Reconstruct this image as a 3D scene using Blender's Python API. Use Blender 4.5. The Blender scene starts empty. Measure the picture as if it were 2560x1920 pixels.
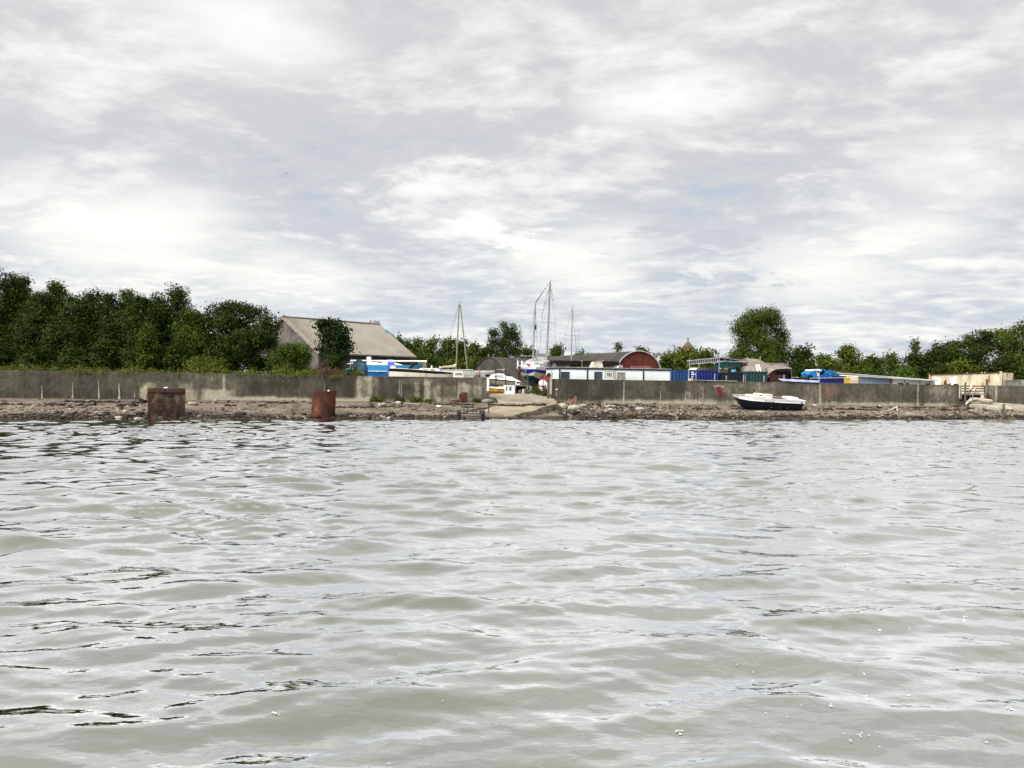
import bpy, math, random
import numpy as np
from mathutils import Vector, Matrix

# ---------------------------------------------------------------- camera, sky, sun, exposure
sc = bpy.context.scene
COL = sc.collection
D = bpy.data
EYE = Vector((0.0, 0.0, 2.9))
RCAM = Matrix.Rotation(math.radians(90 - .4476), 3, 'X') @ Matrix.Rotation(math.radians(.865), 3, 'Z')
cd = D.cameras.new('camera'); cd.sensor_width = 36; cd.lens = 27.0; cd.clip_start = .1; cd.clip_end = 5000
cam = D.objects.new('camera', cd); COL.objects.link(cam)
cam.matrix_world = Matrix.Translation(EYE) @ RCAM.to_4x4()
sc.camera = cam
sc.view_settings.view_transform = 'Standard'; sc.view_settings.look = 'None'
sc.view_settings.exposure = 0.80; sc.view_settings.gamma = 1
sc.cycles.max_bounces = 6; sc.cycles.transparent_max_bounces = 4
sc.cycles.use_denoising = True; sc.cycles.denoiser = 'OPENIMAGEDENOISE'
sc.cycles.sample_clamp_indirect = 6

SUN_TO = Vector((-.55, -.62, .85)).normalized()
sl = D.lights.new('sun', 'SUN'); sl.energy = 1.5; sl.angle = math.radians(14); sl.color = (1, .97, .92)
sun = D.objects.new('sun', sl); COL.objects.link(sun)
sun.rotation_euler = SUN_TO.to_track_quat('Z', 'Y').to_euler(); sun.location = (0, 0, 60)


class NT:
    """tiny node-graph writer"""
    def __init__(s, tree): s.t = tree; s.n = tree.nodes; s.l = tree.links
    def new(s, kind, **kw):
        x = s.n.new(kind)
        for k, v in kw.items(): setattr(x, k, v)
        return x
    def put(s, sock, v):
        if hasattr(v, 'is_output'): s.l.new(v, sock)
        elif v is not None: sock.default_value = v
    def m(s, op, a, b=None, c=None, clamp=False):
        x = s.new('ShaderNodeMath', operation=op, use_clamp=clamp)
        s.put(x.inputs[0], a); s.put(x.inputs[1], b)
        if c is not None: s.put(x.inputs[2], c)
        return x.outputs[0]
    def vm(s, op, a, b=None, out=0):
        x = s.new('ShaderNodeVectorMath', operation=op)
        s.put(x.inputs[0], a)
        if b is not None: s.put(x.inputs[1], b)
        return x.outputs[out]
    def sm(s, v, lo, hi, o0=0., o1=1.):
        x = s.new('ShaderNodeMapRange', interpolation_type='SMOOTHSTEP')
        for i, q in enumerate((v, lo, hi, o0, o1)): s.put(x.inputs[i], q)
        return x.outputs[0]
    def mix(s, f, a, b, blend='MIX'):
        x = s.new('ShaderNodeMix', data_type='RGBA', blend_type=blend)
        s.put(x.inputs[0], f)
        for i, q in ((6, a), (7, b)): s.put(x.inputs[i], (*q, 1) if isinstance(q, tuple) and len(q) == 3 else q)
        return x.outputs[2]
    def noise(s, vec, scale, detail=4, rough=.55, dist=0., col=False):
        x = s.new('ShaderNodeTexNoise')
        s.put(x.inputs['Vector'], vec); x.inputs['Scale'].default_value = scale
        x.inputs['Detail'].default_value = detail; x.inputs['Roughness'].default_value = rough
        x.inputs['Distortion'].default_value = dist
        return x.outputs[1 if col else 0]
    def xyz(s, v):
        x = s.new('ShaderNodeSeparateXYZ'); s.put(x.inputs[0], v); return x.outputs
    def comb(s, a, b, c):
        x = s.new('ShaderNodeCombineXYZ')
        for i, q in enumerate((a, b, c)): s.put(x.inputs[i], q)
        return x.outputs[0]


def ray(px, py):
    return RCAM @ Vector(((px - 1280) / 1920, (960 - py) / 1920, -1))


def skydir(px, py):
    return ray(px, py).normalized()


def make_world():
    w = D.worlds.new('World'); sc.world = w; w.use_nodes = True
    w.node_tree.nodes.clear(); g = NT(w.node_tree)
    out = g.new('ShaderNodeOutputWorld'); bg = g.new('ShaderNodeBackground')
    g.l.new(bg.outputs[0], out.inputs[0])
    sky = g.new('ShaderNodeTexSky', sky_type='NISHITA', sun_disc=False)
    sky.sun_elevation = math.asin(SUN_TO.z); sky.sun_rotation = math.atan2(SUN_TO.x, SUN_TO.y)
    dv = g.new('ShaderNodeTexCoord').outputs['Generated']
    x, y, z = g.xyz(dv)
    zz = g.m('ADD', g.m('MAXIMUM', z, 0.), .16)
    u = g.m('DIVIDE', x, zz); v = g.m('DIVIDE', y, zz)
    p = g.comb(u, v, 0.)
    wz = g.noise(p, .7, 3, .5, col=True)
    pw = g.vm('ADD', p, g.vm('MULTIPLY', g.vm('SUBTRACT', wz, (.5, .5, .5)), (.5, .5, 0)))
    # broad layers of cloud, and finer rolls lying slantwise across the view
    big = g.noise(pw, .75, 5, .55)
    rot = g.new('ShaderNodeMapping'); rot.inputs['Rotation'].default_value = (0, 0, math.radians(-24))
    rot.inputs['Scale'].default_value = (.9, 1.35, 1); rot.inputs['Location'].default_value = (3.1, .7, 0)
    g.l.new(pw, rot.inputs[0])
    band = g.noise(rot.outputs[0], 1.7, 8, .60, .15)
    rot2 = g.new('ShaderNodeMapping'); rot2.inputs['Rotation'].default_value = (0, 0, math.radians(30))
    rot2.inputs['Scale'].default_value = (1.2, 1.45, 1); g.l.new(pw, rot2.inputs[0])
    fine = g.noise(rot2.outputs[0], 5.2, 7, .64, .15)
    d = g.m('ADD', g.m('MULTIPLY', big, .33), g.m('ADD', g.m('MULTIPLY', band, .35), g.m('MULTIPLY', fine, .32)))
    # breaks in the cloud, each at its own bearing and height
    for px, py, deg, amt in BREAKS:
        dd = skydir(px, py)
        q = g.vm('MULTIPLY', g.vm('SUBTRACT', dv, tuple(dd)), (1, 1, 2.4))
        ln = g.vm('LENGTH', q, out=1)
        f = g.sm(g.m('ADD', ln, g.m('ADD', g.m('MULTIPLY', g.m('SUBTRACT', band, .5), .55), g.m('MULTIPLY', g.m('SUBTRACT', fine, .5), .25))), math.radians(deg) * 1.25, 0.)
        d = g.m('ADD', d, g.m('MULTIPLY', f, amt))
    t = g.sm(d, .43, .635)
    hi = g.sm(z, .06, .32)
    dark = g.mix(hi, (.575, .63, .70), (.625, .63, .655))
    lite = g.mix(hi, (1.0, .995, .94), (.97, .95, .945))
    c = g.mix(t, dark, lite)
    core = g.sm(d, .61, .70)
    c = g.mix(core, c, (1.32, 1.28, 1.17))
    blue = g.m('MULTIPLY', g.sm(d, .43, .34), g.sm(z, .40, .04))
    nis = g.mix(1., sky.outputs[0], (.11, .11, .11), 'MULTIPLY')
    c = g.mix(g.m('MULTIPLY', blue, .75), c, g.mix(.5, nis, (.42, .56, .80)))
    # cloud glow added round the sun, unseen behind the viewer, to light front faces
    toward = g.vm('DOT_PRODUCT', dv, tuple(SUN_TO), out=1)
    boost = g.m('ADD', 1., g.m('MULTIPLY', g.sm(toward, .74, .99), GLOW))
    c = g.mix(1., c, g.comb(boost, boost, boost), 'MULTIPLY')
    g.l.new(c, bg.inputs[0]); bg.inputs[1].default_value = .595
    w.cycles.sampling_method = 'MANUAL'; w.cycles.sample_map_resolution = 512


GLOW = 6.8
BREAKS = [(330, 560, 8, .13), (120, 470, 5, .07), (720, 690, 6, .09), (1720, 250, 4.5, .12), (2450, 420, 8, .10), (1180, 560, 4, .17),
          (1450, 650, 6, .12), (2000, 680, 6, .10), (620, 60, 7, .13), (2300, 560, 5, .08),
          (900, 420, 9, -.07), (1900, 420, 7, -.06), (1300, 380, 6, -.04), (1760, 680, 3.5, -.09), (2250, 60, 9, -.04)]
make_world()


# ---------------------------------------------------------------- helpers
def at(px, py, Y):
    d = ray(px, py); return EYE + d * (Y / d.y)


SL = .2108; W0 = 62.74
WD = Vector((1, SL, 0)).normalized(); WN = Vector((SL, -1, 0)).normalized()   # along the sea wall, and out of it to the water
UP = Vector((0, 0, 1))


def wl(px, py, s=0.):
    """point seen at that place of the view on a plane standing s metres behind the wall line"""
    d = ray(px, py); return EYE + d * ((W0 + s) / (d.y - SL * d.x))


def lof(px, py=960): return (wl(px, py) - Vector((0, W0, 0))).dot(WD)
def W(l, off, z): return Vector((0, W0, 0)) + WD * l + WN * off + UP * z
def ysh(X): return 54.55 + .2785 * X
def yw(X): return W0 + SL * X


def sstep(a, b, x):
    t = np.clip((x - a) / (b - a), 0, 1); return t * t * (3 - 2 * t)


def vnoise(x, y, seed=0):
    x = np.asarray(x, float); y = np.asarray(y, float)
    xi = np.floor(x).astype(np.int64); yi = np.floor(y).astype(np.int64)
    fx = x - xi; fy = y - yi; fx = fx * fx * (3 - 2 * fx); fy = fy * fy * (3 - 2 * fy)
    def h(a, b):
        n = (a * 374761393 + b * 668265263 + seed * 1442695041) & 0xffffffff
        n = ((n ^ (n >> 13)) * 1274126177) & 0xffffffff
        return ((n ^ (n >> 16)) & 0xffff) / 65535.
    return (h(xi, yi) * (1 - fx) + h(xi + 1, yi) * fx) * (1 - fy) + (h(xi, yi + 1) * (1 - fx) + h(xi + 1, yi + 1) * fx) * fy


def fbm(x, y, seed=0, o=4, g=.5):
    a = 0; s = 0; w = 1.
    for k in range(o):
        a = a + w * vnoise(np.asarray(x) * 2 ** k + 17.3 * k, np.asarray(y) * 2 ** k - 9.1 * k, seed + k); s += w; w *= g
    return a / s


def beach_z(X, Y):
    X = np.asarray(X, float); Y = np.asarray(Y, float)
    f = (Y - ysh(X)) / (yw(X) - ysh(X))
    z = np.where(f > 0, .9 * np.clip(f, 0, 1.3) ** .9, 1.1 * f)
    return z + .05 * (fbm(X * .5, Y * .9, 5) - .5) + .05 * (fbm(X * 2.3, Y * 2.3, 9, 3) - .5)


def slip_z(Y): return .1416 * (Y - 54.4)


def drop(px, py, zf):
    d = ray(px, py); a, b = 20., 95.
    for _ in range(60):
        m = (a + b) / 2; P = EYE + d * (m / d.y)
        if P.z > zf(P.x, P.y): a = m
        else: b = m
    return EYE + d * (a / d.y)


def gnd(px, py):
    """the spot of beach seen there, kept in front of the sea wall"""
    P = drop(px, py, lambda x, y: float(beach_z(x, y)))
    if P.y > yw(P.x) - .3:
        P = wl(px, py, -.3); P.z = float(beach_z(P.x, P.y))
    return P


def onslip(px, py): return drop(px, py, lambda x, y: slip_z(y))


class Fr:
    def __init__(s, o, yaw=0., R=None):
        s.o = Vector(o); s.R = R if R is not None else Matrix.Rotation(math.radians(yaw), 3, 'Z')
    def __call__(s, u, v, w): return s.o + s.R @ Vector((u, v, w))


WYAW = math.degrees(math.atan(SL))
def fw(px, py, s): return Fr(wl(px, py, s), WYAW)


class MB:
    def __init__(s): s.v = []; s.f = []
    def add(s, vs, fs):
        b = len(s.v); s.v += [tuple(q) for q in vs]; s.f += [tuple(i + b for i in f) for f in fs]; return s
    def box(s, F, u0, u1, v0, v1, w0, w1):
        return s.add([F(u, v, w) for w in (w0, w1) for v in (v0, v1) for u in (u0, u1)],
                     [(0, 2, 3, 1), (4, 5, 7, 6), (0, 1, 5, 4), (2, 6, 7, 3), (0, 4, 6, 2), (1, 3, 7, 5)])
    def hexa(s, b, t):
        return s.add(list(b) + list(t), [(3, 2, 1, 0), (4, 5, 6, 7), (0, 1, 5, 4), (1, 2, 6, 5), (2, 3, 7, 6), (3, 0, 4, 7)])
    def tube(s, pts, r, n=6):
        pts = [Vector(p) for p in pts]; k = len(pts)
        rs = r if isinstance(r, (list, tuple)) else [r] * k
        vs = []; fs = []
        for i, p in enumerate(pts):
            t = (pts[min(i + 1, k - 1)] - pts[max(i - 1, 0)]).normalized()
            a = t.cross(UP if abs(t.z) < .9 else Vector((1, 0, 0))).normalized(); b = t.cross(a)
            vs += [p + (a * math.cos(2 * math.pi * j / n) + b * math.sin(2 * math.pi * j / n)) * rs[i] for j in range(n)]
        for i in range(k - 1):
            fs += [(i * n + j, i * n + (j + 1) % n, (i + 1) * n + (j + 1) % n, (i + 1) * n + j) for j in range(n)]
        fs += [tuple(range(n - 1, -1, -1)), tuple((k - 1) * n + j for j in range(n))]
        return s.add(vs, fs)
    def bar(s, a, b, w, h=None):
        """square-section bar"""
        a = Vector(a); b = Vector(b); h = h or w; t = (b - a).normalized()
        p = t.cross(UP if abs(t.z) < .9 else Vector((1, 0, 0))).normalized() * w / 2; q = t.cross(p.normalized()) * h / 2
        return s.hexa([a - p - q, a + p - q, a + p + q, a - p + q], [b - p - q, b + p - q, b + p + q, b - p + q])
    def prism(s, pts, vec):
        n = len(pts); vec = Vector(vec); pts = [Vector(p) for p in pts]
        return s.add(pts + [p + vec for p in pts], [tuple(range(n)), tuple(range(2 * n - 1, n - 1, -1))] +
                     [(i + n, (i + 1) % n + n, (i + 1) % n, i) for i in range(n)])
    def grid(s, P, wrap=False):
        nu = len(P); nv = len(P[0])
        return s.add([q for r in P for q in r], [(i * nv + j, (i + 1) * nv + j, (i + 1) * nv + j + 1, i * nv + j + 1)
                     for i in range(nu - 1) for j in range(nv - 1)])
    def lathe(s, F, prof, n=16):
        vs = []; k = len(prof)
        for r, h in prof: vs += [F(r * math.cos(2 * math.pi * j / n), r * math.sin(2 * math.pi * j / n), h) for j in range(n)]
        fs = [(i * n + j, i * n + (j + 1) % n, (i + 1) * n + (j + 1) % n, (i + 1) * n + j) for i in range(k - 1) for j in range(n)]
        fs += [tuple(range(n - 1, -1, -1)), tuple((k - 1) * n + j for j in range(n))]
        return s.add(vs, fs)
    def ell(s, F, c, r, nu=12, nv=8):
        P = [[F(c[0] + r[0] * math.cos(2 * math.pi * i / nu) * math.sin(math.pi * j / nv), c[1] + r[1] * math.sin(2 * math.pi * i / nu) * math.sin(math.pi * j / nv),
                c[2] - r[2] * math.cos(math.pi * j / nv)) for j in range(nv + 1)] for i in range(nu + 1)]
        return s.grid(P)
    def build(s, name, m, parent=None, smooth=False, bevel=0., thick=0.):
        o0 = root_loc(parent) if parent else Vector((0, 0, 0))
        if parent is None and s.v:
            a = np.array(s.v); o0 = Vector(((a[:, 0].min() + a[:, 0].max()) / 2, (a[:, 1].min() + a[:, 1].max()) / 2, a[:, 2].min()))
        me = D.meshes.new(name)
        me.from_pydata([(x - o0.x, y - o0.y, z - o0.z) for x, y, z in s.v], [], s.f)
        me.materials.append(MAT(m))
        if smooth: me.shade_smooth()
        o = D.objects.new(name, me); COL.objects.link(o)
        if parent: o.parent = parent
        else: o.location = o0
        if thick:
            q = o.modifiers.new('thick', 'SOLIDIFY'); q.thickness = thick; q.offset = 0
        if bevel:
            q = o.modifiers.new('bevel', 'BEVEL'); q.width = bevel; q.segments = 2; q.limit_method = 'ANGLE'
        return o


def root_loc(o):
    while o.parent: o = o.parent
    return Vector(o.location)


def tag(o, label=None, cat=None, group=None, kind=None):
    for k, v in (('label', label), ('category', cat), ('group', group), ('kind', kind)):
        if v: o[k] = v
    return o


def thing(name, label, cat, loc, group=None):
    o = D.objects.new(name, None); COL.objects.link(o); o.location = loc; o.empty_display_size = .2
    return tag(o, label, cat, group)


def solo(mb, name, m, label, cat, group=None, **kw):
    return tag(mb.build(name, m, **kw), label, cat, group)


def npmesh(name, V, Fq, mat, parent=None, smooth=False, attr=None, col=None, loc=None):
    """mesh from arrays: V (n,3), Fq (m,4) or (m,3)"""
    V = np.asarray(V, np.float32); Fq = np.asarray(Fq, np.int32)
    o0 = np.array(root_loc(parent) if parent else (loc if loc is not None else (0, 0, 0)), np.float32)
    me = D.meshes.new(name); k = Fq.shape[1]
    me.vertices.add(len(V)); me.vertices.foreach_set('co', (V - o0).ravel())
    me.loops.add(Fq.size); me.loops.foreach_set('vertex_index', Fq.ravel())
    me.polygons.add(len(Fq)); me.polygons.foreach_set('loop_start', np.arange(0, Fq.size, k, dtype=np.int32))
    me.polygons.foreach_set('loop_total', np.full(len(Fq), k, np.int32))
    me.update(calc_edges=True)
    if smooth: me.shade_smooth()
    if attr is not None:
        a = me.attributes.new('tint', 'FLOAT', 'POINT'); a.data.foreach_set('value', np.asarray(attr, np.float32))
    if col is not None:
        a = me.color_attributes.new('Col', 'FLOAT_COLOR', 'POINT')
        a.data.foreach_set('color', np.c_[col, np.ones(len(col))].astype(np.float32).ravel())
    me.materials.append(MAT(mat))
    o = D.objects.new(name, me); COL.objects.link(o)
    if parent: o.parent = parent
    else: o.location = o0.tolist()
    return o


def gridfaces(nu, nv):
    i, j = np.meshgrid(np.arange(nu - 1), np.arange(nv - 1), indexing='ij'); a = (i * nv + j).ravel()
    return np.c_[a, a + nv, a + nv + 1, a + 1]


# ---------------------------------------------------------------- materials
_M = {}
SPEC = {}


def MAT(key):
    if not isinstance(key, str): return key
    if key not in _M: _M[key] = SPEC[key](key)
    return _M[key]


def base(name, rough=.7, spec=.4, metal=0.):
    m = D.materials.new(name); m.use_nodes = True; g = NT(m.node_tree)
    b = next(n for n in g.n if n.type == 'BSDF_PRINCIPLED')
    b.inputs['Roughness'].default_value = rough; b.inputs['Specular IOR Level'].default_value = spec
    b.inputs['Metallic'].default_value = metal
    return m, g, b


def pm(c1, c2=None, scale=2., stretch=(1, 1, 1), rough=.7, lo=.35, hi=.65, detail=5, bump=0., spec=.22, metal=0., c3=None, lo3=.55, hi3=.7, scale3=None):
    """weathered surface: two colours through a noise, and a third for stains"""
    def mk(name):
        m, g, b = base(name, rough, spec, metal)
        tc = g.new('ShaderNodeTexCoord').outputs['Object']
        v = g.vm('MULTIPLY', tc, stretch)
        n = g.noise(v, scale, detail)
        q2 = c2 or tuple(x * .82 for x in c1)
        c = g.mix(g.sm(n, lo, hi), c1, q2)
        if c3:
            n3 = g.noise(g.vm('ADD', v, (7.3, 2.1, 4.4)), scale3 or scale * .6, 6, .62)
            c = g.mix(g.sm(n3, lo3, hi3), c, c3)
        g.put(b.inputs['Base Color'], c)
        if bump:
            bp = g.new('ShaderNodeBump'); bp.inputs['Strength'].default_value = bump; bp.inputs['Distance'].default_value = .03
            g.put(bp.inputs['Height'], g.noise(v, scale * 3, 5)); g.put(b.inputs['Normal'], bp.outputs[0])
        return m
    return mk


def colmat(rough=.85, bump=.4, bscale=14, spec=.25):
    def mk(name):
        m, g, b = base(name, rough, spec)
        a = g.new('ShaderNodeAttribute', attribute_name='Col').outputs[0]
        tc = g.new('ShaderNodeTexCoord').outputs['Object']
        n = g.noise(tc, bscale, 6, .65)
        c = g.mix(1., a, g.mix(g.sm(n, .3, .7), (.78, .78, .78), (1.2, 1.2, 1.2)), 'MULTIPLY')
        g.put(b.inputs['Base Color'], c)
        bp = g.new('ShaderNodeBump'); bp.inputs['Strength'].default_value = bump; bp.inputs['Distance'].default_value = .03
        g.put(bp.inputs['Height'], n); g.put(b.inputs['Normal'], bp.outputs[0])
        return m
    return mk


def leafmat(c1, c2, trans=.3):
    def mk(name):
        m, g, b = base(name, .65, .08)
        t = g.new('ShaderNodeAttribute', attribute_name='tint').outputs[2]
        c = g.mix(t, c1, c2)
        g.put(b.inputs['Base Color'], c)
        tr = g.new('ShaderNodeBsdfTranslucent'); g.put(tr.inputs[0], g.mix(1., c, (1.1, 1.25, .6), 'MULTIPLY'))
        mx = g.new('ShaderNodeMixShader'); mx.inputs[0].default_value = trans
        g.l.new(b.outputs[0], mx.inputs[1]); g.l.new(tr.outputs[0], mx.inputs[2])
        out = next(n for n in g.n if n.type == 'OUTPUT_MATERIAL'); g.l.new(mx.outputs[0], out.inputs[0])
        return m
    return mk


def water(name):
    """turbid body colour under a glossy surface whose reflectance climbs steeply towards grazing view"""
    m, g, b = base(name, .6, 0.)
    P = g.new('ShaderNodeNewGeometry').outputs['Position']
    n = g.noise(P, .22, 3)
    g.put(b.inputs['Base Color'], g.mix(g.sm(n, .3, .7), WATER1, WATER2))
    v = g.vm('MULTIPLY', P, (1, 1.6, 1))
    h = g.m('ADD', g.noise(v, 2.6, 2, .5), g.m('ADD', g.m('MULTIPLY', g.noise(v, 7., 2, .5), .28), g.m('MULTIPLY', g.noise(v, 16., 2, .5), .09)))
    bp = g.new('ShaderNodeBump'); bp.inputs['Strength'].default_value = 1.; bp.inputs['Distance'].default_value = WBUMP
    g.put(bp.inputs['Height'], h)
    gl = g.new('ShaderNodeBsdfGlossy'); gl.inputs['Roughness'].default_value = .03; gl.inputs['Color'].default_value = (.96, .965, .95, 1)
    fr = g.new('ShaderNodeFresnel'); fr.inputs['IOR'].default_value = 1.333
    for s in (gl.inputs['Normal'], fr.inputs['Normal']): g.put(s, bp.outputs[0])
    f = g.m('MULTIPLY', g.m('POWER', fr.outputs[0], WPOW), WMUL, clamp=True)
    mx = g.new('ShaderNodeMixShader'); g.put(mx.inputs[0], f); g.l.new(b.outputs[0], mx.inputs[1]); g.l.new(gl.outputs[0], mx.inputs[2])
    out = next(q for q in g.n if q.type == 'OUTPUT_MATERIAL'); g.l.new(mx.outputs[0], out.inputs[0])
    return m


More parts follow.
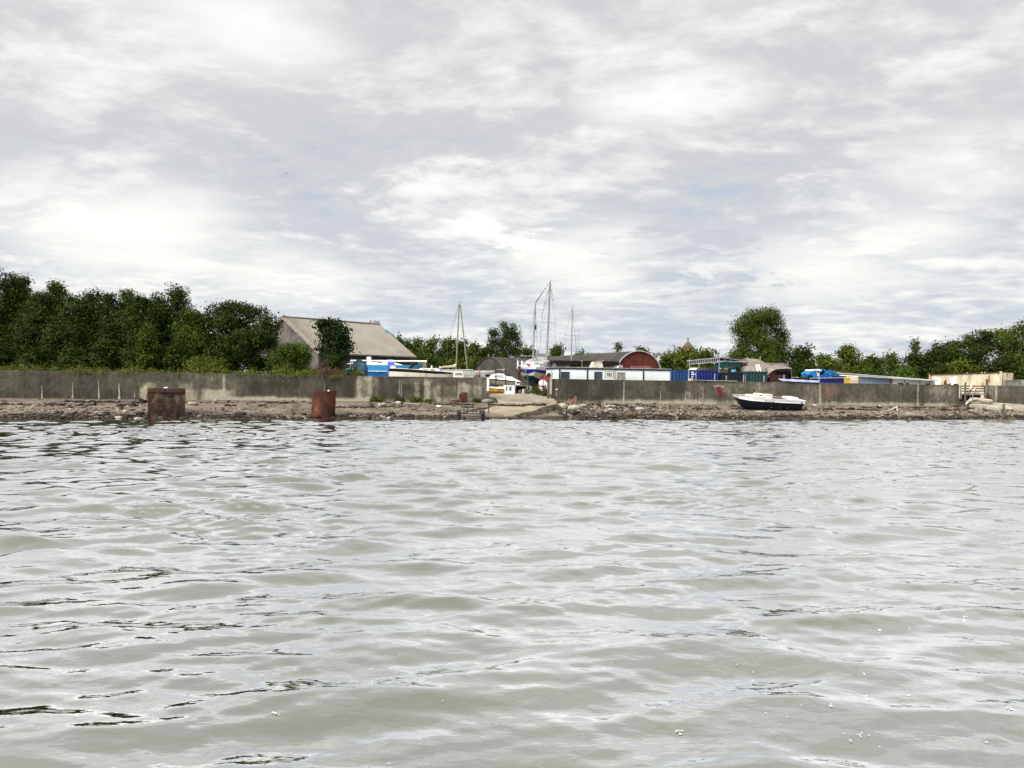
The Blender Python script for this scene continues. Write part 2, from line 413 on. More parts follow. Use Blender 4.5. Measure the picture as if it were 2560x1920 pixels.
SPEC.update(
    water=water,
    wallcol=colmat(.9, .35, 9), beachcol=colmat(.9, .6, 11), stonecol=colmat(.85, .3, 20), slipcol=colmat(.9, .3, 8),
    foam=pm((.44, .44, .41), (.34, .34, .31), 12, rough=.8),
    soil=pm((.10, .085, .05), (.06, .07, .03), .8), yard=pm((.24, .215, .165), (.15, .135, .10), .7, c3=(.10, .10, .05)),
    weedstuff=pm((.030, .020, .012), (.012, .009, .006), 6, rough=.6, bump=.5),
    rubble=pm((.080, .062, .038), (.018, .014, .008), 3.2, rough=.8, bump=.8, c3=(.014, .018, .006), lo3=.5, hi3=.62),
    lime=pm((.40, .385, .33), (.22, .205, .165), 9), pale_joint=pm((.33, .31, .24), (.22, .20, .155), 3, (1, 1, .4)),
    rust=pm((.085, .026, .010), (.026, .010, .007), 1.7, (1, 1, .7), .85, bump=.6, c3=(.16, .060, .013), lo3=.58, hi3=.76),
    rust_dark=pm((.052, .024, .012), (.018, .010, .008), 2.2, (1, 1, .6), .85, bump=.5, c3=(.10, .075, .045), lo3=.5, hi3=.68),
    rust_red=pm((.085, .018, .015), (.045, .012, .011), 3, rough=.85, bump=.4), rust_post=pm((.075, .032, .018), (.035, .016, .011), 4, rough=.9),
    white=pm((.80, .80, .78), (.66, .65, .61), 2.2, rough=.4, lo=.45, hi=.8), white_dirty=pm((.66, .64, .57), (.42, .39, .32), 1.6, (1, 1, .5), .6, lo=.45, hi=.75),
    cabin_white=pm((.64, .66, .64), (.54, .56, .53), .8, (1, 1, .5), .5, lo=.4, hi=.8), cream=pm((.72, .66, .50), (.55, .47, .34), 2, rough=.5),
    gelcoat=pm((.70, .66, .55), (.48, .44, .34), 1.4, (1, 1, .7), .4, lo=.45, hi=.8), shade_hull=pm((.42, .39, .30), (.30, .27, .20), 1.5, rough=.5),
    blue_stripe=pm((.02, .20, .52), (.016, .15, .42), 1.5, rough=.4), light_blue=pm((.06, .36, .66), (.05, .28, .56), 1.5, rough=.4),
    royal=pm((.012, .02, .30), (.01, .014, .2), 2, rough=.4), tarp_blue=pm((.12, .17, .52), (.07, .10, .38), 2.5, rough=.55, bump=.5),
    net=pm((.035, .085, .13), (.02, .05, .07), 8, rough=.9), black_canvas=pm((.006, .006, .007), (.011, .011, .011), 4, rough=.9),
    teal=pm((.015, .14, .13), (.01, .08, .085), 2, rough=.6, bump=.3), teal_tank=pm((.04, .22, .19), (.02, .13, .12), 1, rough=.5),
    antifoul=pm((.012, .055, .045), (.008, .03, .03), 1.5, rough=.8), pale_green=pm((.075, .125, .09), (.05, .09, .065), 2, rough=.7),
    navy=pm((.0035, .0045, .014), (.006, .007, .016), 2, rough=.38), navy_tarp=pm((.010, .015, .05), (.006, .008, .03), 3, rough=.7),
    alu=pm((.36, .36, .345), (.26, .26, .25), 3, rough=.45), mast=pm((.26, .26, .245), (.18, .18, .17), 2, rough=.5), mast_buff=pm((.20, .18, .125), (.15, .135, .095), 2, rough=.6),
    wire=pm((.10, .10, .10), (.08, .08, .08), 2, rough=.5), sail=pm((.58, .54, .42), (.42, .38, .28), 3, rough=.9, bump=.5),
    clear=pm((.36, .36, .345), (.13, .135, .14), 4, rough=.25, bump=.6), glass=pm((.02, .03, .045), (.035, .05, .07), 1.2, rough=.06, spec=.6),
    glass_pale=pm((.30, .30, .27), (.18, .18, .16), 2, rough=.2), wood=pm((.20, .13, .07), (.12, .075, .04), 3, (1, 1, .3), .8),
    wood_grey=pm((.27, .24, .19), (.15, .13, .10), 3, (1, 1, .4), .9, bump=.5), driftwood=pm((.50, .44, .36), (.26, .22, .17), 4, (1, 1, 2), .9, bump=.8),
    wood_brown=pm((.15, .09, .05), (.08, .05, .03), 2, rough=.85), felt=pm((.0075, .0065, .006), (.013, .011, .010), 1, rough=.9),
    hut_roof=pm((.066, .059, .050), (.038, .034, .029), .5, rough=.95, bump=.4, c3=(.085, .08, .058), lo3=.55, hi3=.75),
    barn_roof=pm((.27, .24, .195), (.225, .20, .16), .35, (1, 1, .5), .8, c3=(.18, .155, .125), lo3=.55, hi3=.8), barn_wall=pm((.125, .112, .095), (.065, .058, .050), 1.6, (1, 1, .6), .95, bump=.4),
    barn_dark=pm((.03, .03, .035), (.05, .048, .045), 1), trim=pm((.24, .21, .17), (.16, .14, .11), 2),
    red_board=pm((.105, .028, .018), (.06, .018, .013), 1.1, (1, 1, .35), .85, c3=(.22, .075, .045), lo3=.5, hi3=.75), red_pale=pm((.27, .10, .075), (.20, .07, .055), 1, rough=.8),
    fascia=pm((.025, .045, .06), (.018, .03, .045), 1, rough=.6), cont_blue=pm((.010, .058, .17), (.010, .04, .115), 1.2, (1, 1, .4), .5), cont_navy=pm((.006, .017, .15), (.006, .012, .095), 1.2, (1, 1, .4), .5),
    cont_green=pm((.008, .045, .05), (.012, .03, .03), 1.4, (1, 1, .4), .6), cont_dark=pm((.007, .010, .016), (.012, .016, .02), 2, rough=.7),
    skip_blue=pm((.01, .014, .16), (.012, .012, .08), 1.6, rough=.55), cab_blue=pm((.012, .17, .42), (.01, .10, .27), 1.6, rough=.4), heap_blue=pm((.015, .10, .24), (.008, .03, .08), 3, rough=.7, bump=.8),
    steel=pm((.34, .34, .34), (.24, .24, .24), 3, rough=.55), tarp_brown=pm((.23, .19, .155), (.16, .13, .105), 1.2, rough=.85, bump=.5, c3=(.29, .235, .20), lo3=.5, hi3=.75),
    hull_red=pm((.075, .022, .018), (.03, .014, .013), 1.2, rough=.7), lilac=pm((.33, .36, .53), (.22, .24, .42), 2, rough=.6, bump=.3),
    yellow=pm((.55, .40, .06), (.40, .27, .04), 3, rough=.6), ochre=pm((.52, .30, .035), (.34, .17, .02), 2.6, rough=.6, bump=.8), beige=pm((.60, .47, .36), (.50, .39, .30), 1.5, rough=.8),
    shed_blue=pm((.20, .26, .33), (.15, .19, .25), 1.5, (1, 1, .4), .7), shed_roof=pm((.46, .45, .42), (.34, .33, .31), .8, rough=.8),
    rust_white=pm((.58, .53, .38), (.43, .39, .27), 1.4, (1, 1, .3), .6, c3=(.30, .11, .04), lo3=.53, hi3=.66, scale3=2.6), concrete=pm((.22, .21, .18), (.14, .13, .11), 1.6, rough=.9, bump=.3),
    concrete_pale=pm((.37, .335, .25), (.25, .225, .165), 1.6, rough=.9, bump=.3, c3=(.16, .14, .09)), gate_wood=pm((.10, .085, .06), (.055, .045, .035), 4, (1, 1, .5), .9), post_green=pm((.085, .085, .058), (.045, .045, .03), 3, (1, 1, .4), .9),
    red=pm((.45, .03, .03), (.30, .02, .025), 3, rough=.6), tarp_red=pm((.30, .03, .04), (.18, .02, .03), 3, rough=.7, bump=.6), board=pm((.20, .105, .065), (.14, .075, .046), 2, rough=.8),
    tyre=pm((.010, .010, .010), (.016, .016, .016), 5, rough=.8), rim=pm((.40, .42, .46), (.3, .3, .34), 3, rough=.5), black_steel=pm((.018, .016, .015), (.035, .026, .02), 5, rough=.6),
    bark=pm((.07, .055, .04), (.035, .028, .02), 4, (1, 1, .3), .95), bark_birch=pm((.32, .30, .26), (.10, .09, .08), 3, rough=.9), gull=pm((.10, .10, .11), (.05, .05, .06), 6), gull_white=pm((.7, .7, .7), (.5, .5, .5), 6),
    spire=pm((.15, .10, .058), (.10, .068, .04), 1, (1, 1, 2), .9), house=pm((.62, .58, .48), (.5, .47, .39), 1), slate=pm((.13, .13, .14), (.09, .09, .10), 1), graf_white=pm((.40, .38, .31), (.25, .23, .18), 9, lo=.3, hi=.6), graf_red=pm((.20, .022, .028), (.12, .03, .03), 5, lo=.4, hi=.7), ink=pm((.03, .03, .10), (.03, .03, .10), 2), sign=pm((.62, .72, .80), (.5, .6, .7), 5),
    leaf_dark=leafmat((.009, .017, .0025), (.046, .066, .009), .22), leaf_mid=leafmat((.016, .031, .004), (.075, .102, .013), .25), leaf_olive=leafmat((.032, .046, .006), (.125, .138, .018)),
    leaf_light=leafmat((.030, .062, .009), (.120, .175, .028)), leaf_far=leafmat((.028, .048, .010), (.105, .132, .027)), leaf_syc=leafmat((.008, .018, .006), (.030, .050, .013)),
    leaf_weed=leafmat((.035, .050, .010), (.16, .175, .035)), leaf_pink=leafmat((.08, .045, .036), (.17, .085, .07)), leaf_dry=leafmat((.09, .055, .02), (.15, .09, .03)),
)
WATER1 = (.088, .090, .059); WATER2 = (.115, .116, .082); WBUMP = .010; WPOW = .9; WMUL = 4.8

# ---------------------------------------------------------------- water
def make_water():
    fine = np.radians(np.arange(-43, 43.01, .075)); side = np.radians(np.arange(44, 112, 1.))
    th = np.concatenate([-side[::-1], fine, side])
    r = [.8]
    while r[-1] < 97: r.append(r[-1] + (.12 if r[-1] < 3.5 else min(max(.0042 * r[-1], .025), .15)))
    r = np.array(r)
    R, T = np.meshgrid(r, th, indexing='ij')
    X = (R * np.sin(T)).ravel(); Y = (R * np.cos(T)).ravel()
    rng = np.random.default_rng(7)
    dx = np.zeros_like(X); dy = np.zeros_like(X); dz = np.zeros_like(X)
    patch = .55 + .9 * fbm(X * .09 + 3, Y * .14, 3, 3)
    patch2 = .45 + 1.15 * sstep(.3, .72, fbm(X * .17 + 3, Y * .26, 31, 3)) * sstep(4, 16, Y)
    left = sstep(9, -9, X + 0 * Y)
    calm = sstep(0, 5, ysh(X) - Y) * .75 + .25
    def wave(lam, ang, slope, mod, sharp=.75):
        k = 2 * math.pi / lam; a = slope / k
        kx, ky = k * math.sin(ang), k * math.cos(ang)
        ph = kx * X + ky * Y + rng.uniform(0, 6.28) + .8 * np.sin(.13 * X * rng.uniform(.5, 1.5) + .17 * Y + rng.uniform(0, 6))
        m = mod * calm; s = np.sin(ph)
        np.add(dz, a * m * np.cos(ph), out=dz)
        dx[:] -= sharp * a * m * s * math.sin(ang); dy[:] -= sharp * a * m * s * math.cos(ang)
    near = .45 + .6 * sstep(5, 14, Y); belt = 1 + .35 * left * np.exp(-((Y - 17) / 8) ** 2)
    for i in range(9):     # two trains of low swell crossing, the left one stronger
        lam = math.exp(rng.uniform(math.log(.85), math.log(2.5)))
        wave(lam, math.radians(-24 + rng.normal() * 7), .037, near * patch * (.35 + 1.0 * left))
        wave(lam * rng.uniform(.8, 1.2), math.radians(25 + rng.normal() * 8), .026, near * patch * (1.15 - .7 * left))
    for i in range(96):    # wind chop
        lam = math.exp(rng.uniform(math.log(.22), math.log(1.05)))
        wave(lam, rng.normal() * math.radians(25), (.0185 if lam < .8 else .012), patch2 * (.95 + .12 * left), .25)
    far = (.55 + .62 * sstep(6, 17, Y)) * belt
    for i in range(30):    # short steep waves out in the open water
        lam = math.exp(rng.uniform(math.log(.55), math.log(1.7)))
        wave(lam, rng.normal() * math.radians(24) - .10, 0.0250, patch * far * (.95 + .1 * left), .35)
    V = np.c_[X + dx, Y + dy, dz]
    o = npmesh('water', V, gridfaces(len(r), len(th))[:, ::-1], 'water', smooth=True, loc=(0, 0, 0))
    tag(o, 'grey green rippled river water', kind='structure')
    return r, th, dz.reshape(R.shape)


WR, WT, WZ = make_water()
def water_z(x, y):
    rr = math.hypot(x, y); t = math.atan2(x, y)
    return float(WZ[min(np.searchsorted(WR, rr), len(WR) - 1), min(np.searchsorted(WT, t), len(WT) - 1)])


# ---------------------------------------------------------------- beach, yard, bank
def strand(X, f):
    """how much of the dark tide-line colour lies here"""
    w = .03 * (fbm(X * .25, 0 * X, 61) - .5) * 4
    return np.exp(-((f - .62 - w) / .035) ** 2) + np.exp(-((f - .80 - w * .7) / .03) ** 2)


def make_beach():
    xs = np.arange(-80, 115, .14); fs = np.r_[np.arange(-1.4, -.1, .1), np.arange(-.1, 1.03, .0135)]
    F, X = np.meshgrid(fs, xs, indexing='ij')
    Y = ysh(X) + F * (yw(X) - ysh(X)); Z = beach_z(X, Y)
    n = fbm(X * .6, Y * 1.3, 21, 5); n2 = fbm(X * 2.6, Y * 4., 27, 4); n3 = fbm(X * .13, F * 2, 33, 3)
    dry = np.array([.185, .155, .112]); brown = np.array([.105, .083, .057]); wet = np.array([.034, .028, .019]); pinky = np.array([.17, .13, .10])
    a = sstep(.38, .62, n)[..., None]; C = dry * a + brown * (1 - a)
    C = C * (.75 + .5 * n2[..., None])
    p = (sstep(.5, .66, n3) * .6)[..., None]; C = C * (1 - p) + pinky * p
    u = (sstep(.78, .95, F + .1 * (n - .5)) * .7)[..., None]; C = C * (1 - u) + np.array([.115, .092, .064]) * u
    w = sstep(.26, .02, F + .22 * (n - .5))[..., None]; C = C * (1 - w) + wet * w
    s = np.clip(strand(X, F) * sstep(.42, .58, fbm(X * .9, F * 6, 71)), 0, 1)[..., None] * .75
    C = C * (1 - s) + np.array([.03, .022, .016]) * s
    o = npmesh('beach', np.c_[X.ravel(), Y.ravel(), Z.ravel()], gridfaces(*X.shape), 'beachcol', smooth=True, col=C.reshape(-1, 3), loc=(0, 0, 0))
    tag(o, 'brown shingle beach', kind='structure')


make_beach()


def make_yard():
    # one sheet from just behind the wall to the horizon, at yard level, banked up behind the left wall
    xs = np.r_[-900, -500, -300, -200, np.arange(-150, 181, 3.), 230, 320, 520, 900]; vs = np.r_[-1.6, -.4, .3, 1., 2, 3, 5, 8, 12, 20, 35, 60, 100, 180, 400, 1500]
    Vv, X = np.meshgrid(vs, xs, indexing='ij')
    Y = W0 + SL * np.clip(X, -160, 190) + .36 + Vv
    gap = sstep(-4.6, -2.4, X) * sstep(7, 4.5, X)
    Z = 1.6 + sstep(-11, -17, X) * 1.2 * sstep(90, 10, Vv) + .12 * (fbm(X * .3, Y * .3, 40) - .5)
    lowz = .2 + 0 * Z
    Z = np.where(Vv < 0, lowz - .3, Z)
    Z = np.where((Vv >= 0) & (Vv < 2.5), np.where(gap > .3, np.minimum(Z, slip_z(Y) - .05), Z), Z)
    o = npmesh('yard_ground', np.c_[X.ravel(), Y.ravel(), Z.ravel()], gridfaces(*X.shape), 'yard', smooth=True, loc=(0, 0, 0))
    tag(o, 'earth and grass of the boatyard', kind='structure')


make_yard()


# ---------------------------------------------------------------- sea wall
ZT = 2.885
STAINS = []   # (px centre, half width px, z low, z high, amount: + paler, - darker)
for s in ((505, 70, .8, 1.75, .55), (470, 22, .8, 2.2, .35), (560, 4, .8, 2.9, .8), (540, 30, .8, 1.7, .6), (640, 60, .8, 1.2, .8), (760, 160, .8, 1.16, .9), (908, 22, .8, 2.9, .75), (935, 14, .8, 2.9, .45),
          (880, 14, 1.2, 2.9, -.5), (845, 40, 1.3, 2.9, -.45), (680, 60, 1.3, 2.4, -.3), (985, 45, 1.1, 2.9, -.3), (1043, 6, .9, 2.4, .6), (1068, 9, .9, 2.5, .7), (1092, 12, .9, 2.3, .75), (1056, 5, 1.1, 2.9, -.5),
          (1128, 22, .9, 2.2, .5), (1160, 16, 1.1, 2.5, .75), (1185, 22, 1., 2.3, .35), (1040, 60, 2.3, 2.75, .4), (200, 200, 1.0, 2.9, -.12), (395, 36, 1.0, 2.2, .30), (358, 8, .85, 1.9, .95), (372, 16, 1.75, 2.22, .4),
          (1480, 90, 1.2, 2.9, -.30), (1560, 60, .8, 1.35, .5), (1650, 80, .8, 1.30, .7), (1560, 1.6, .8, 2.9, 1.1), (1720, 14, .9, 2., .35), (1790, 90, .8, 1.3, .5), (1690, 30, 1.9, 2.9, -.35), (1900, 60, 1.6, 2.9, .16),
          (2051, 4, .8, 2.9, .8), (2030, 26, 1.2, 2.9, .25), (2120, 60, .8, 1.25, .45), (2220, 90, .8, 1.2, .5), (2295, 3, .8, 2.9, .8), (2300, 60, 1.2, 2.2, -.15), (2340, 40, .8, 1.2, .55), (2491, 5, .8, 2.9, .8), (2530, 40, .8, 1.4, .4), (2478, 9, .8, 2.9, .3)):
    STAINS.append(s)


def wallcolour(L, Z):
    st = .5 * fbm(L * 2.2, Z * .2, 81, 4) + .5 * fbm(L * 5.5, Z * .35, 82, 3); bl = fbm(L * .7, Z * .9, 91, 5); fi = fbm(L * 7, Z * 5, 95, 3); big = fbm(L * .11, Z * .1, 99, 2)
    v = .31 + .58 * (st - .5) + .75 * (bl - .5) + .35 * (big - .5) + .45 * (fi - .5)
    low = sstep(1.32, .98, Z + .28 * (bl - .5)) * sstep(.3, .55, fbm(L * .06 + 5, 0 * L, 103, 2) + .12)
    v = v + low * .38
    wob = .35 * (fbm(L * 1.7, Z * 1.1, 111, 4) - .5)
    for px, hw, z0, z1, a in STAINS:
        c = lof(px); h = hw * .0325 * 1.0
        dx = np.abs(L - c + wob * min(1, h)) / h
        q = sstep(1.25, .55, dx) * sstep(z0 - .12, z0 + .05, Z) * sstep(z1 + .1 + wob, z1 - .2 + wob, Z) * (.55 + .9 * (st - .1))
        v = v + a * np.clip(q, 0, 1.2) * .75
    v = v - .14 * sstep(2.70, 2.88, Z + .1 * (st - .5)) + .3 * sstep(2.865, 2.885, Z)
    v = np.clip(v, 0, 1.15)[..., None]
    dk = np.array([.034, .030, .021]); md = np.array([.090, .081, .058]); pl = np.array([.27, .248, .182])
    C = np.where(v < .5, dk + (md - dk) * v / .5, md + (pl - md) * (v - .5) / .5)
    # a faded reddish smear and a greenish cast here and there
    r = np.exp(-((L - lof(2078)) / .75) ** 2 - ((Z - 1.95) / .5) ** 2)[..., None] * .55 * sstep(.4, .6, bl)[..., None]
    C = C * (1 - r) + np.array([.17, .055, .05]) * r
    gcast = (sstep(.52, .7, fbm(L * .3, Z * .6, 121, 3)) * .35)[..., None]
    return C * (1 - gcast) + C * np.array([.95, 1.06, .72]) * gcast


def make_wall(label, l0, l1, fine0, fine1):
    ls = np.unique(np.r_[np.arange(l0, l1, .6), np.arange(max(l0, fine0), min(l1, fine1), .055), l1]); zs = np.r_[.2, np.arange(.7, ZT, .05), ZT]
    L, Z = np.meshgrid(ls, zs, indexing='ij')
    top = .012 * (fbm(L * .8, 0 * L, 131, 2) - .5)
    off = .012 * (fbm(L * 1.1, Z * 1.3, 133, 3) - .5)
    Zs = np.where(Z >= ZT - .001, Z + top, Z)
    nv = len(zs)
    # profile: front face, then the top, then the back
    Lb = np.concatenate([L, L[:, :1], L[:, :1]], 1); Zb = np.concatenate([Zs, Zs[:, -1:], np.full_like(Zs[:, :1], .2)], 1)
    Ob = np.concatenate([off, np.full_like(off[:, :1], -.36), np.full_like(off[:, :1], -.36)], 1)
    P = np.array([0, W0, 0]) + Lb[..., None] * np.array(WD) + Ob[..., None] * np.array(WN) + Zb[..., None] * np.array([0, 0, 1])
    C = wallcolour(Lb, np.clip(Zb, .2, ZT)); C[:, -2:] = (.11, .10, .07)
    F = gridfaces(len(ls), nv + 2)
    n = len(ls)
    ends = []
    for i in (0, n - 1):
        b = i * (nv + 2)
        for j in range(nv // 2 + 1):
            a, c = j, nv + 1 - j
            if c - 1 > a + 1: ends.append((b + a, b + a + 1, b + c - 1, b + c))
    F = np.vstack([F, np.array(ends)])
    o = npmesh('sea_wall', P.reshape(-1, 3), F, 'wallcol', col=C.reshape(-1, 3), loc=W((l0 + l1) / 2, 0, .2))
    tag(o, label, 'wall', 'lengths of concrete sea wall')
    return o


L_GAP0, L_GAP1, L_GATE0, L_GATE1 = lof(1224), lof(1379), lof(2398), lof(2468)
wall_a = make_wall('long concrete sea wall on the left below the dark wood, with white lime runs', -95, L_GAP0, lof(-60), 200)
wall_b = make_wall('concrete sea wall between the slipway and the wooden gate, behind the stranded boat', L_GAP1, L_GATE0, -50, 200)
wall_c = make_wall('short concrete sea wall right of the wooden gate, at the right edge', L_GATE1, 120, -50, lof(2640))


def lime(wall, px, y0, y1, w, seed):
    """a run of lime crusted on the concrete below a weep hole"""
    rng = random.Random(seed); n = 9; a = []; b = []
    for i in range(n + 1):
        t = i / n; y = y0 + (y1 - y0) * t; P = wl(px + rng.uniform(-.8, .8), y); l = (P - Vector((0, W0, 0))).dot(WD)
        h = w * .0325 * .7 * (.12 + .5 * t ** 1.2 * rng.uniform(.6, 1.2)) * (1 if i < n else .8)
        z = max(P.z, .86); a.append((l - h, z)); b.append((l + h, z))
    mb = MB(); mb.grid([[W(l, .022, z) for l, z in a], [W((p[0] + q[0]) / 2, .034, p[1]) for p, q in zip(a, b)], [W(l, .022, z) for l, z in b]])
    mb.build('lime_run', 'lime', wall, smooth=True)


for i, (px, y0, y1, w) in enumerate(((105, 963, 998, 4), (182, 957, 998, 4.5), (247, 948, 998, 4.5), (298, 958, 998, 6), (337, 977, 993, 2.5), (998, 948, 985, 3), (1003, 950, 992, 2.4), (812, 955, 985, 2))): lime(wall_a, px, y0, y1, w, i)
for i, (px, y0, y1, w) in enumerate(((1651, 977, 1004, 3.4), (1714, 976, 1006, 3.0), (1757, 966, 1010, 3.2), (1391, 977, 992, 2.2), (2322, 998, 1008, 2.6), (2344, 1000, 1008, 2.6), (2367, 998, 1007, 2.4))): lime(wall_b, px, y0, y1, w, 30 + i)


def stroke(mb, pts, w, k=0):
    for a, b in zip(pts[:-1], pts[1:]):
        A = wl(*a); B = wl(*b); t = (B - A).normalized(); n = t.cross(WN).normalized() * w / 2; e = t * w * .3
        o = WN * (.014 + .002 * k)
        mb.add([A - n - e + o, A + n - e + o, B + n + e + o, B - n + e + o], [(0, 1, 2, 3)])


mb = MB()
G = lambda x, y: (1770 + x / 33.2, 950 + y / 33.2)
for k, ln in enumerate((((480, 470), (530, 610), (630, 410)), ((620, 420), (610, 590)), ((690, 570), (790, 410), (830, 560)), ((790, 560), (800, 420), (890, 410), (900, 470), (850, 560), (790, 560)),
                        ((960, 560), (985, 420), (1140, 640), (1150, 450)), ((1180, 580), (1320, 460), (1320, 670)), ((1190, 580), (1330, 570)), ((1270, 900), (1330, 970)), ((1390, 780), (1430, 900)))):
    stroke(mb, [G(*p) for p in ln], .05, k % 4)
mb.build('painted_letters', 'graf_white', wall_b)
mb = MB()
rng = random.Random(4)
for k, (cx, cy, rx, ry, a0, a1) in enumerate(((880, 700, 150, 130, -200, 150), (900, 760, 110, 90, -160, 190), (930, 1000, 150, 120, 120, 420), (1000, 1150, 190, 110, -140, 170), (1090, 1200, 130, 130, 0, 330), (880, 880, 90, 160, -90, 200))):
    pts = [G(cx + rx * math.cos(math.radians(a0 + (a1 - a0) * i / 9)) + rng.uniform(-15, 15), cy + ry * math.sin(math.radians(a0 + (a1 - a0) * i / 9))) for i in range(10)]
    stroke(mb, pts, .10, k % 5)
mb.build('sprayed_scrawl', 'graf_red', wall_b)
mb = MB()
for k, (px, py, r) in enumerate(((1855, 972, .07), (1836, 975.5, .05), (1832, 980, .06), (1886, 976, .075), (1913, 978, .07))):
    P = wl(px, py); l = (P - Vector((0, W0, 0))).dot(WD)
    vs = [W(l + r * math.cos(j * .785) * (1 + .3 * math.sin(3 * j)), .016, P.z + r * math.sin(j * .785)) for j in range(8)]
    mb.add(vs, [tuple(range(8))])
mb.build('weep_hole', 'black_canvas', wall_b)
mb = MB(); P = [wl(*q) for q in ((1390, 971), (1394, 973.5), (1392.5, 975.5), (1389, 974))]
mb.prism([p + WN * .02 for p in P], WN * .02); mb.build('white_tag', 'white', wall_b)


# ---------------------------------------------------------------- slipway
def polyx(pts, y):
    for (x0, y0), (x1, y1) in zip(pts[:-1], pts[1:]):
        if (y0 - y) * (y1 - y) <= 0 and y0 != y1: return x0 + (x1 - x0) * (y - y0) / (y1 - y0)
    return pts[-1][0] if abs(pts[-1][1] - y) < abs(pts[0][1] - y) else pts[0][0]


def make_slip():
    root = thing('slipway', 'pale concrete slipway running from the wall gap down into the water', 'slipway', onslip(1290, 1010))
    lf = [(1176, 1052), (1184, 1046), (1214, 1023), (1232, 1016), (1247, 1007), (1240, 997), (1222, 990), (1226, 983)]
    rt = [(1266, 1052), (1271, 1048), (1283, 1040), (1301, 1033), (1333, 1028), (1356, 1018), (1395, 1009), (1387, 999), (1376, 994), (1374, 983)]
    ys = np.r_[np.linspace(1052, 983, 70)]
    P = []; C = []
    for y in ys:
        a, b = polyx(lf, y), polyx(rt, y)
        row = []
        for k in range(49):
            q = onslip(a + (b - a) * k / 48, y); row.append(q)
        P.append(row)
    V = np.array([[tuple(q) for q in r] for r in P]); X, Y = V[..., 0], V[..., 1]
    V[..., 2] += .03 * (fbm(X * 1.1, Y * 1.1, 141, 4) - .5)
    n = fbm(X * .9, Y * 1.6, 143, 5); m = fbm(X * 3, Y * 3, 145, 3)
    c1, c2, c3 = np.array([.265, .225, .152]), np.array([.155, .128, .083]), np.array([.10, .075, .04])
    t = sstep(.35, .62, n)[..., None]; C = (c1 * t + c2 * (1 - t)) * (.8 + .4 * m[..., None])
    up = sstep(61, 63.2, Y)[..., None] * .55; C = C * (1 - up) + np.array([.26, .235, .18]) * up
    wt = sstep(.35, .0, V[..., 2] + .15 * (n - .5))[..., None] * .7; C = C * (1 - wt) + np.array([.17, .145, .085]) * wt
    for f0, x0, x1 in ((.66, -.2, .85),):
        pass
    for yy, th in ((1044.5 - 9, .05), (1000, .07)):
        Yc = onslip(1300, yy).y; jj = np.exp(-((Y - Yc - .25 * (n - .5)) / th) ** 2)[..., None] * .7; C = C * (1 - jj) + c3 * jj
    o = npmesh('slab', V.reshape(-1, 3), gridfaces(len(ys), 49), 'slipcol', root, smooth=True, col=C.reshape(-1, 3))
    # the broken right-hand edge: rubble and weed falling to the water
    top = [(1271, 1048), (1283, 1040), (1301, 1033), (1333, 1028), (1356, 1018), (1380, 1012.5), (1395, 1009), (1391, 1003)]
    bot = [(1276, 1050), (1300, 1047), (1323, 1045.5), (1345, 1045), (1372, 1044), (1396, 1042), (1408, 1032), (1402, 1010)]
    n1, n2 = 60, 14; A = []
    def pl(pts, t):
        t = t * (len(pts) - 1); i = min(int(t), len(pts) - 2); f = t - i
        return (pts[i][0] * (1 - f) + pts[i + 1][0] * f, pts[i][1] * (1 - f) + pts[i + 1][1] * f)
    for i in range(n1 + 1):
        a = onslip(*pl(top, i / n1)); b = drop(*pl(bot, i / n1), lambda x, y: .0 if i < n1 * .75 else float(beach_z(x, y)))
        A.append([a + (b - a) * (j / n2) + UP * (.10 * math.sin(math.pi * j / n2)) for j in range(n2 + 1)])
    V = np.array([[tuple(q) for q in r] for r in A])
    k = np.sin(np.pi * np.arange(n2 + 1) / n2)[None, :]
    V[..., 2] += .30 * (fbm(V[..., 0] * 2.6, V[..., 1] * 2.6, 151, 3) - .45) * (.15 + k); V[..., 0] += .2 * (fbm(V[..., 0] * 3, V[..., 2] * 3, 153) - .5) * k
    V[:, -1, 2] -= .12
    npmesh('rubble_edge', V.reshape(-1, 3), gridfaces(n1 + 1, n2 + 1), 'rubble', root)
    return root


make_slip()


SPEC['stone_red'] = pm((.17, .11, .08), (.11, .075, .055), 3, rough=.9, bump=.5)
# ---------------------------------------------------------------- stones, weed
_ico = None
def ico():
    global _ico
    import bmesh
    if _ico is None:
        r = []
        for sub in (1, 2):
            bm = bmesh.new(); bmesh.ops.create_icosphere(bm, subdivisions=sub, radius=1)
            r.append((np.array([v.co[:] for v in bm.verts]), np.array([[v.index for v in f.verts] for f in bm.faces]))); bm.free()
        _ico = r
    return _ico


def scatter(name, pos, size, flat, colour, mat, sub=0, seed=1, sink=.3, ang=None):
    rng = np.random.default_rng(seed); v, f = ico()[sub]; n = len(pos)
    ax = rng.uniform(.6, 1.5, (n, 3)); ax[:, 2] *= flat
    rot = rng.uniform(0, 6.28, n) if ang is None else ang
    P = v[None] * (1 + rng.normal(0, .16, (n, len(v), 1))) * ax[:, None] * size[:, None, None]
    c, s = np.cos(rot)[:, None], np.sin(rot)[:, None]
    til = rng.normal(0, .25, (n, 1)); P[..., 2] += P[..., 0] * til
    x = P[..., 0] * c - P[..., 1] * s; y = P[..., 0] * s + P[..., 1] * c
    V = np.stack([x + pos[:, None, 0], y + pos[:, None, 1], P[..., 2] + pos[:, None, 2] + (size * flat * (1 - 2 * sink))[:, None]], -1).reshape(-1, 3)
    F = (f[None] + (np.arange(n) * len(v))[:, None, None]).reshape(-1, 3)
    return npmesh(name, V, F, mat, col=np.repeat(colour, len(v), 0) if colour is not None else None, loc=(0, 0, 0))


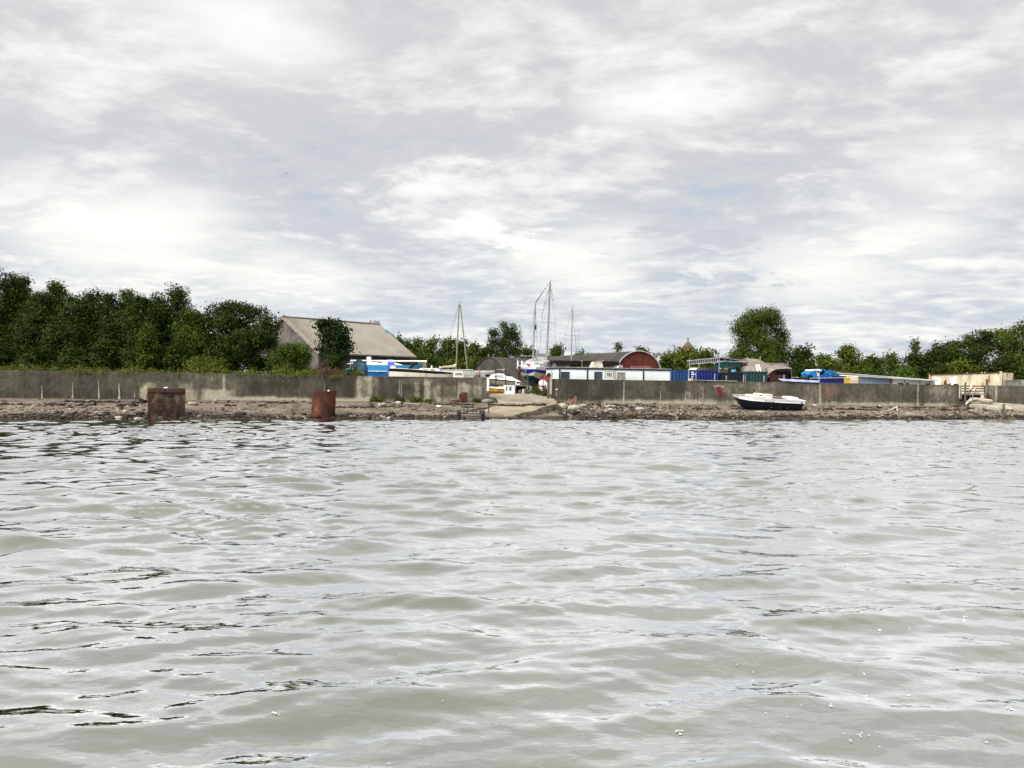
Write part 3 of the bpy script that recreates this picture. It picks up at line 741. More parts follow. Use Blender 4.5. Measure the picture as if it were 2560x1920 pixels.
def make_stones():
    rng = np.random.default_rng(11); n = 26000
    X = rng.uniform(-46, 66, n); f = rng.beta(1.1, 1.3, n) * 1.0 - .02
    l = X * 1.02; keep = ~((X > -3.6) & (X < 3.6) & (f > .0)); X, f = X[keep], f[keep]
    dens = fbm(X * .35, f * 5, 161, 3) + .22 * sstep(3, 5, X) * sstep(16, 10, X) + .15 * sstep(-16, -24, X) * sstep(.6, .2, f)
    k = dens > rng.uniform(.28, .72, len(X)); X, f = X[k], f[k]
    Y = ysh(X) + f * (yw(X) - ysh(X)); n = len(X)
    size = np.exp(rng.normal(-3.05, .55, n)) * (1 + .6 * sstep(3, 5, X) * sstep(18, 8, X)) * (1 + .5 * sstep(.35, .05, f))
    size = np.clip(size, .022, .24)
    pal = np.array([[.16, .135, .10], [.085, .068, .047], [.24, .205, .155], [.036, .029, .021], [.18, .125, .09], [.12, .10, .077], [.36, .33, .27]])
    w = np.array([.20, .22, .19, .17, .06, .10, .06]); ci = rng.choice(7, n, p=w / w.sum())
    wetm = f < .22; ci[wetm & (rng.random(n) < .78)] = 3
    C = pal[ci] * rng.uniform(.7, 1.2, (n, 1))
    o = scatter('shingle', np.c_[X, Y, beach_z(X, Y)], size, .45, C, 'stonecol', 0, 12)
    tag(o, 'loose stones and pebbles on the beach', kind='stuff')
    # tide-line weed
    n = 4200; X = rng.uniform(-46, 62, n); f = np.where(rng.random(n) < .55, .62, .80) + .03 * (fbm(X * .25, 0 * X, 61) - .5) * 4 + rng.normal(0, .012, n)
    lo = rng.random(n) < .34; f = np.where(lo, rng.uniform(.01, .14, n), f)
    k = (fbm(X * .9, f * 6, 71) > .5) & ~((X > -2.9) & (X < 3.8)); X, f = X[k], f[k]; Y = ysh(X) + f * (yw(X) - ysh(X))
    o = scatter('seaweed', np.c_[X, Y, beach_z(X, Y)], np.exp(rng.normal(-2.2, .4, len(X))), .38, None, 'weedstuff', 0, 13)
    tag(o, 'dark seaweed along the tide lines', kind='stuff')
    # the same line of weed crossing the slipway
    pts = []
    for px in np.arange(1222, 1360, .55):
        pts.append(onslip(px, 1012.5 + 3.2 * (px - 1222) / 100 * (1 if px < 1310 else .6) + (2 if px > 1310 else 0) * -.9 + rng.normal() * .5))
    P = np.array([tuple(p) for p in pts]); P[:, 2] += .01
    sz = np.exp(rng.normal(-2.35, .35, len(P)))
    o = scatter('wrack_line', P, sz, .4, None, 'weedstuff', 0, 14); tag(o, 'line of dark wrack across the slipway', kind='stuff')


make_stones()


def rock(px, py, w, h, m, label, seed, flat=.5, cat='rock', zf=None):
    rng = np.random.default_rng(seed); P = drop(px, py, zf) if zf else gnd(px, py); s = P.y / 1920
    v, f = ico()[1]; v = v.copy(); v *= (1 + .22 * (fbm(v[:, :1] * 1.6 + seed, v[:, 1:2] * 1.6 + v[:, 2:] * 1.3, seed, 3) - .5) * 2)
    v = np.sign(v) * np.abs(v) ** .8
    V = v * np.array([w * s / 2, w * s / 2 * .8, h * s * .62]); V = V + np.array([P.x, P.y, P.z + h * s * .36])
    o = npmesh('rock', V, f, m, loc=(P.x, P.y, P.z - .05)); return tag(o, label, cat, 'larger rocks on the beach')


rock(1406, 1022, 24, 15, 'concrete_pale', 'pale square boulder against the upper end of the slipway rubble', 1)
rock(1431, 1036, 38, 12, 'rubble', 'broad brown slab of rock at the foot of the slipway rubble', 2)
rock(1436, 1023, 36, 11, 'concrete_pale', 'flat sandy slab perched above the broad brown slab', 3)
rock(1500, 1033, 22, 10, 'stone_red', 'reddish stone slab low on the beach under the white cabins', 4)
rock(1514, 1038, 22, 9, 'weedstuff', 'dark weedy stone touching the reddish slab', 5)
rock(1588, 1043, 16, 15, 'rust_dark', 'dark pointed rock standing at the water edge', 6)
rock(1601, 1025, 26, 7, 'concrete_pale', 'pale flat rock above the dark pointed one', 7)
rock(1528, 1018, 24, 6, 'concrete_pale', 'long pale stone in the middle of the beach below the cabins', 8)
rock(1424, 1009, 26, 7, 'stone_red', 'pinkish stone just below the brown board', 9)
rock(1458, 1016, 18, 6, 'concrete_pale', 'small pale stone right of the pinkish one', 10)
rock(313, 1031, 13, 7, 'concrete_pale', 'pale angular stone left of the big rusty box', 11)
rock(350, 1036, 22, 8, 'rubble', 'brown boulder beside the left side of the rusty box', 12)
rock(482, 1012, 26, 8, 'concrete_pale', 'light stone beside the top right of the rusty box', 13)
rock(1097, 1017, 13, 4.5, 'white', 'bright white stone on the tide line left of the trailer', 14)
rock(1218, 1002, 30, 9, 'concrete', 'slab of rubble tipped against the wall end at the slipway', 15)
rock(1352, 987, 8, 8, 'white_dirty', 'white stone among the weeds at the gap', 16, zf=lambda x, y: slip_z(y))
rock(2105, 1033, 14, 5, 'rust_dark', 'dark chunk of debris right of the stranded boat', 17)
rock(958, 1013, 12, 6, 'concrete_pale', 'buff stone on the weed line under the white hull', 18)
# ---------------------------------------------------------------- foliage
def foliage(name, blobs, n, leaf, mat, parent, seed, spray=9, droop=0., fill=.16, rag=.16, kind=None):
    rng = np.random.default_rng(seed); B = np.asarray(blobs, float); nc = max(1, n // spray)
    w = B[:, 3] * B[:, 5] + B[:, 3] * B[:, 4]; bi = rng.choice(len(B), nc, p=w / w.sum()); b = B[bi]
    d = rng.normal(size=(nc, 3)); d[:, 2] += .15; d /= np.linalg.norm(d, axis=1, keepdims=True)
    rad = 1 - np.abs(rng.normal(0, rag, nc)) + (rng.random(nc) < .12) * rng.uniform(0, .28, nc)
    ins = rng.random(nc) < fill; rad[ins] = rng.uniform(.1, .85, ins.sum())
    c = b[:, :3] + d * rad[:, None] * b[:, 3:]
    ct = rng.random(nc)
    L = np.repeat(c, spray, 0); O = np.repeat(d, spray, 0); m = len(L)
    L = L + rng.normal(0, leaf * 1.5, (m, 3)) * np.array([1, 1, .75])
    if droop: L[:, 2] -= np.abs(rng.normal(0, droop, m))
    nn = O * .8 + rng.normal(0, .38, (m, 3)) + np.array([0, 0, .35]); nn /= np.linalg.norm(nn, axis=1, keepdims=True)
    t = rng.normal(size=(m, 3)) + (np.array([0, 0, -2.2]) if droop else 0); t -= nn * (t * nn).sum(1, keepdims=True); t /= np.linalg.norm(t, axis=1, keepdims=True)
    s = np.cross(nn, t); a = (leaf * rng.uniform(.6, 1.35, m))[:, None]
    wd = .42 if droop == 0 else .3
    V = np.stack([L - t * a * .75, L + s * a * wd - t * a * .05 + nn * a * .08, L + t * a * .75, L - s * a * wd - t * a * .05 + nn * a * .08], 1).reshape(-1, 3)
    F = np.arange(m * 4).reshape(-1, 4)
    tint = np.clip(np.repeat(ct, spray) * .78 + rng.random(m) * .22, 0, 1)
    return npmesh(name, V, F, mat, parent, attr=np.repeat(tint, 4), loc=None if parent else (float(V[:, 0].mean()), float(V[:, 1].mean()), float(V[:, 2].min())))


PROF = {
    'round': lambda h: math.sqrt(max(0., 1 - ((h - .52) / .52) ** 2)) ** .8, 'wood': lambda h: .95 if h < .55 else max(.16, .95 * (1 - ((h - .55) / .47) ** 1.5)),
    'birch': lambda h: (.35 + 1.3 * h if h < .45 else .95 - .12 * (h - .45)) * (1 if h < .72 else max(.1, 1 - ((h - .72) / .3) ** 1.7)),
    'conifer': lambda h: max(.06, (1 - h) ** .85), 'bush': lambda h: math.sqrt(max(0., 1 - h * h)), 'spread': lambda h: (.55 + h * .75 if h < .6 else max(.15, 1.0 - ((h - .6) / .42) ** 2)),
    'wide': lambda h: .9 if h < .35 else (.78 if h < .55 else .86 if h < .8 else max(.15, .86 - (h - .8) * 3.2)),
}


def tree(name, label, group, px, top, Y, wpx, kind, n, leaf, mat, seed, base=1.6, cat='tree', bottom=.08, droop=0., trunk='bark', nb=18, fill=.16, sub='crown', lean=0., wisps=0):
    rng = random.Random(seed); P = at(px, 940, Y); zt = at(px, top, Y).z; H = zt - base; Wd = wpx / 1920 * Y / 2
    root = thing(name, label, cat, (P.x, P.y, base), group); f = PROF[kind]; bl = []
    for k in range(nb):
        h = bottom + (1 - bottom) * ((k + rng.random()) / nb); R = max(.18, f(h)) * Wd; a = rng.uniform(0, 6.28); q = math.sqrt(rng.random())
        br = R * rng.uniform(.34, .58) if kind != 'conifer' else R * rng.uniform(.5, .8); rr = max(0, R - br) * q
        bz = min(br * rng.uniform(.75, 1.1), H * .16 + .3)
        z = base + min(h * H, H - bz * 1.05)
        bl.append((P.x + rr * math.cos(a) * (1 if rng.random() < .5 else 1.12) + lean * h * H, P.y + rr * math.sin(a), z, br, br, bz))
    for k in range(wisps):
        a = rng.uniform(0, 6.28); h = rng.uniform(.82, 1.0); R = f(min(h, .93)) * Wd * rng.uniform(.1, .75)
        bl.append((P.x + R * math.cos(a) + lean * h * H, P.y + R * math.sin(a), base + h * H, .16 * Wd, .16 * Wd, .10 * H * rng.uniform(.4, .8)))
    foliage(sub, bl, n, leaf, mat, root, seed, droop=droop, fill=fill)
    if trunk:
        mb = MB(); r0 = max(.05, H * .016)
        mid = [(P.x + lean * H * t + rng.uniform(-.02, .02) * H * t, P.y, base + H * t) for t in (0, .2, .42, .65, .86)]
        mb.tube(mid, [r0, r0 * .8, r0 * .6, r0 * .36, r0 * .12], 7)
        for b in bl[2::2]:
            t = max(.12, min(.8, (b[2] - base) / H - .18)); s = Vector((P.x + lean * H * t, P.y, base + H * t)); e = Vector(b[:3])
            mb.tube([s, s.lerp(e, .55) + Vector((0, 0, .04 * H)), e], [r0 * .42, r0 * .26, r0 * .08], 5)
        mb.build('trunk', trunk, root)
    return root


def ptree(name, label, group, blobs, Y, n, leaf, mat, seed, base=1.6, droop=0., trunk='bark', fill=.2, x0=None, rag=.2):
    """a tree whose crown masses were measured one by one: (px, py, half width, half height) each"""
    rng = random.Random(seed); s = Y / 1920; bl = []
    cx = x0 or sum(b[0] for b in blobs) / len(blobs); P = at(cx, 940, Y); root = thing(name, label, 'tree', (P.x, P.y, base), group)
    for px, py, rx, ry in blobs:
        for k in range(5):
            q = at(px + rng.uniform(-.42, .42) * rx, py + rng.uniform(-.35, .35) * ry, Y); f = rng.uniform(.58, .84)
            bl.append((q.x, q.y + rng.uniform(-1, 1) * rx * s * 1.3, q.z, rx * s * f, rx * s * f, ry * s * f))
        for k in range(2):
            a = rng.uniform(0, 6.28); q = at(px + math.cos(a) * rx * .92, py + math.sin(a) * ry * .92, Y); bl.append((q.x, q.y + rng.uniform(-.5, .5) * rx * s, q.z, rx * s * .2, rx * s * .2, ry * s * .26))
    foliage('crown', bl, n, leaf, mat, root, seed, droop=droop, fill=fill, rag=rag)
    mb = MB(); H = max(b[2] for b in bl) - base; r0 = max(.05, H * .018); mid = [Vector((P.x + rng.uniform(-.02, .02) * H * t, P.y, base + H * t)) for t in (0, .2, .42, .65, .86)]; mb.tube(mid, [r0, r0 * .8, r0 * .6, r0 * .36, r0 * .12], 7)
    for b in bl[::5]:
        t = max(.1, min(.8, (b[2] - base) / H - .2)); st = Vector((P.x, P.y, base + H * t)); e = Vector(b[:3]); mb.tube([st, st.lerp(e, .55) + UP * .04 * H, e], [r0 * .42, r0 * .26, r0 * .08], 5)
    mb.build('trunk', trunk, root); return root


GW = 'trees of the dark wood on the left'
WOOD = [(-28, 668, 66, 120, 'tall dark tree cut by the left edge of the view'), (17, 688, 64, 84, 'dark feathery tree, second from the left end of the wood'), (56, 690, 67, 78, 'pale tipped tree, third from the left end of the wood'),
        (98, 722, 63, 84, 'lower rounded tree, fourth from the left end of the wood'), (139, 702, 66, 66, 'narrow tree with a pointed wind-bent top, fifth from the left end of the wood'), (181, 738, 63, 90, 'low dark tree in the dip of the wood skyline'),
        (226, 724, 66, 80, 'broad dark tree, just right of the dip in the wood skyline'), (266, 734, 64, 84, 'loose leaved tree in the middle of the wood'), (314, 722, 66, 82, 'dark full tree with a crest, right of the middle of the wood'),
        (352, 736, 63, 84, 'low tree showing sky between it and the tallest feathery top'), (392, 732, 66, 84, 'dark leafy tree left of the tallest feathery top'), (436, 708, 65, 86, 'tree with the tall thin feathery top at the right end of the wood'), (478, 768, 63, 70, 'small dark tree between the feathery top and the big round tree')]
for i, (px, top, Y, w, lab) in enumerate(WOOD):
    tree('broadleaf_tree', lab, GW, px, top + 9, Y, w * 2.0, 'wood', 19000, .125, 'leaf_dark' if i % 4 else 'leaf_mid', 100 + i, base=2.5, bottom=.02, nb=34, wisps=14, fill=.2, lean=.02 if i % 2 else -.01)
UNDER = [(-10, 850, 60, 110, 'leaf_dark', 'dark bush under the tree cut by the left edge'), (80, 870, 60, 110, 'leaf_dark', 'dark green bush at the foot of the wood, second from the left'), (120, 835, 60.5, 70, 'leaf_dark', 'taller green shrub in front of the low fourth tree'), (190, 872, 60, 110, 'leaf_dark', 'dark low bush beneath the dip of the skyline'),
         (258, 850, 60, 80, 'leaf_dark', 'spreading bush in front of the middle of the wood'), (365, 806, 60, 64, 'leaf_mid', 'bright green sapling standing out before the dark wood'), (330, 875, 60.5, 100, 'leaf_dark', 'dark bush at the left of the bright sapling'), (440, 862, 61, 110, 'leaf_dark', 'dark bush right of the bright sapling')]
for i, (px, top, Y, w, m, lab) in enumerate(UNDER):
    tree('bush', lab, 'bushes at the foot of the wood', px, top, Y, w, 'bush', 5200, .13, m, 140 + i, base=2.5, cat='bush', trunk=None, nb=14, sub='foliage', bottom=.0)
ptree('round_tree', 'large round dark green tree left of the barn', None, [(590, 768, 30, 18), (550, 782, 28, 24), (632, 782, 34, 24), (668, 815, 28, 28), (520, 810, 24, 28), (590, 803, 56, 36), (640, 840, 48, 40), (550, 850, 48, 40), (676, 860, 24, 34), (600, 885, 78, 34), (515, 872, 28, 38), (600, 845, 60, 30), (550, 912, 46, 22), (645, 912, 44, 22)], 66, 34000, .14, 'leaf_dark', 160, base=2.5, x0=594)
tree('bush', 'flat spreading olive shrub on the bank below the large round tree', 'shrubs along the wall top', 520, 893, 60.2, 150, 'bush', 7000, .11, 'leaf_olive', 161, base=2.6, cat='bush', trunk=None, nb=22, sub='foliage', bottom=0)
tree('bush', 'dark green shrub just right of the large round tree', 'shrubs along the wall top', 705, 862, 64, 90, 'round', 7000, .13, 'leaf_mid', 162, base=2.4, cat='bush', trunk=None, nb=18, sub='foliage', bottom=.0)
tree('bush', 'light green feathery shrub against the barn gable', 'shrubs along the wall top', 745, 858, 65, 72, 'round', 8000, .11, 'leaf_light', 163, base=2.4, cat='bush', trunk='bark', nb=22, sub='foliage', bottom=.0)
ptree('sycamore', 'young dark sycamore standing in front of the pale barn roof', None, [(807, 816, 10, 7), (829, 813, 14, 9), (848, 822, 12, 10), (819, 832, 14, 11), (861, 828, 10, 8), (840, 838, 18, 13), (820, 850, 14, 11), (856, 852, 13, 10), (838, 868, 24, 13), (865, 872, 10, 8), (808, 873, 10, 7), (838, 888, 26, 11)], 67, 5200, .2, 'leaf_syc', 164, base=2.2, x0=836, fill=.12, rag=.12)
tree('bush', 'dark bush at the foot of the young sycamore', 'shrubs along the wall top', 826, 884, 65, 74, 'bush', 4200, .13, 'leaf_dark', 165, base=2.3, cat='bush', trunk=None, nb=12, sub='foliage', bottom=0)

# weeds and brambles along the wall top
def weeds(name, label, p0, p1, h0, h1, n, mat, seed, s0=.1, s1=1.6, zb=2.72, leaf=.085, cat=None):
    rng = random.Random(seed); bl = []
    for k in range(n):
        px = rng.uniform(p0, p1); s = rng.uniform(s0, s1); P = wl(px, 930, s); h = rng.uniform(h0, h1) * (1 - .25 * rng.random() * (s < .4)); r = rng.uniform(.16, .45)
        bl.append((P.x, P.y, zb + h * .45, r, r * .8, h * .55))
        if rng.random() < .3: bl.append((P.x + rng.uniform(-.2, .2), P.y, zb + h * rng.uniform(1., 1.5), r * .3, r * .3, h * .35))
    return tag(foliage(name, bl, n * 130, leaf, mat, None, seed, spray=6, fill=.3), label, cat, kind='stuff')


weeds('undergrowth', 'brambles and weeds along the top of the left wall', -60, 790, .28, .52, 150, 'leaf_weed', 170, zb=2.66)
weeds('undergrowth', 'thick weeds by the barn end of the wall', 690, 905, .45, .85, 46, 'leaf_weed', 171, zb=2.6, s1=2.6)
weeds('willowherb', 'faded pinkish willowherb on the wall top', 785, 866, .55, .85, 16, 'leaf_pink', 172, s0=.2, s1=1.0, zb=2.75, leaf=.06)
weeds('hanging_weeds', 'green weed hanging over the wall edge', 826, 846, .14, .24, 3, 'leaf_weed', 173, s0=-.10, s1=-.06, zb=2.66, leaf=.055)
def gtuft(px, py, w, h, mat, seed, lab):
    rng = random.Random(seed); P = gnd(px, py); s = P.y / 1920
    bl = [(P.x + rng.uniform(-.5, .5) * w * s, P.y + rng.uniform(-.2, .2), P.z + h * s * .3, .12 + .1 * w * s * rng.random(), .15, h * s * rng.uniform(.3, .6)) for _ in range(9)]
    o = foliage('weed_tuft', bl, 900, .07, mat, None, seed, spray=5, fill=.4); return tag(o, lab, 'weeds', 'weed tufts at the foot of the left wall')
gtuft(944, 1000, 26, 16, 'leaf_olive', 180, 'bright green weed tuft at the foot of the left wall'); gtuft(998, 999, 12, 12, 'leaf_mid', 181, 'small dark tuft between the two larger weed patches')
gtuft(1036, 1000, 36, 16, 'leaf_olive', 182, 'wide olive weed patch at the wall foot'); gtuft(1075, 998, 18, 8, 'leaf_olive', 183, 'low weed patch right of the wide olive one'); gtuft(1196, 998, 20, 12, 'leaf_mid', 184, 'weed tuft beside the tipped rubble slab')

# ---------------------------------------------------------------- barn
def corr(mb, p00, p10, p11, p01, n, amp, nrm):
    """corrugated sheet across p00-p10, running p00-p01"""
    A = []
    for i in range(2 * n + 1):
        t = i / (2 * n); o = nrm * (amp if i % 2 else -amp); A.append([p00.lerp(p10, t) + o, p01.lerp(p11, t) + o])
    return mb.grid(A)


def make_barn():
    a = .84940793; o = Vector((-21.51, 85, 0)); d = Vector((math.cos(a), math.sin(a), 0)); n = Vector((-d.y, d.x, 0)); L, hw, ze, zr = 14.46, 7.344, 5.38, 9.654
    root = thing('barn', 'long stone barn with a pale corrugated pitched roof behind the left yard', 'barn', o + d * L / 2 + n * hw + UP * 1.5)
    i0, i1 = .35, L - .35; mb = MB(); ins = .45
    def R(u, v): return o + d * u + n * v
    zi = ze + (zr - ze) * ins / hw - .12
    for u0, u1 in ((i0, i0 + .4), (i1 - .4, i1)):
        g = [R(u0, ins) + UP * 1.4, R(u0, 2 * hw - ins) + UP * 1.4, R(u0, 2 * hw - ins) + UP * zi, R(u0, hw) + UP * (zr - .2), R(u0, ins) + UP * zi]
        mb.prism(g, d * (u1 - u0))
    mb.build('gable_wall', 'barn_wall', root)
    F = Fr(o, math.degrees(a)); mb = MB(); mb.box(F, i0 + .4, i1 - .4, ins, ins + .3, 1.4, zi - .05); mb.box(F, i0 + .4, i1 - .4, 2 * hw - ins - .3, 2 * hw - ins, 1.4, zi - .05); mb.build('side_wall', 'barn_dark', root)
    for sgn, v0, v1, nm in ((1, 0., hw, 'roof'), (-1, 2 * hw, hw, 'roof')):
        mb = MB(); nr = (n * (-sgn) * (zr - ze) + UP * hw).normalized()
        corr(mb, R(0, v0) + UP * ze, R(L, v0) + UP * ze, R(L, v1) + UP * zr, R(0, v1) + UP * zr, 36, .022, nr); mb.build(nm, 'barn_roof', root, thick=.03)
    mb = MB(); mb.bar(R(-.05, hw) + UP * (zr + .05), R(L + .05, hw) + UP * (zr + .05), .35, .12); mb.build('ridge_cap', 'trim', root)
    for u in (.08, L - .08):
        for v in (0, 2 * hw): mb = MB(); mb.bar(R(u, v) + UP * (ze - .12), R(u, hw) + UP * (zr - .12), .1, .24); mb.build('barge_board', 'trim', root)
    mb = MB(); mb.bar(R(0, -.06) + UP * (ze - .08), R(L, -.06) + UP * (ze - .08), .14, .12); mb.build('gutter', 'trim', root)
    # lighter ribbed strip of newer sheets near the gable
    mb = MB(); nr = (-n * (zr - ze) + UP * hw).normalized()
    for k in range(6):
        u = .5 + k * .34; mb.bar(R(u, .05) + UP * ze + nr * .06, R(u, hw - .1) + UP * (zr - .06) + nr * .06, .07, .07)
    mb.build('roof_rib', 'trim', root)
    return [R(L * t, hw) + UP * (zr + .11) for t in (.55, .9, .94, .965, .99)]


RIDGE = make_barn()
P = at(973, 848, 100); mb = MB(); mb.ell(Fr((P.x - 1.0, P.y, 4.4)), (0, 0, 0), (2.9, 2.9, 4.6), 20, 12)
solo(mb, 'storage_tank', 'teal_tank', 'domed teal tank showing past the right end of the barn roof', 'tank', smooth=True)

# ---------------------------------------------------------------- curved huts
def make_hut(name, label, o, yaw, L, r, zc, zbase, mroof, mend, ends=(1, 1), door=None, rim=None):
    F = Fr(o, yaw); root = thing(name, label, 'hut', F(L / 2, 0, zbase)); n = 28
    arc = [(-r * math.cos(math.pi * k / n), zc + r * math.sin(math.pi * k / n)) for k in range(n + 1)]
    pr = [(-r, zbase)] + arc + [(r, zbase)]
    mb = MB(); mb.grid([[F(u, y, z) for y, z in pr] for u in np.linspace(0, L, 26)]); mb.build('curved_roof', mroof, root, smooth=True, thick=.05)
    for k, u in enumerate((.12, L - .12)):
        if ends[k]:
            mb = MB(); mb.prism([F(u, y * .997, z - .01) for y, z in pr], F(u + (.08 if k == 0 else -.08), 0, 0) - F(u, 0, 0)); mb.build('end_wall', mend if k == 0 else mroof, root)
    if rim:
        mb = MB(); mb.tube([F(-.04, y * 1.01, z + .01) for y, z in arc], .065, 6); mb.build('roof_edge', rim, root)
    if door: mb = MB(); mb.box(F, -.02, .11, *door); mb.build('door_panel', 'red_pale', root)
    return root


# brown hut on the left, seen side on and receding; red-ended hut to the right
make_hut('curved_hut', 'dark curved-roof hut with no windows behind the white motor cruiser', (-2.6, 84.5, 0), 30, 13, 4.5, .65 + 0, 1.3, 'hut_roof', 'hut_roof')
B = at(1597, 948, 80)
make_hut('curved_hut', 'curved-roof hut with a rust red boarded end behind the white cabins', (B.x, 80, 0), 90 + 17.5, 26, 2.62, 3.28, 1.5, 'hut_roof', 'red_board', door=(-1.45, .95, 1.5, 4.35), rim='alu')

# ---------------------------------------------------------------- trees and houses beyond the yard
GB = 'trees behind the boatyard'
BACK = [(985, 842, 118, 60, 'round', 'leaf_far', 'rounded tree emerging from behind the barn roof end'), (1018, 856, 112, 54, 'round', 'leaf_mid', 'low tree second right of the barn'), (1044, 846, 135, 46, 'spread', 'leaf_far', 'taller tree with a clumped top third right of the barn'),
        (1010, 882, 100, 76, 'bush', 'leaf_olive', 'yellow green bank of bushes below the barn end'), (1082, 848, 130, 64, 'round', 'leaf_far', 'rounded tree just left of the sailboat mast, behind'), (1075, 892, 104, 90, 'bush', 'leaf_mid', 'green thicket behind the horizontal boom'), (1117, 846, 135, 54, 'round', 'leaf_mid', 'domed tree directly left of the leaning spar'),
        (1150, 854, 125, 52, 'round', 'leaf_dark', 'dark tree directly behind the sailboat mast'), (1140, 896, 104, 90, 'bush', 'leaf_olive', 'olive thicket around the foot of the sailboat mast'), (1183, 858, 120, 50, 'spread', 'leaf_far', 'flat topped tree right of the leaning spar'), (1213, 876, 110, 40, 'round', 'leaf_dark', 'dark tree touching the drooping birch'), (1196, 900, 102, 70, 'bush', 'leaf_mid', 'green bush left of the curved hut'),
        (1318, 872, 118, 44, 'round', 'leaf_mid', 'small tree right of the drooping birch'), (1294, 884, 112, 60, 'bush', 'leaf_dark', 'dark bush behind the ridge of the dark curved hut'), (1395, 866, 125, 56, 'round', 'leaf_mid', 'rounded tree between the two tallest masts and the third'), (1452, 880, 135, 44, 'spread', 'leaf_light', 'thin light tree behind the third mast'),
        (1545, 862, 140, 36, 'conifer', 'leaf_far', 'pale wispy tree above the curved roof'), (1608, 872, 120, 50, 'round', 'leaf_mid', 'tree directly above the red hut end'), (1668, 884, 150, 60, 'round', 'leaf_far', 'distant tree right of the white gable'), (1716, 869, 104, 120, 'round', 'leaf_olive', 'yellow green tree in front of the church spire'), (1660, 896, 98, 80, 'bush', 'leaf_dark', 'dark bush between the red hut and the scaffold'), (1764, 876, 101, 70, 'round', 'leaf_olive', 'yellow green tree right of the spire'), (1760, 905, 92, 150, 'bush', 'leaf_mid', 'green hedge mass behind the scaffold canopy')]
for i, (px, top, Y, w, k, m, lab) in enumerate(BACK):
    big = k == 'bush'
    tree('bush' if big else 'broadleaf_tree', lab, GB, px, top, Y, w * 1.12, k, 3600, .26, m, 200 + i, base=1.4, cat='bush' if big else 'tree', bottom=.0 if big else .04, nb=16, trunk=None if big else 'bark', sub='foliage' if big else 'crown', wisps=0 if big else 4, fill=.3)
ptree('birch', 'drooping birch standing alone behind the dark curved hut', None, [(1257, 811, 11, 9), (1236, 829, 15, 12), (1284, 817, 11, 9), (1269, 830, 20, 13), (1289, 836, 13, 12), (1232, 851, 14, 14), (1262, 852, 22, 15), (1295, 853, 10, 10), (1229, 873, 11, 12), (1255, 877, 22, 13), (1285, 875, 18, 12), (1250, 895, 28, 10)], 100, 12000, .16, 'leaf_dark', 230, base=1.5, droop=.32, trunk='bark_birch', fill=.12, x0=1258)
ptree('birch', 'biggest tree on the skyline, tall full birch behind the tarpaulined boats', None, [(1888, 786, 40, 24), (1922, 785, 28, 22), (1862, 815, 28, 30), (1900, 820, 46, 34), (1935, 812, 22, 32), (1957, 836, 18, 28), (1966, 851, 10, 24), (1856, 850, 24, 30), (1896, 855, 42, 30), (1935, 870, 32, 30), (1842, 879, 26, 22), (1880, 890, 42, 22), (1925, 895, 42, 22), (1962, 890, 17, 22)], 98, 32000, .17, 'leaf_mid', 231, base=1.5, droop=.30, trunk='bark_birch', fill=.16, x0=1893)
RIGHT = [(1845, 880, 94, 84, 'bush', 'leaf_mid', 'green skirt of bushes left under the biggest tree'), (1925, 872, 92, 96, 'bush', 'leaf_mid', 'green shrub mass right under the biggest tree'), (2005, 866, 96, 86, 'round', 'leaf_dark', 'dark rounded tree right of the biggest tree'), (1995, 905, 90, 90, 'bush', 'leaf_dark', 'very dark bush behind the right end of the brown tarpaulin'), (2058, 888, 120, 56, 'round', 'leaf_far', 'low pale tree behind the blue cab'),
         (2124, 866, 108, 100, 'spread', 'leaf_olive', 'spreading yellow green tree above the blue cab'), (2080, 900, 98, 90, 'bush', 'leaf_olive', 'olive bush left below the spreading tree'), (2180, 892, 112, 70, 'round', 'leaf_mid', 'green rounded tree right of the spreading one'), (2226, 884, 122, 76, 'spread', 'leaf_far', 'pale flat tree above the long low shed'), (2170, 915, 95, 110, 'bush', 'leaf_mid', 'bush bank behind the beige box'), (2262, 916, 96, 70, 'bush', 'leaf_light', 'light green bush behind the white shed'), (2287, 857, 110, 36, 'conifer', 'leaf_far', 'slim pointed tree left of the high wood'), (2285, 888, 106, 64, 'round', 'leaf_dark', 'dark broad tree below the slim pointed one'),
         (2330, 880, 112, 70, 'round', 'leaf_mid', 'low end tree of the high wood on the right'), (2352, 862, 106, 70, 'round', 'leaf_dark', 'dark tree where the high wood starts to climb'), (2388, 850, 108, 86, 'round', 'leaf_mid', 'middle green tree on the slope of the high wood'), (2425, 838, 112, 60, 'spread', 'leaf_far', 'thin leaved tree breaking the slope of the high wood'), (2452, 826, 106, 96, 'round', 'leaf_dark', 'big dark tree above the rusty container'), (2505, 815, 110, 110, 'round', 'leaf_olive', 'large olive green tree on top of the high wood'), (2556, 803, 106, 110, 'round', 'leaf_mid', 'highest tree cut by the right edge of the view'), (2410, 898, 95, 120, 'bush', 'leaf_olive', 'olive brown bush behind the rusty container'), (2500, 885, 94, 120, 'bush', 'leaf_dark', 'dark bush behind the right end of the rusty container'), (2570, 880, 92, 110, 'bush', 'leaf_mid', 'bright green bush above the grey tank at the edge'), (2345, 912, 93, 80, 'bush', 'leaf_dark', 'dark bush at the left end of the rusty container')]
for i, (px, top, Y, w, k, m, lab) in enumerate(RIGHT):
    big = k == 'bush'
    tree('bush' if big else 'broadleaf_tree', lab, GB, px, top, Y, w * 1.12, k, 4600, .23, m, 260 + i, base=1.4, cat='bush' if big else 'tree', bottom=.0 if big else .04, nb=20, trunk=None if big else 'bark', sub='foliage' if big else 'crown', wisps=0 if big else 5, fill=.3)

tag(foliage('far_wood', [(x, 175 + 30 * math.sin(x * .1), 3.2 + 1.3 * math.sin(x * .37), 7, 5, 3.6) for x in range(-150, 215, 6)], 26000, .5, 'leaf_far', None, 299, fill=.3), 'far line of trees closing the view', kind='stuff')

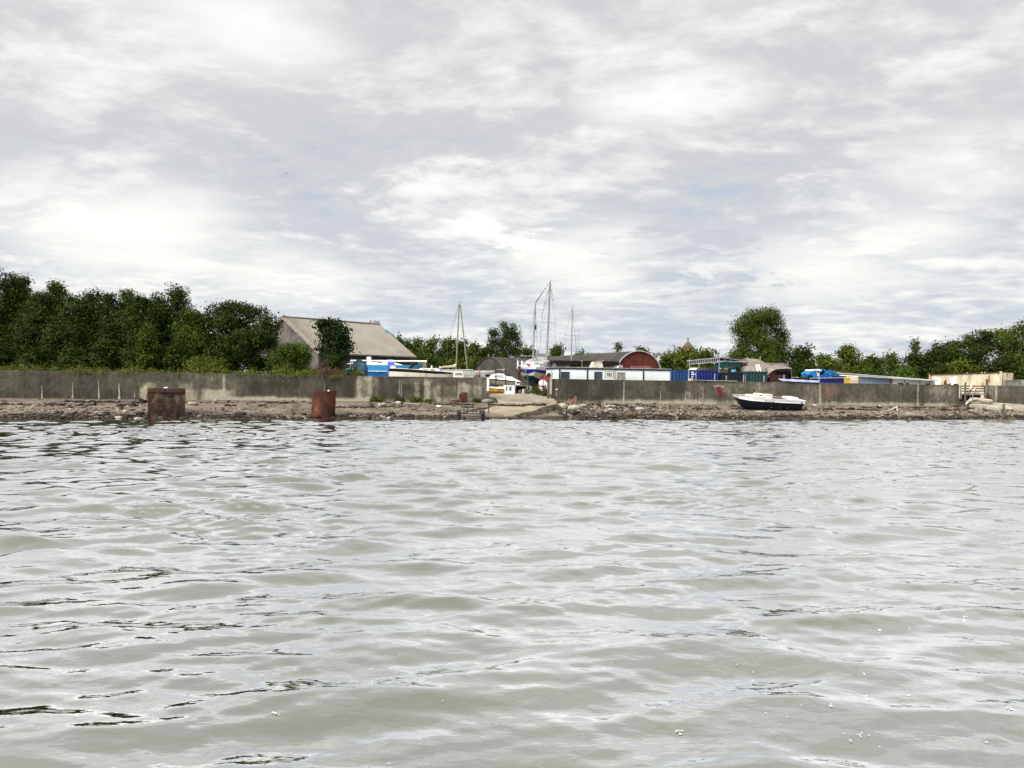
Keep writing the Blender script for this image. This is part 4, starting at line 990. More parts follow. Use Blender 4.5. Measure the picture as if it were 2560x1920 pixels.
def spire():
    P = at(1719.5, 880, 210); F = Fr((P.x, P.y, 0)); zt = at(1719.5, 852, 210).z; zb = at(1719, 878, 210).z
    root = thing('church_spire', 'brown stone church spire above the yellow green tree', 'spire', (P.x, P.y, 1)); mb = MB(); h = 2.35
    mb.box(F, -h, h, -h, h, 1, zb - .6); mb.build('tower', 'spire', root)
    mb = MB(); mb.lathe(F, [(h * 1.28, zb - .6), (h * .95, zb + .4), (.10, zt)], 8); mb.build('steeple', 'spire', root)
    mb = MB(); mb.tube([F(0, 0, zt - .2), F(0, 0, zt + .95)], .10, 6); mb.bar(F(-.3, 0, zt + .55), F(.3, 0, zt + .55), .12); mb.build('finial', 'felt', root)
spire()
def house(px, w, ytop, yeave, Y, label, gable=True):
    P = at(px, 940, Y); s = Y / 1920; zt = at(px, ytop, Y).z; ze = at(px, yeave, Y).z; h = w * s / 2; F = Fr((P.x, P.y, 0)); root = thing('house', label, 'house', (P.x, P.y, 1.2), 'distant houses'); L = 5.
    mb = MB(); mb.prism([F(-h, 0, 1.2), F(h, 0, 1.2), F(h, 0, ze), F(0, 0, zt), F(-h, 0, ze)] if gable else [F(-h, 0, 1.2), F(h, 0, 1.2), F(h, 0, ze), F(-h, 0, ze)], (0, L, 0)); mb.build('wall', 'house', root)
    mb = MB()
    if gable:
        for q in (-1, 1): mb.hexa([F(q * h * 1.08, -.2, ze - .25), F(0, -.2, zt + .05), F(0, L, zt + .05), F(q * h * 1.08, L, ze - .25)], [F(q * h * 1.08, -.2, ze - .05), F(0, -.2, zt + .25), F(0, L, zt + .25), F(q * h * 1.08, L, ze - .05)])
    else: mb.prism([F(-h * 1.05, -.2, ze), F(-h * 1.05, L + .2, ze), F(-h * 1.05, L / 2, zt)], F(h * 1.05, 0, 0) - F(-h * 1.05, 0, 0))
    mb.build('roof', 'slate', root)
house(1647, 20, 884, 893, 150, 'white gabled house right of the red hut'); house(1354, 26, 883, 890, 170, 'pale house roofline between the mizzen and main masts', False); house(1488, 30, 881, 887, 160, 'grey roofed house just over the curved roof', False); house(2030, 22, 886, 891, 170, 'grey roofed house right of the dark rounded tree', False)
mb = MB(); mb.bar(at(1221, 885, 95), at(1221, 960, 95), .12); solo(mb, 'timber_pole', 'wood_grey', 'plain grey pole standing left of the drooping birch', 'pole')
# ---------------------------------------------------------------- boatyard
YZ = 1.58   # yard level


def span(px0, px1, pyt, s, pyb=None):
    """a wall-parallel frame, its length and heights, for something spanning px0..px1"""
    m = (px0 + px1) / 2; A = wl(px0, pyt, s); B = wl(px1, pyt, s); z1 = wl(m, pyt, s).z
    return Fr((A.x, A.y, 0), WYAW), ((B - A).xy).length, (wl(m, pyb, s).z if pyb else YZ), z1


def hull_pts(L, B, H0, H1, rise=.75, tr=.8, rake=.5, n=18, m=10, dead=.5, sag=0.):
    P = []
    for i in range(n + 1):
        t = i / n; hb = B / 2 * (tr + (1 - tr) * math.sin(math.pi / 2 * min(1, t / .5))) if t < .5 else max(.02, B / 2 * (1 - ((t - .5) / .5) ** 2.3))
        sh = H0 + (H1 - H0) * t ** 1.6 - sag * math.sin(math.pi * t); kl = rise * sh * max(0, (t - .62) / .38) ** 2.4
        P.append([(t * L + rake * (j / m) * t ** 5, hb * (j / m) ** dead, kl + (sh - kl) * (j / m) ** 1.35) for j in range(m + 1)])
    return P


def hull_band(mb, P, F, j0, j1, out=0.):
    for sg in (1, -1): mb.grid([[F(u, sg * (v + out), w) for u, v, w in r[j0:j1 + 1]] for r in P])
    t = P[0]; mb.grid([[F(u - out, sg * v, w) for u, v, w in t[j0:j1 + 1]] for sg in (1, -1)])
    return mb


def hull_deck(mb, P, F, drop=.06, i0=0, i1=None):
    m = len(P[0]) - 1; i1 = i1 or len(P) - 1
    mb.grid([[F(P[i][m][0], P[i][m][1] * k * .985, P[i][m][2] - drop + .05 * (1 - k * k)) for k in (-1, -.5, 0, .5, 1)] for i in range(i0, i1 + 1)]); return mb


def drape(mb, pts0, pts1, nu, amp, seed, nrm):
    """sheet hung between two edges, with folds"""
    def pl(p, t):
        t *= len(p) - 1; i = min(int(t), len(p) - 2); return Vector(p[i]).lerp(Vector(p[i + 1]), t - i)
    nrm = Vector(nrm)
    return mb.grid([[pl(pts0, i / nu).lerp(pl(pts1, i / nu), j / 6) + nrm * amp * float(fbm(i * .55, j * .4, seed, 3) - .5) * 2 for j in range(7)] for i in range(nu + 1)])


# ---- left yard, behind the weeds: blue and white cabin boat
def boat_blue():
    s = 4.2; F0, L, _, zg = span(914, 1052, 913, s); zb = 1.75; F = Fr(F0(.05, .95, zb), WYAW)
    root = thing('cabin_boat', 'small white and blue cabin boat with its stern by the blue net drum', 'boat', F(L / 2, 0, -.15))
    H = zg - zb; P = hull_pts(L, 1.9, H, H + .06, tr=.93, rake=.4)
    hull_band(MB(), P, F, 0, 6).build('hull', 'white', root, smooth=False)
    hull_band(MB(), P, F, 6, 8, .004).build('stripe', 'blue_stripe', root)
    hull_band(MB(), P, F, 8, 10, .004).build('topsides', 'light_blue', root)
    mb = MB(); [mb.tube([F(u, sg * (v + .03), w) for u, v, w in [r[8] for r in P]], .035, 5) for sg in (1, -1)]; mb.build('rubbing_strake', 'white', root)
    hull_deck(MB(), P, F, .05).build('deck', 'white', root)
    zc = wl(960, 903, s).z - zb
    mb = MB(); mb.hexa([F(.02, -.75, H), F(3.2, -.7, H), F(3.2, .7, H), F(.02, .75, H)], [F(.1, -.62, H + .20), F(2.0, -.55, H + .34), F(2.0, .55, H + .34), F(.1, .62, H + .20)]); mb.build('cabin', 'white', root, bevel=.03)
    mb = MB(); mb.box(F, .95, 1.3, -.66, -.58, H + .06, H + .26); mb.build('cabin_window', 'wood', root)
    mb = MB(); mb.box(F, .05, .42, -.3, .3, H + .2, H + .52); mb.lathe(Fr(F(.24, 0, H + .52)), [(.20, 0), (.20, .13), (.14, .16)], 14); mb.build('radar_stand', 'white', root)
    mb = MB(); mb.box(F, .58, .7, -.5, -.3, H + .2, H + .38); mb.build('locker', 'navy_tarp', root)
    for u in (.7, L * .6): mb = MB(); mb.box(F, u - .08, u + .08, -.6, .6, -.15, .3); mb.build('keel_block', 'wood_grey', root)
boat_blue()
mb = MB(); a = wl(876.5, 901.5, 3.2); b = wl(1067, 903.2, 3.2); mb.tube([a, b], .062, 8); solo(mb, 'spare_mast', 'white', 'long white mast lying level across the blue boat', 'mast')
def trestle(px, s, zt, lab):
    P = wl(px, 930, s); mb = MB(); [mb.bar((P.x + q * .25, P.y + r, YZ - .2), (P.x + q * .05, P.y, zt), .07) for q, r in ((-1, -.3), (1, .3))]; mb.bar((P.x - .2, P.y, zt - .03), (P.x + .2, P.y, zt - .03), .06); solo(mb, 'trestle', 'wood_grey', lab, 'trestle', 'trestles under the level white mast')
trestle(879, 3.2, a.z - .06, 'wooden trestle under the left end of the level white mast'); trestle(1062, 3.2, b.z - .06, 'wooden trestle under the right end of the level white mast')
F, L, _, zt = span(893, 917, 907, 2.6); Fd = Fr(F(L / 2 + .05, 0, YZ - .1)); mb = MB(); h = zt - YZ + .1
mb.lathe(Fd, [(.40, 0), (.44, .25), (.41, .7), (.44, h * .8), (.30, h)], 18); o = mb.build('net_drum', 'net', None, smooth=True); tag(o, 'dark blue drum of netting at the stern of the blue boat', 'drum')
Fd2 = Fr(wl(898, 910, 2.9), WYAW, ); mb = MB(); mb.tube([Fd2(.55 * math.cos(math.pi * k / 14), 0, -.28 + .62 * math.sin(math.pi * k / 14)) for k in range(15)], .03, 5); mb.grid([[Fd2(q * .55 * math.cos(math.pi * k / 14), .01, -.28 + q * .62 * math.sin(math.pi * k / 14)) for q in (0.02, .35, .68, .97)] for k in range(15)])
solo(mb, 'mesh_hoop', 'net', 'arched blue mesh hoop standing above the net drum', 'net frame')
mb = MB(); mb.tube([wl(868, 910, 2.0), wl(883, 907.5, 2.0)], .025, 5); solo(mb, 'white_pole', 'white', 'short white pole poking from the weeds left of the net drum', 'pole')
mb = MB(); Fq = Fr(wl(871, 921, 1.2)); mb.ell(Fq, (0, 0, -.1), (.22, .2, .13)); solo(mb, 'teal_bag', 'teal', 'small teal bag lying in the weeds', 'bag', smooth=True)
Fq = Fr(wl(878, 930, 1.0)); mb = MB(); [mb.ell(Fq, (x, y, z), r) for x, y, z, r in ((-.1, 0, -.1, (.26, .2, .2)), (.15, .1, -.05, (.2, .2, .25)))]; solo(mb, 'black_sack', 'black_canvas', 'dark sack heap on the wall top beside the net drum', 'sack', smooth=True)
mb = MB(); s = 3.0
drape(mb, [wl(*p, s + .75) for p in ((968, 899), (976, 898), (984, 900))], [wl(*p, s) for p in ((969, 914), (980, 919), (989, 917))], 14, .09, 301, WN)
drape(mb, [wl(*p, s - .02) for p in ((969, 914), (973, 916))], [wl(*p, s - .02) for p in ((967, 937), (974, 938))], 8, .05, 302, WN)
solo(mb, 'blue_tarpaulin', 'tarp_blue', 'crumpled blue tarpaulin hung over the level mast and the boat side', 'tarpaulin', smooth=True, thick=.02)


def boat_white():
    s = 2.0; F0, L, _, _ = span(974, 1136, 930, s); zb = YZ + .2; z0 = wl(974, 921, s).z - zb; z1 = wl(1135, 932, s).z - zb
    F = Fr(F0(0, .95, zb), WYAW); root = thing('white_boat', 'long low white hull with a dark rubbing line, bow pointing right, on the wall edge', 'boat', F(L / 2, 0, -.2))
    P = hull_pts(L, 1.9, z0, z1, tr=.55, rake=.35, dead=.4, sag=.02)
    hull_band(MB(), P, F, 0, 9).build('hull', 'gelcoat', root); hull_band(MB(), P, F, 9, 10, .01).build('rubbing_line', 'black_canvas', root)
    hull_deck(MB(), P, F, -.02).build('deck', 'cream', root)
    zz = lambda t: z0 + (z1 - z0) * t
    mb = MB(); mb.hexa([F(L * .42, -.55, zz(.42)), F(L * .83, -.35, zz(.8)), F(L * .83, .35, zz(.8)), F(L * .42, .55, zz(.42))], [F(L * .49, -.45, zz(.42) + .20), F(L * .72, -.34, zz(.42) + .19), F(L * .72, .34, zz(.42) + .19), F(L * .49, .45, zz(.42) + .20)])
    mb.build('cabin', 'gelcoat', root, bevel=.02)
    for u0, u1 in ((.515, .60), (.63, .70)):
        mb = MB(); mb.hexa([F(L * u0, -.53, zz(.5) + .06), F(L * u1, -.49, zz(.5) + .05), F(L * u1, -.4, zz(.5) + .05), F(L * u0, -.4, zz(.5) + .06)], [F(L * u0, -.49, zz(.5) + .17), F(L * u1, -.455, zz(.5) + .16), F(L * u1, -.3, zz(.5) + .16), F(L * u0, -.3, zz(.5) + .17)]); mb.build('window', 'glass_pale', root)
    mb = MB(); mb.box(F, .12, .5, -.4, .2, z0 + .0, z0 + .22); mb.build('stern_box', 'white_dirty', root)
    mb = MB(); mb.hexa([F(L * .28, -.5, zz(.28)), F(L * .325, -.5, zz(.28)), F(L * .325, .5, zz(.28)), F(L * .28, .5, zz(.28))], [F(L * .375, -.45, zz(.28) + .62), F(L * .44, -.45, zz(.28) + .62), F(L * .44, .45, zz(.28) + .62), F(L * .375, .45, zz(.28) + .62)]); mb.build('spray_hood', 'black_canvas', root, bevel=.05)
    mb = MB(); mb.bar(F(L * .56, -.97, zz(.5) - .0), F(L * .56, -.95, -.1), .03); mb.build('strap', 'felt', root)
    
    for u in (.2, .7): mb = MB(); mb.box(F, u * L - .08, u * L + .08, -.5, .5, -.2, .2); mb.build('keel_block', 'wood_grey', root)
boat_white()
F, L, z0, z1 = span(1046, 1063, 905, 3.6, 924); mb = MB(); mb.hexa([F(0, 0, YZ), F(L, 0, YZ), F(L, .9, YZ), F(0, .9, YZ)], [F(.05, .05, z1), F(L - .1, .05, z1 - .02), F(L - .1, .8, z1 - .02), F(.05, .8, z1)]); solo(mb, 'green_cover', 'pale_green', 'upright green covered crate behind the black spray hood', 'cover', bevel=.05)
F, L, z0, z1 = span(1042, 1048.5, 906, 3.3, 924); mb = MB(); mb.hexa([F(0, 0, YZ), F(L, 0, YZ), F(L, .2, YZ), F(0, .2, YZ)], [F(.1, 0, z1), F(L, 0, z1), F(L, .2, z1), F(.1, .2, z1)]); solo(mb, 'blue_sheet', 'blue_stripe', 'narrow blue sheet between the black hood and the green cover', 'sheet')


def rig(root, base, top, r, spreader=None, stays=(), m='mast', name='mast'):
    mb = MB(); mb.tube([base, base.lerp(top, .5), top], [r, r, r * .8], 8)
    for t, w, d in (spreader or ()):
        p = base.lerp(top, t); mb.tube([p - Vector(d) * w, p + UP * .04, p + Vector(d) * w], .02, 5)
    mb.tube([top, top + UP * .35], .012, 4); mb.bar(top + Vector((-.12, 0, .1)), top + Vector((.28, 0, .16)), .04); mb.build(name, m, root)
    for a, b in stays:
        q = MB(); q.tube([a, b], .009, 4); q.build('stay', 'wire', root)


def boat_mast():
    Y = 67.; F = Fr((at(1095, 930, Y).x, Y, YZ + .5), 8); L = 4.6
    root = thing('sailboat', 'sailing boat with mast, leaning spar and buff sail cover near the wall gap', 'sailboat', F(L / 2, 0, -.5)); zd = at(1120, 928, Y).z - YZ - .5
    P = hull_pts(L, 1.9, zd, zd + .05, tr=.7, rake=.4); hull_band(MB(), P, F, 0, 10).build('hull', 'white_dirty', root); hull_deck(MB(), P, F, .0).build('deck', 'white_dirty', root)
    base = at(1140, 926, Y); top = at(1148, 759, Y); mb = MB()
    rig(root, base, top, .062, ((.455, .85, (1, .15, 0)),), ((top, at(1119, 848, Y + 1)), (at(1119, 848, Y + 1), at(1117, 926, Y + 1)), (top, at(1126, 850, Y + 2))), 'mast_buff')
    mb = MB(); mb.tube([at(1168.5, 924, Y - .3), at(1150.5, 762, Y)], .055, 7); mb.build('leaning_spar', 'mast_buff', root)
    mb = MB(); mb.tube([at(1102, 925, Y - .4), at(1183, 924.5, Y - .4)], .045, 7); mb.build('boom', 'alu', root)
    mb = MB(); drape(mb, [at(1098, 917, Y), at(1118, 915, Y), at(1132, 913, Y), at(1139.5, 909, Y)], [at(1098, 921, Y), at(1118, 918, Y), at(1131, 918, Y), at(1139.5, 918, Y)], 20, .09, 303, (0, -1, 0)); mb.build('sail_cover', 'sail', root, smooth=True, thick=.12)
    for px0, px1, y0, y1 in ((1105, 1102, 917, 924), (1117, 1115, 918, 926), (1123, 1119, 918, 926), (1134, 1131, 918, 925), (1148, 1148, 918, 926)):
        mb = MB(); mb.tube([at(px0, y0, Y - .5), at(px1, y1 + 2, Y - .5)], .018, 5); mb.build('stanchion', 'alu', root)
    mb = MB(); mb.hexa([at(1083, 925, Y - .6), at(1106, 926, Y - .6), at(1106, 926, Y + .5), at(1083, 925, Y + .5)], [at(1087, 919, Y - .5), at(1098, 921, Y - .5), at(1098, 921, Y + .4), at(1087, 919, Y + .4)]); mb.build('grey_cover', 'lilac', root, bevel=.03)
    mb = MB(); mb.lathe(Fr(at(1079, 921, Y)), [(.085, 0), (.075, .1), (.06, .26)], 10); mb.build('vent', 'white', root)
    
    for u in (.8, 3.4): mb = MB(); mb.box(F, u - .08, u + .08, -.5, .5, -.5, .15); mb.build('keel_block', 'wood_grey', root)
boat_mast()


def cabin_small():
    s = 1.0; F, L, z0, z1 = span(1136, 1159, 929, s); root = thing('wheelhouse', 'white cabin top with one long rounded window, right of the white bow', 'boat cabin', F(L / 2, .4, YZ)); mb = MB()
    prof = [(0, YZ), (L * 1.05, YZ), (L * 1.02, z1 - .28), (L * .86, z1 - .03), (L * .2, z1), (0, z1 - .05)]
    mb.prism([F(u, 0, z) for u, z in prof], F(0, .8, 0) - F(0, 0, 0)); mb.build('shell', 'gelcoat', root, bevel=.03)
    mb = MB(); mb.prism([F(L * .06, -.012, z1 - .30), F(L * .84, -.012, z1 - .30), F(L * .88, -.012, z1 - .2), F(L * .78, -.012, z1 - .1), F(L * .1, -.012, z1 - .08)], F(0, .03, 0) - F(0, 0, 0)); mb.build('window', 'glass_pale', root)
cabin_small()
def rail():
    s = 1.1; root = thing('pulpit_rail', 'tangle of white bent boat rails beside the wheelhouse', 'rail', wl(1171, 938, s) - UP * .6)
    for pts in (((1156, 928), (1170, 927), (1185, 928)), ((1160, 936), (1165, 930), (1172, 929)), ((1164, 936), (1168, 934), (1171, 931), (1168, 929)), ((1172, 937), (1176, 928)), ((1177, 937), (1179, 929)), ((1183, 939), (1184, 928)), ((1160, 938), (1184, 938.5)), ((1168, 937), (1174, 933), (1182, 930))):
        mb = MB(); mb.tube([wl(*p, s) for p in pts], .022, 5); mb.build('tube', 'alu', root)
    mb = MB(); [mb.tube([wl(px, 938, s), Vector((wl(px, 938, s).x, wl(px, 938, s).y, YZ - .05))], .025, 5) for px in (1161,)]; mb.build('foot', 'alu', root)
rail()
mb = MB(); P = wl(1199.5, 940, 2); mb.tube([(P.x, P.y, YZ - .2), wl(1199.5, 923, 2)], .05, 6); solo(mb, 'red_post', 'red_pale', 'faded red post left of the wall gap', 'post')
tag(foliage('red_weeds', [(P.x - .3 + .12 * k, P.y - .3, 2.75 + .1 * (k % 3), .18, .15, .3) for k in range(4)], 500, .06, 'leaf_pink', None, 310), 'reddish weeds around the red post', kind='stuff')

# ---- the gap
def gatepost(px0, px1, y0, y1, s, m, cap, lab):
    F, L, z0, z1 = span(px0, px1, y0, s, y1); root = thing('gate_post', lab, 'gate post', F(L / 2, .1, z0), 'posts of the wall gap'); mb = MB(); mb.box(F, 0, L, 0, .16, z0, z1); mb.build('post', m, root, bevel=.01)
    if cap: mb = MB(); mb.box(F, -.1, L + .04, -.06, .26, z1, z1 + .17); mb.box(F, -.14, L + .08, -.09, .28, z1 + .17, z1 + .20); mb.build('cap', 'felt', root)
gatepost(1218, 1223.5, 942, 978, -.30, 'white_dirty', True, 'white painted post with a black cap at the left of the wall gap')
gatepost(1369.5, 1374.5, 940, 996, -.12, 'post_green', False, 'dark green wooden post at the right of the wall gap')
gatepost(1375, 1380.5, 944, 986, -.18, 'concrete_pale', False, 'pale weathered strip post against the right wall end')
F, L, z0, z1 = span(1369, 1377, 932, .15, 943); mb = MB(); mb.box(F, 0, L, 0, .26, z0 - .02, z1 - .12); mb.hexa([F(.03, .03, z1 - .12), F(L, .03, z1 - .12), F(L, .2, z1 - .12), F(.03, .2, z1 - .12)], [F(.06, .06, z1), F(L - .08, .06, z1), F(L - .08, .18, z1), F(.06, .18, z1)]); solo(mb, 'winch_box', 'felt', 'dark boxy fitting on top of the right wall end', 'fitting')
for px, lab in ((1378.3, 'thin rusty rod on the right wall end, left of two'), (1381, 'thin rusty rod on the right wall end, right of two')):
    mb = MB(); mb.tube([wl(px, 943.5, -.05 + .2), wl(px, 926.5 if px < 1380 else 929, .15)], .022, 5); solo(mb, 'rusty_rod', 'rust_post', lab, 'rod', 'rusty rods on the wall end')


def cruiser():
    Y = 69.; F = Fr((at(1212, 955, Y).x, Y, 0), -14); L = 3.15; zs0 = at(1230, 946.5, Y).z; zk = at(1230, 967, Y).z
    root = thing('motor_cruiser', 'white motor cruiser with a grey windscreen seen through the wall gap', 'boat', F(L / 2, .8, YZ)); m = 9
    P = [[(u, v, w + zk) for u, v, w in r] for r in hull_pts(L, 1.7, zs0 - zk, zs0 - zk - .28, tr=.9, rake=.28, dead=.35, rise=.4)]
    Fh = Fr(F(0, .8, 0), -14)
    hull_band(MB(), P, Fh, 0, 9).build('hull', 'shade_hull', root); hull_band(MB(), P, Fh, 9, 10, .02).build('gunwale', 'felt', root)  # lower hull is dark beige, below the white deck house
    h = zs0; mb = MB(); top = at(1250, 934, Y).z
    sec = [(0.0, h + .12), (.25, h + .22), (.75, h + .46), (1.1, top), (1.75, top - .02), (2.1, h + .28), (2.6, h + .02), (3.25, h - .27)]
    mb.grid([[Fh(u, v, zz) for v, zz in ((-.84 * k, h - .24 * (u / L) ** 1.6), (-.70 * k, z - .05), (0, z), (.70 * k, z - .05), (.84 * k, h - .24 * (u / L) ** 1.6))] for (u, z), k in zip(sec, (1, 1, .96, .9, .86, .75, .5, .06))]); mb.build('deck_house', 'white', root, smooth=True)
    mb = MB(); mb.hexa([Fh(.78, -.80, h + .20), Fh(1.75, -.74, h + .16), Fh(1.75, -.6, h + .16), Fh(.78, -.6, h + .2)], [Fh(1.08, -.66, h + .36), Fh(1.62, -.63, h + .36), Fh(1.62, -.5, h + .36), Fh(1.08, -.5, h + .36)]); mb.build('windscreen', 'glass_pale', root)
    mb = MB(); mb.hexa([Fh(1.72, -.60, top - .10), Fh(2.12, -.58, h + .26), Fh(2.12, .5, h + .26), Fh(1.72, .5, top - .10)], [Fh(1.76, -.62, top - .02), Fh(2.18, -.60, h + .33), Fh(2.18, .5, h + .33), Fh(1.76, .5, top - .02)]); mb.build('canopy_edge', 'black_canvas', root)
    mb = MB(); mb.box(Fh, 1.0, 1.22, -.875, -.83, h - .02, h + .03); mb.build('vent', 'felt', root)
    mb = MB(); [mb.bar(Fh(u, v, YZ - .05), Fh(u, v, zk + .1), .12) for u in (.5, 2.1) for v in (-.5, .5)]; mb.build('cradle', 'rust_post', root)
cruiser()
for px, y0, y1, s, w, m, lab in ((1240, 919, 972, 4.0, .09, 'rust_post', 'thin rusty upright standing before the cruiser hull, left of the pair'), (1265, 912, 966, 4.5, .10, 'rust_post', 'thicker dark rusty upright before the cruiser, right of the pair'), (1299, 915, 965, 7.8, .26, 'rust_dark', 'broad dark rusty stanchion left of the sailboat stern'), (1358, 930, 990, 1.4, .07, 'rust_post', 'rusty upright of the old railing near the right gatepost')):
    P = wl(px, y1, s); mb = MB(); mb.bar(Vector((P.x, P.y, slip_z(P.y) - .1 if s < 2 else YZ - .1)), wl(px - .4, y0, s), w); solo(mb, 'rusty_stanchion', m, lab, 'post', 'rusty uprights in the gap')
mb = MB(); mb.bar(wl(1241, 923.5, 4.2), wl(1265, 923, 4.4), .05); mb.hexa([wl(1253, 923, 4.25), wl(1260, 923, 4.25), wl(1260, 923, 4.3), wl(1253, 923, 4.3)], [wl(1257, 927, 4.25), wl(1260, 927, 4.25), wl(1260, 927, 4.3), wl(1257, 927, 4.3)]); solo(mb, 'cross_rail', 'alu', 'pale rail bridging the two thin rusty uprights', 'rail')
mb = MB(); mb.bar(wl(1349, 943, 1.38), wl(1372, 943.5, 1.36), .06); mb.bar(wl(1351, 965, 1.40), wl(1372, 965, 1.36), .06); mb.bar(wl(1372, 940, 1.37), wl(1372, 990, 1.37), .05); solo(mb, 'old_railing', 'rust_post', 'rusty two-bar railing closing the right side of the gap', 'railing')
F, L, z0, z1 = span(1222, 1244, 960.5, 3.6); mb = MB(); mb.ell(Fr(F(L / 2, .4, z1 - .28), WYAW), (0, 0, 0), (L / 2, .4, .26), 16, 8); solo(mb, 'navy_bundle', 'navy_tarp', 'dark navy bundle between the cruiser and the ochre tarpaulin', 'bundle', smooth=True)


def bundle():
    s = 2.9; F, L, _, z1 = span(1221, 1266, 968, s); zb = wl(1245, 983, s).z; root = thing('ochre_bundle', 'long rolled ochre tarpaulin with a white sheet on top, at the head of the slipway', 'tarpaulin', F(L / 2, .35, zb)); A = []
    for i in range(31):
        t = i / 30; r = 1 - .10 * math.cos(t * 9) - .2 * (abs(2 * t - 1) ** 6)
        A.append([F(t * L, .38 - .36 * r * math.cos(2 * math.pi * j / 20) * (1 + .16 * float(fbm(i * .5, j * .6, 311) - .5) * 2), zb - .04 + (z1 - zb) * (.5 + .5 * r * math.sin(2 * math.pi * j / 20)) * (1 + .10 * float(fbm(i * .7, j * .5, 312) - .5))) for j in range(21)])
    mb = MB(); mb.grid(A); mb.build('roll', 'ochre', root, smooth=True)
    mb = MB(); drape(mb, [F(t * L, .5, z1 + .03) for t in (.02, .35, .7, .98)], [F(t * L, -.02, z1 - .06 - .1 * (t * 7 % 1)) for t in (.02, .35, .7, .98)], 16, .05, 313, (0, 0, 1)); mb.build('white_sheet', 'cream', root, smooth=True, thick=.02)
bundle()


def hutch():
    s = 2.5; F, L, _, z1 = span(1264, 1287, 965, s); zb = wl(1276, 984.5, s).z; root = thing('white_cabin_box', 'small white plywood cabin with two windows standing on the slipway head', 'box', F(L / 2, .3, zb)); h = z1 - zb
    mb = MB()
    ws = ((.06, .20), (.40, .64)); us = [0, .06 * L, .20 * L, .40 * L, .64 * L, L]; w0, w1 = zb + h * .38, zb + h * .86
    mb.box(F, 0, L, 0, .05, zb - .1, w0); mb.box(F, 0, L, 0, .05, w1, z1)
    for a, b in ((0, .05), (.21, .40), (.66, 1)): mb.box(F, a * L, b * L, .002, .048, w0, w1)
    mb.box(F, 0, .04, .05, .8, zb - .1, z1); mb.box(F, L - .04, L, .05, .8, zb - .1, z1)
    mb.build('shell', 'white', root)
    for a, b in ((.05, .21), (.40, .66)): mb = MB(); mb.box(F, a * L, b * L, .055, .07, w0, w1); mb.build('window', 'wood_brown', root)
    mb = MB(); mb.box(F, -.04, L + .04, -.05, .85, z1, z1 + .06); mb.build('roof', 'white', root)
hutch()


def bench():
    s = 3.1; F, L, _, z1 = span(1288, 1321.5, 963.5, s); zb = YZ - .05; root = thing('work_bench', 'grey topped work bench with junk below, right of the white plywood cabin', 'bench', F(L / 2, .4, zb))
    mb = MB(); mb.box(F, 0, L, 0, .9, z1 - .05, z1); mb.build('top', 'wood_grey', root)
    for u, v in ((.05, .06), (L - .1, .06), (.05, .8), (L - .1, .8)): mb = MB(); mb.bar(F(u, v, zb), F(u, v, z1 - .05), .06); mb.build('leg', 'alu', root)
    mb = MB(); mb.box(F, .1, L - .12, .72, .78, zb, z1 - .1); mb.build('back_board', 'felt', root)
    F2 = Fr(F(0, .3, zb), WYAW)
    for (u, w, h, m), lab in zip(((.08, .2, .26, 'rust_post'), (.36, .22, .34, 'wood_grey'), (.66, .3, .42, 'white_dirty')), ('rusty tin under the work bench', 'grey wooden crate under the work bench', 'whitish can under the right of the work bench')):
        mb = MB(); mb.lathe(Fr(F2(u + w / 2, 0, 0)), [(w / 2, 0), (w / 2, h), (w * .4, h + .02)], 10); solo(mb, 'can', m, lab, 'can', 'things stored under the bench')
bench()
mb = MB(); mb.tube([wl(1290, 962.3, 3.2), wl(1291, 949, 3.2)], .04, 6); mb.ell(Fr(wl(1296, 962, 3.4)), (0, 0, .03), (.16, .14, .06)); solo(mb, 'white_stick', 'white', 'white stick and cap lying on the work bench', 'stick')


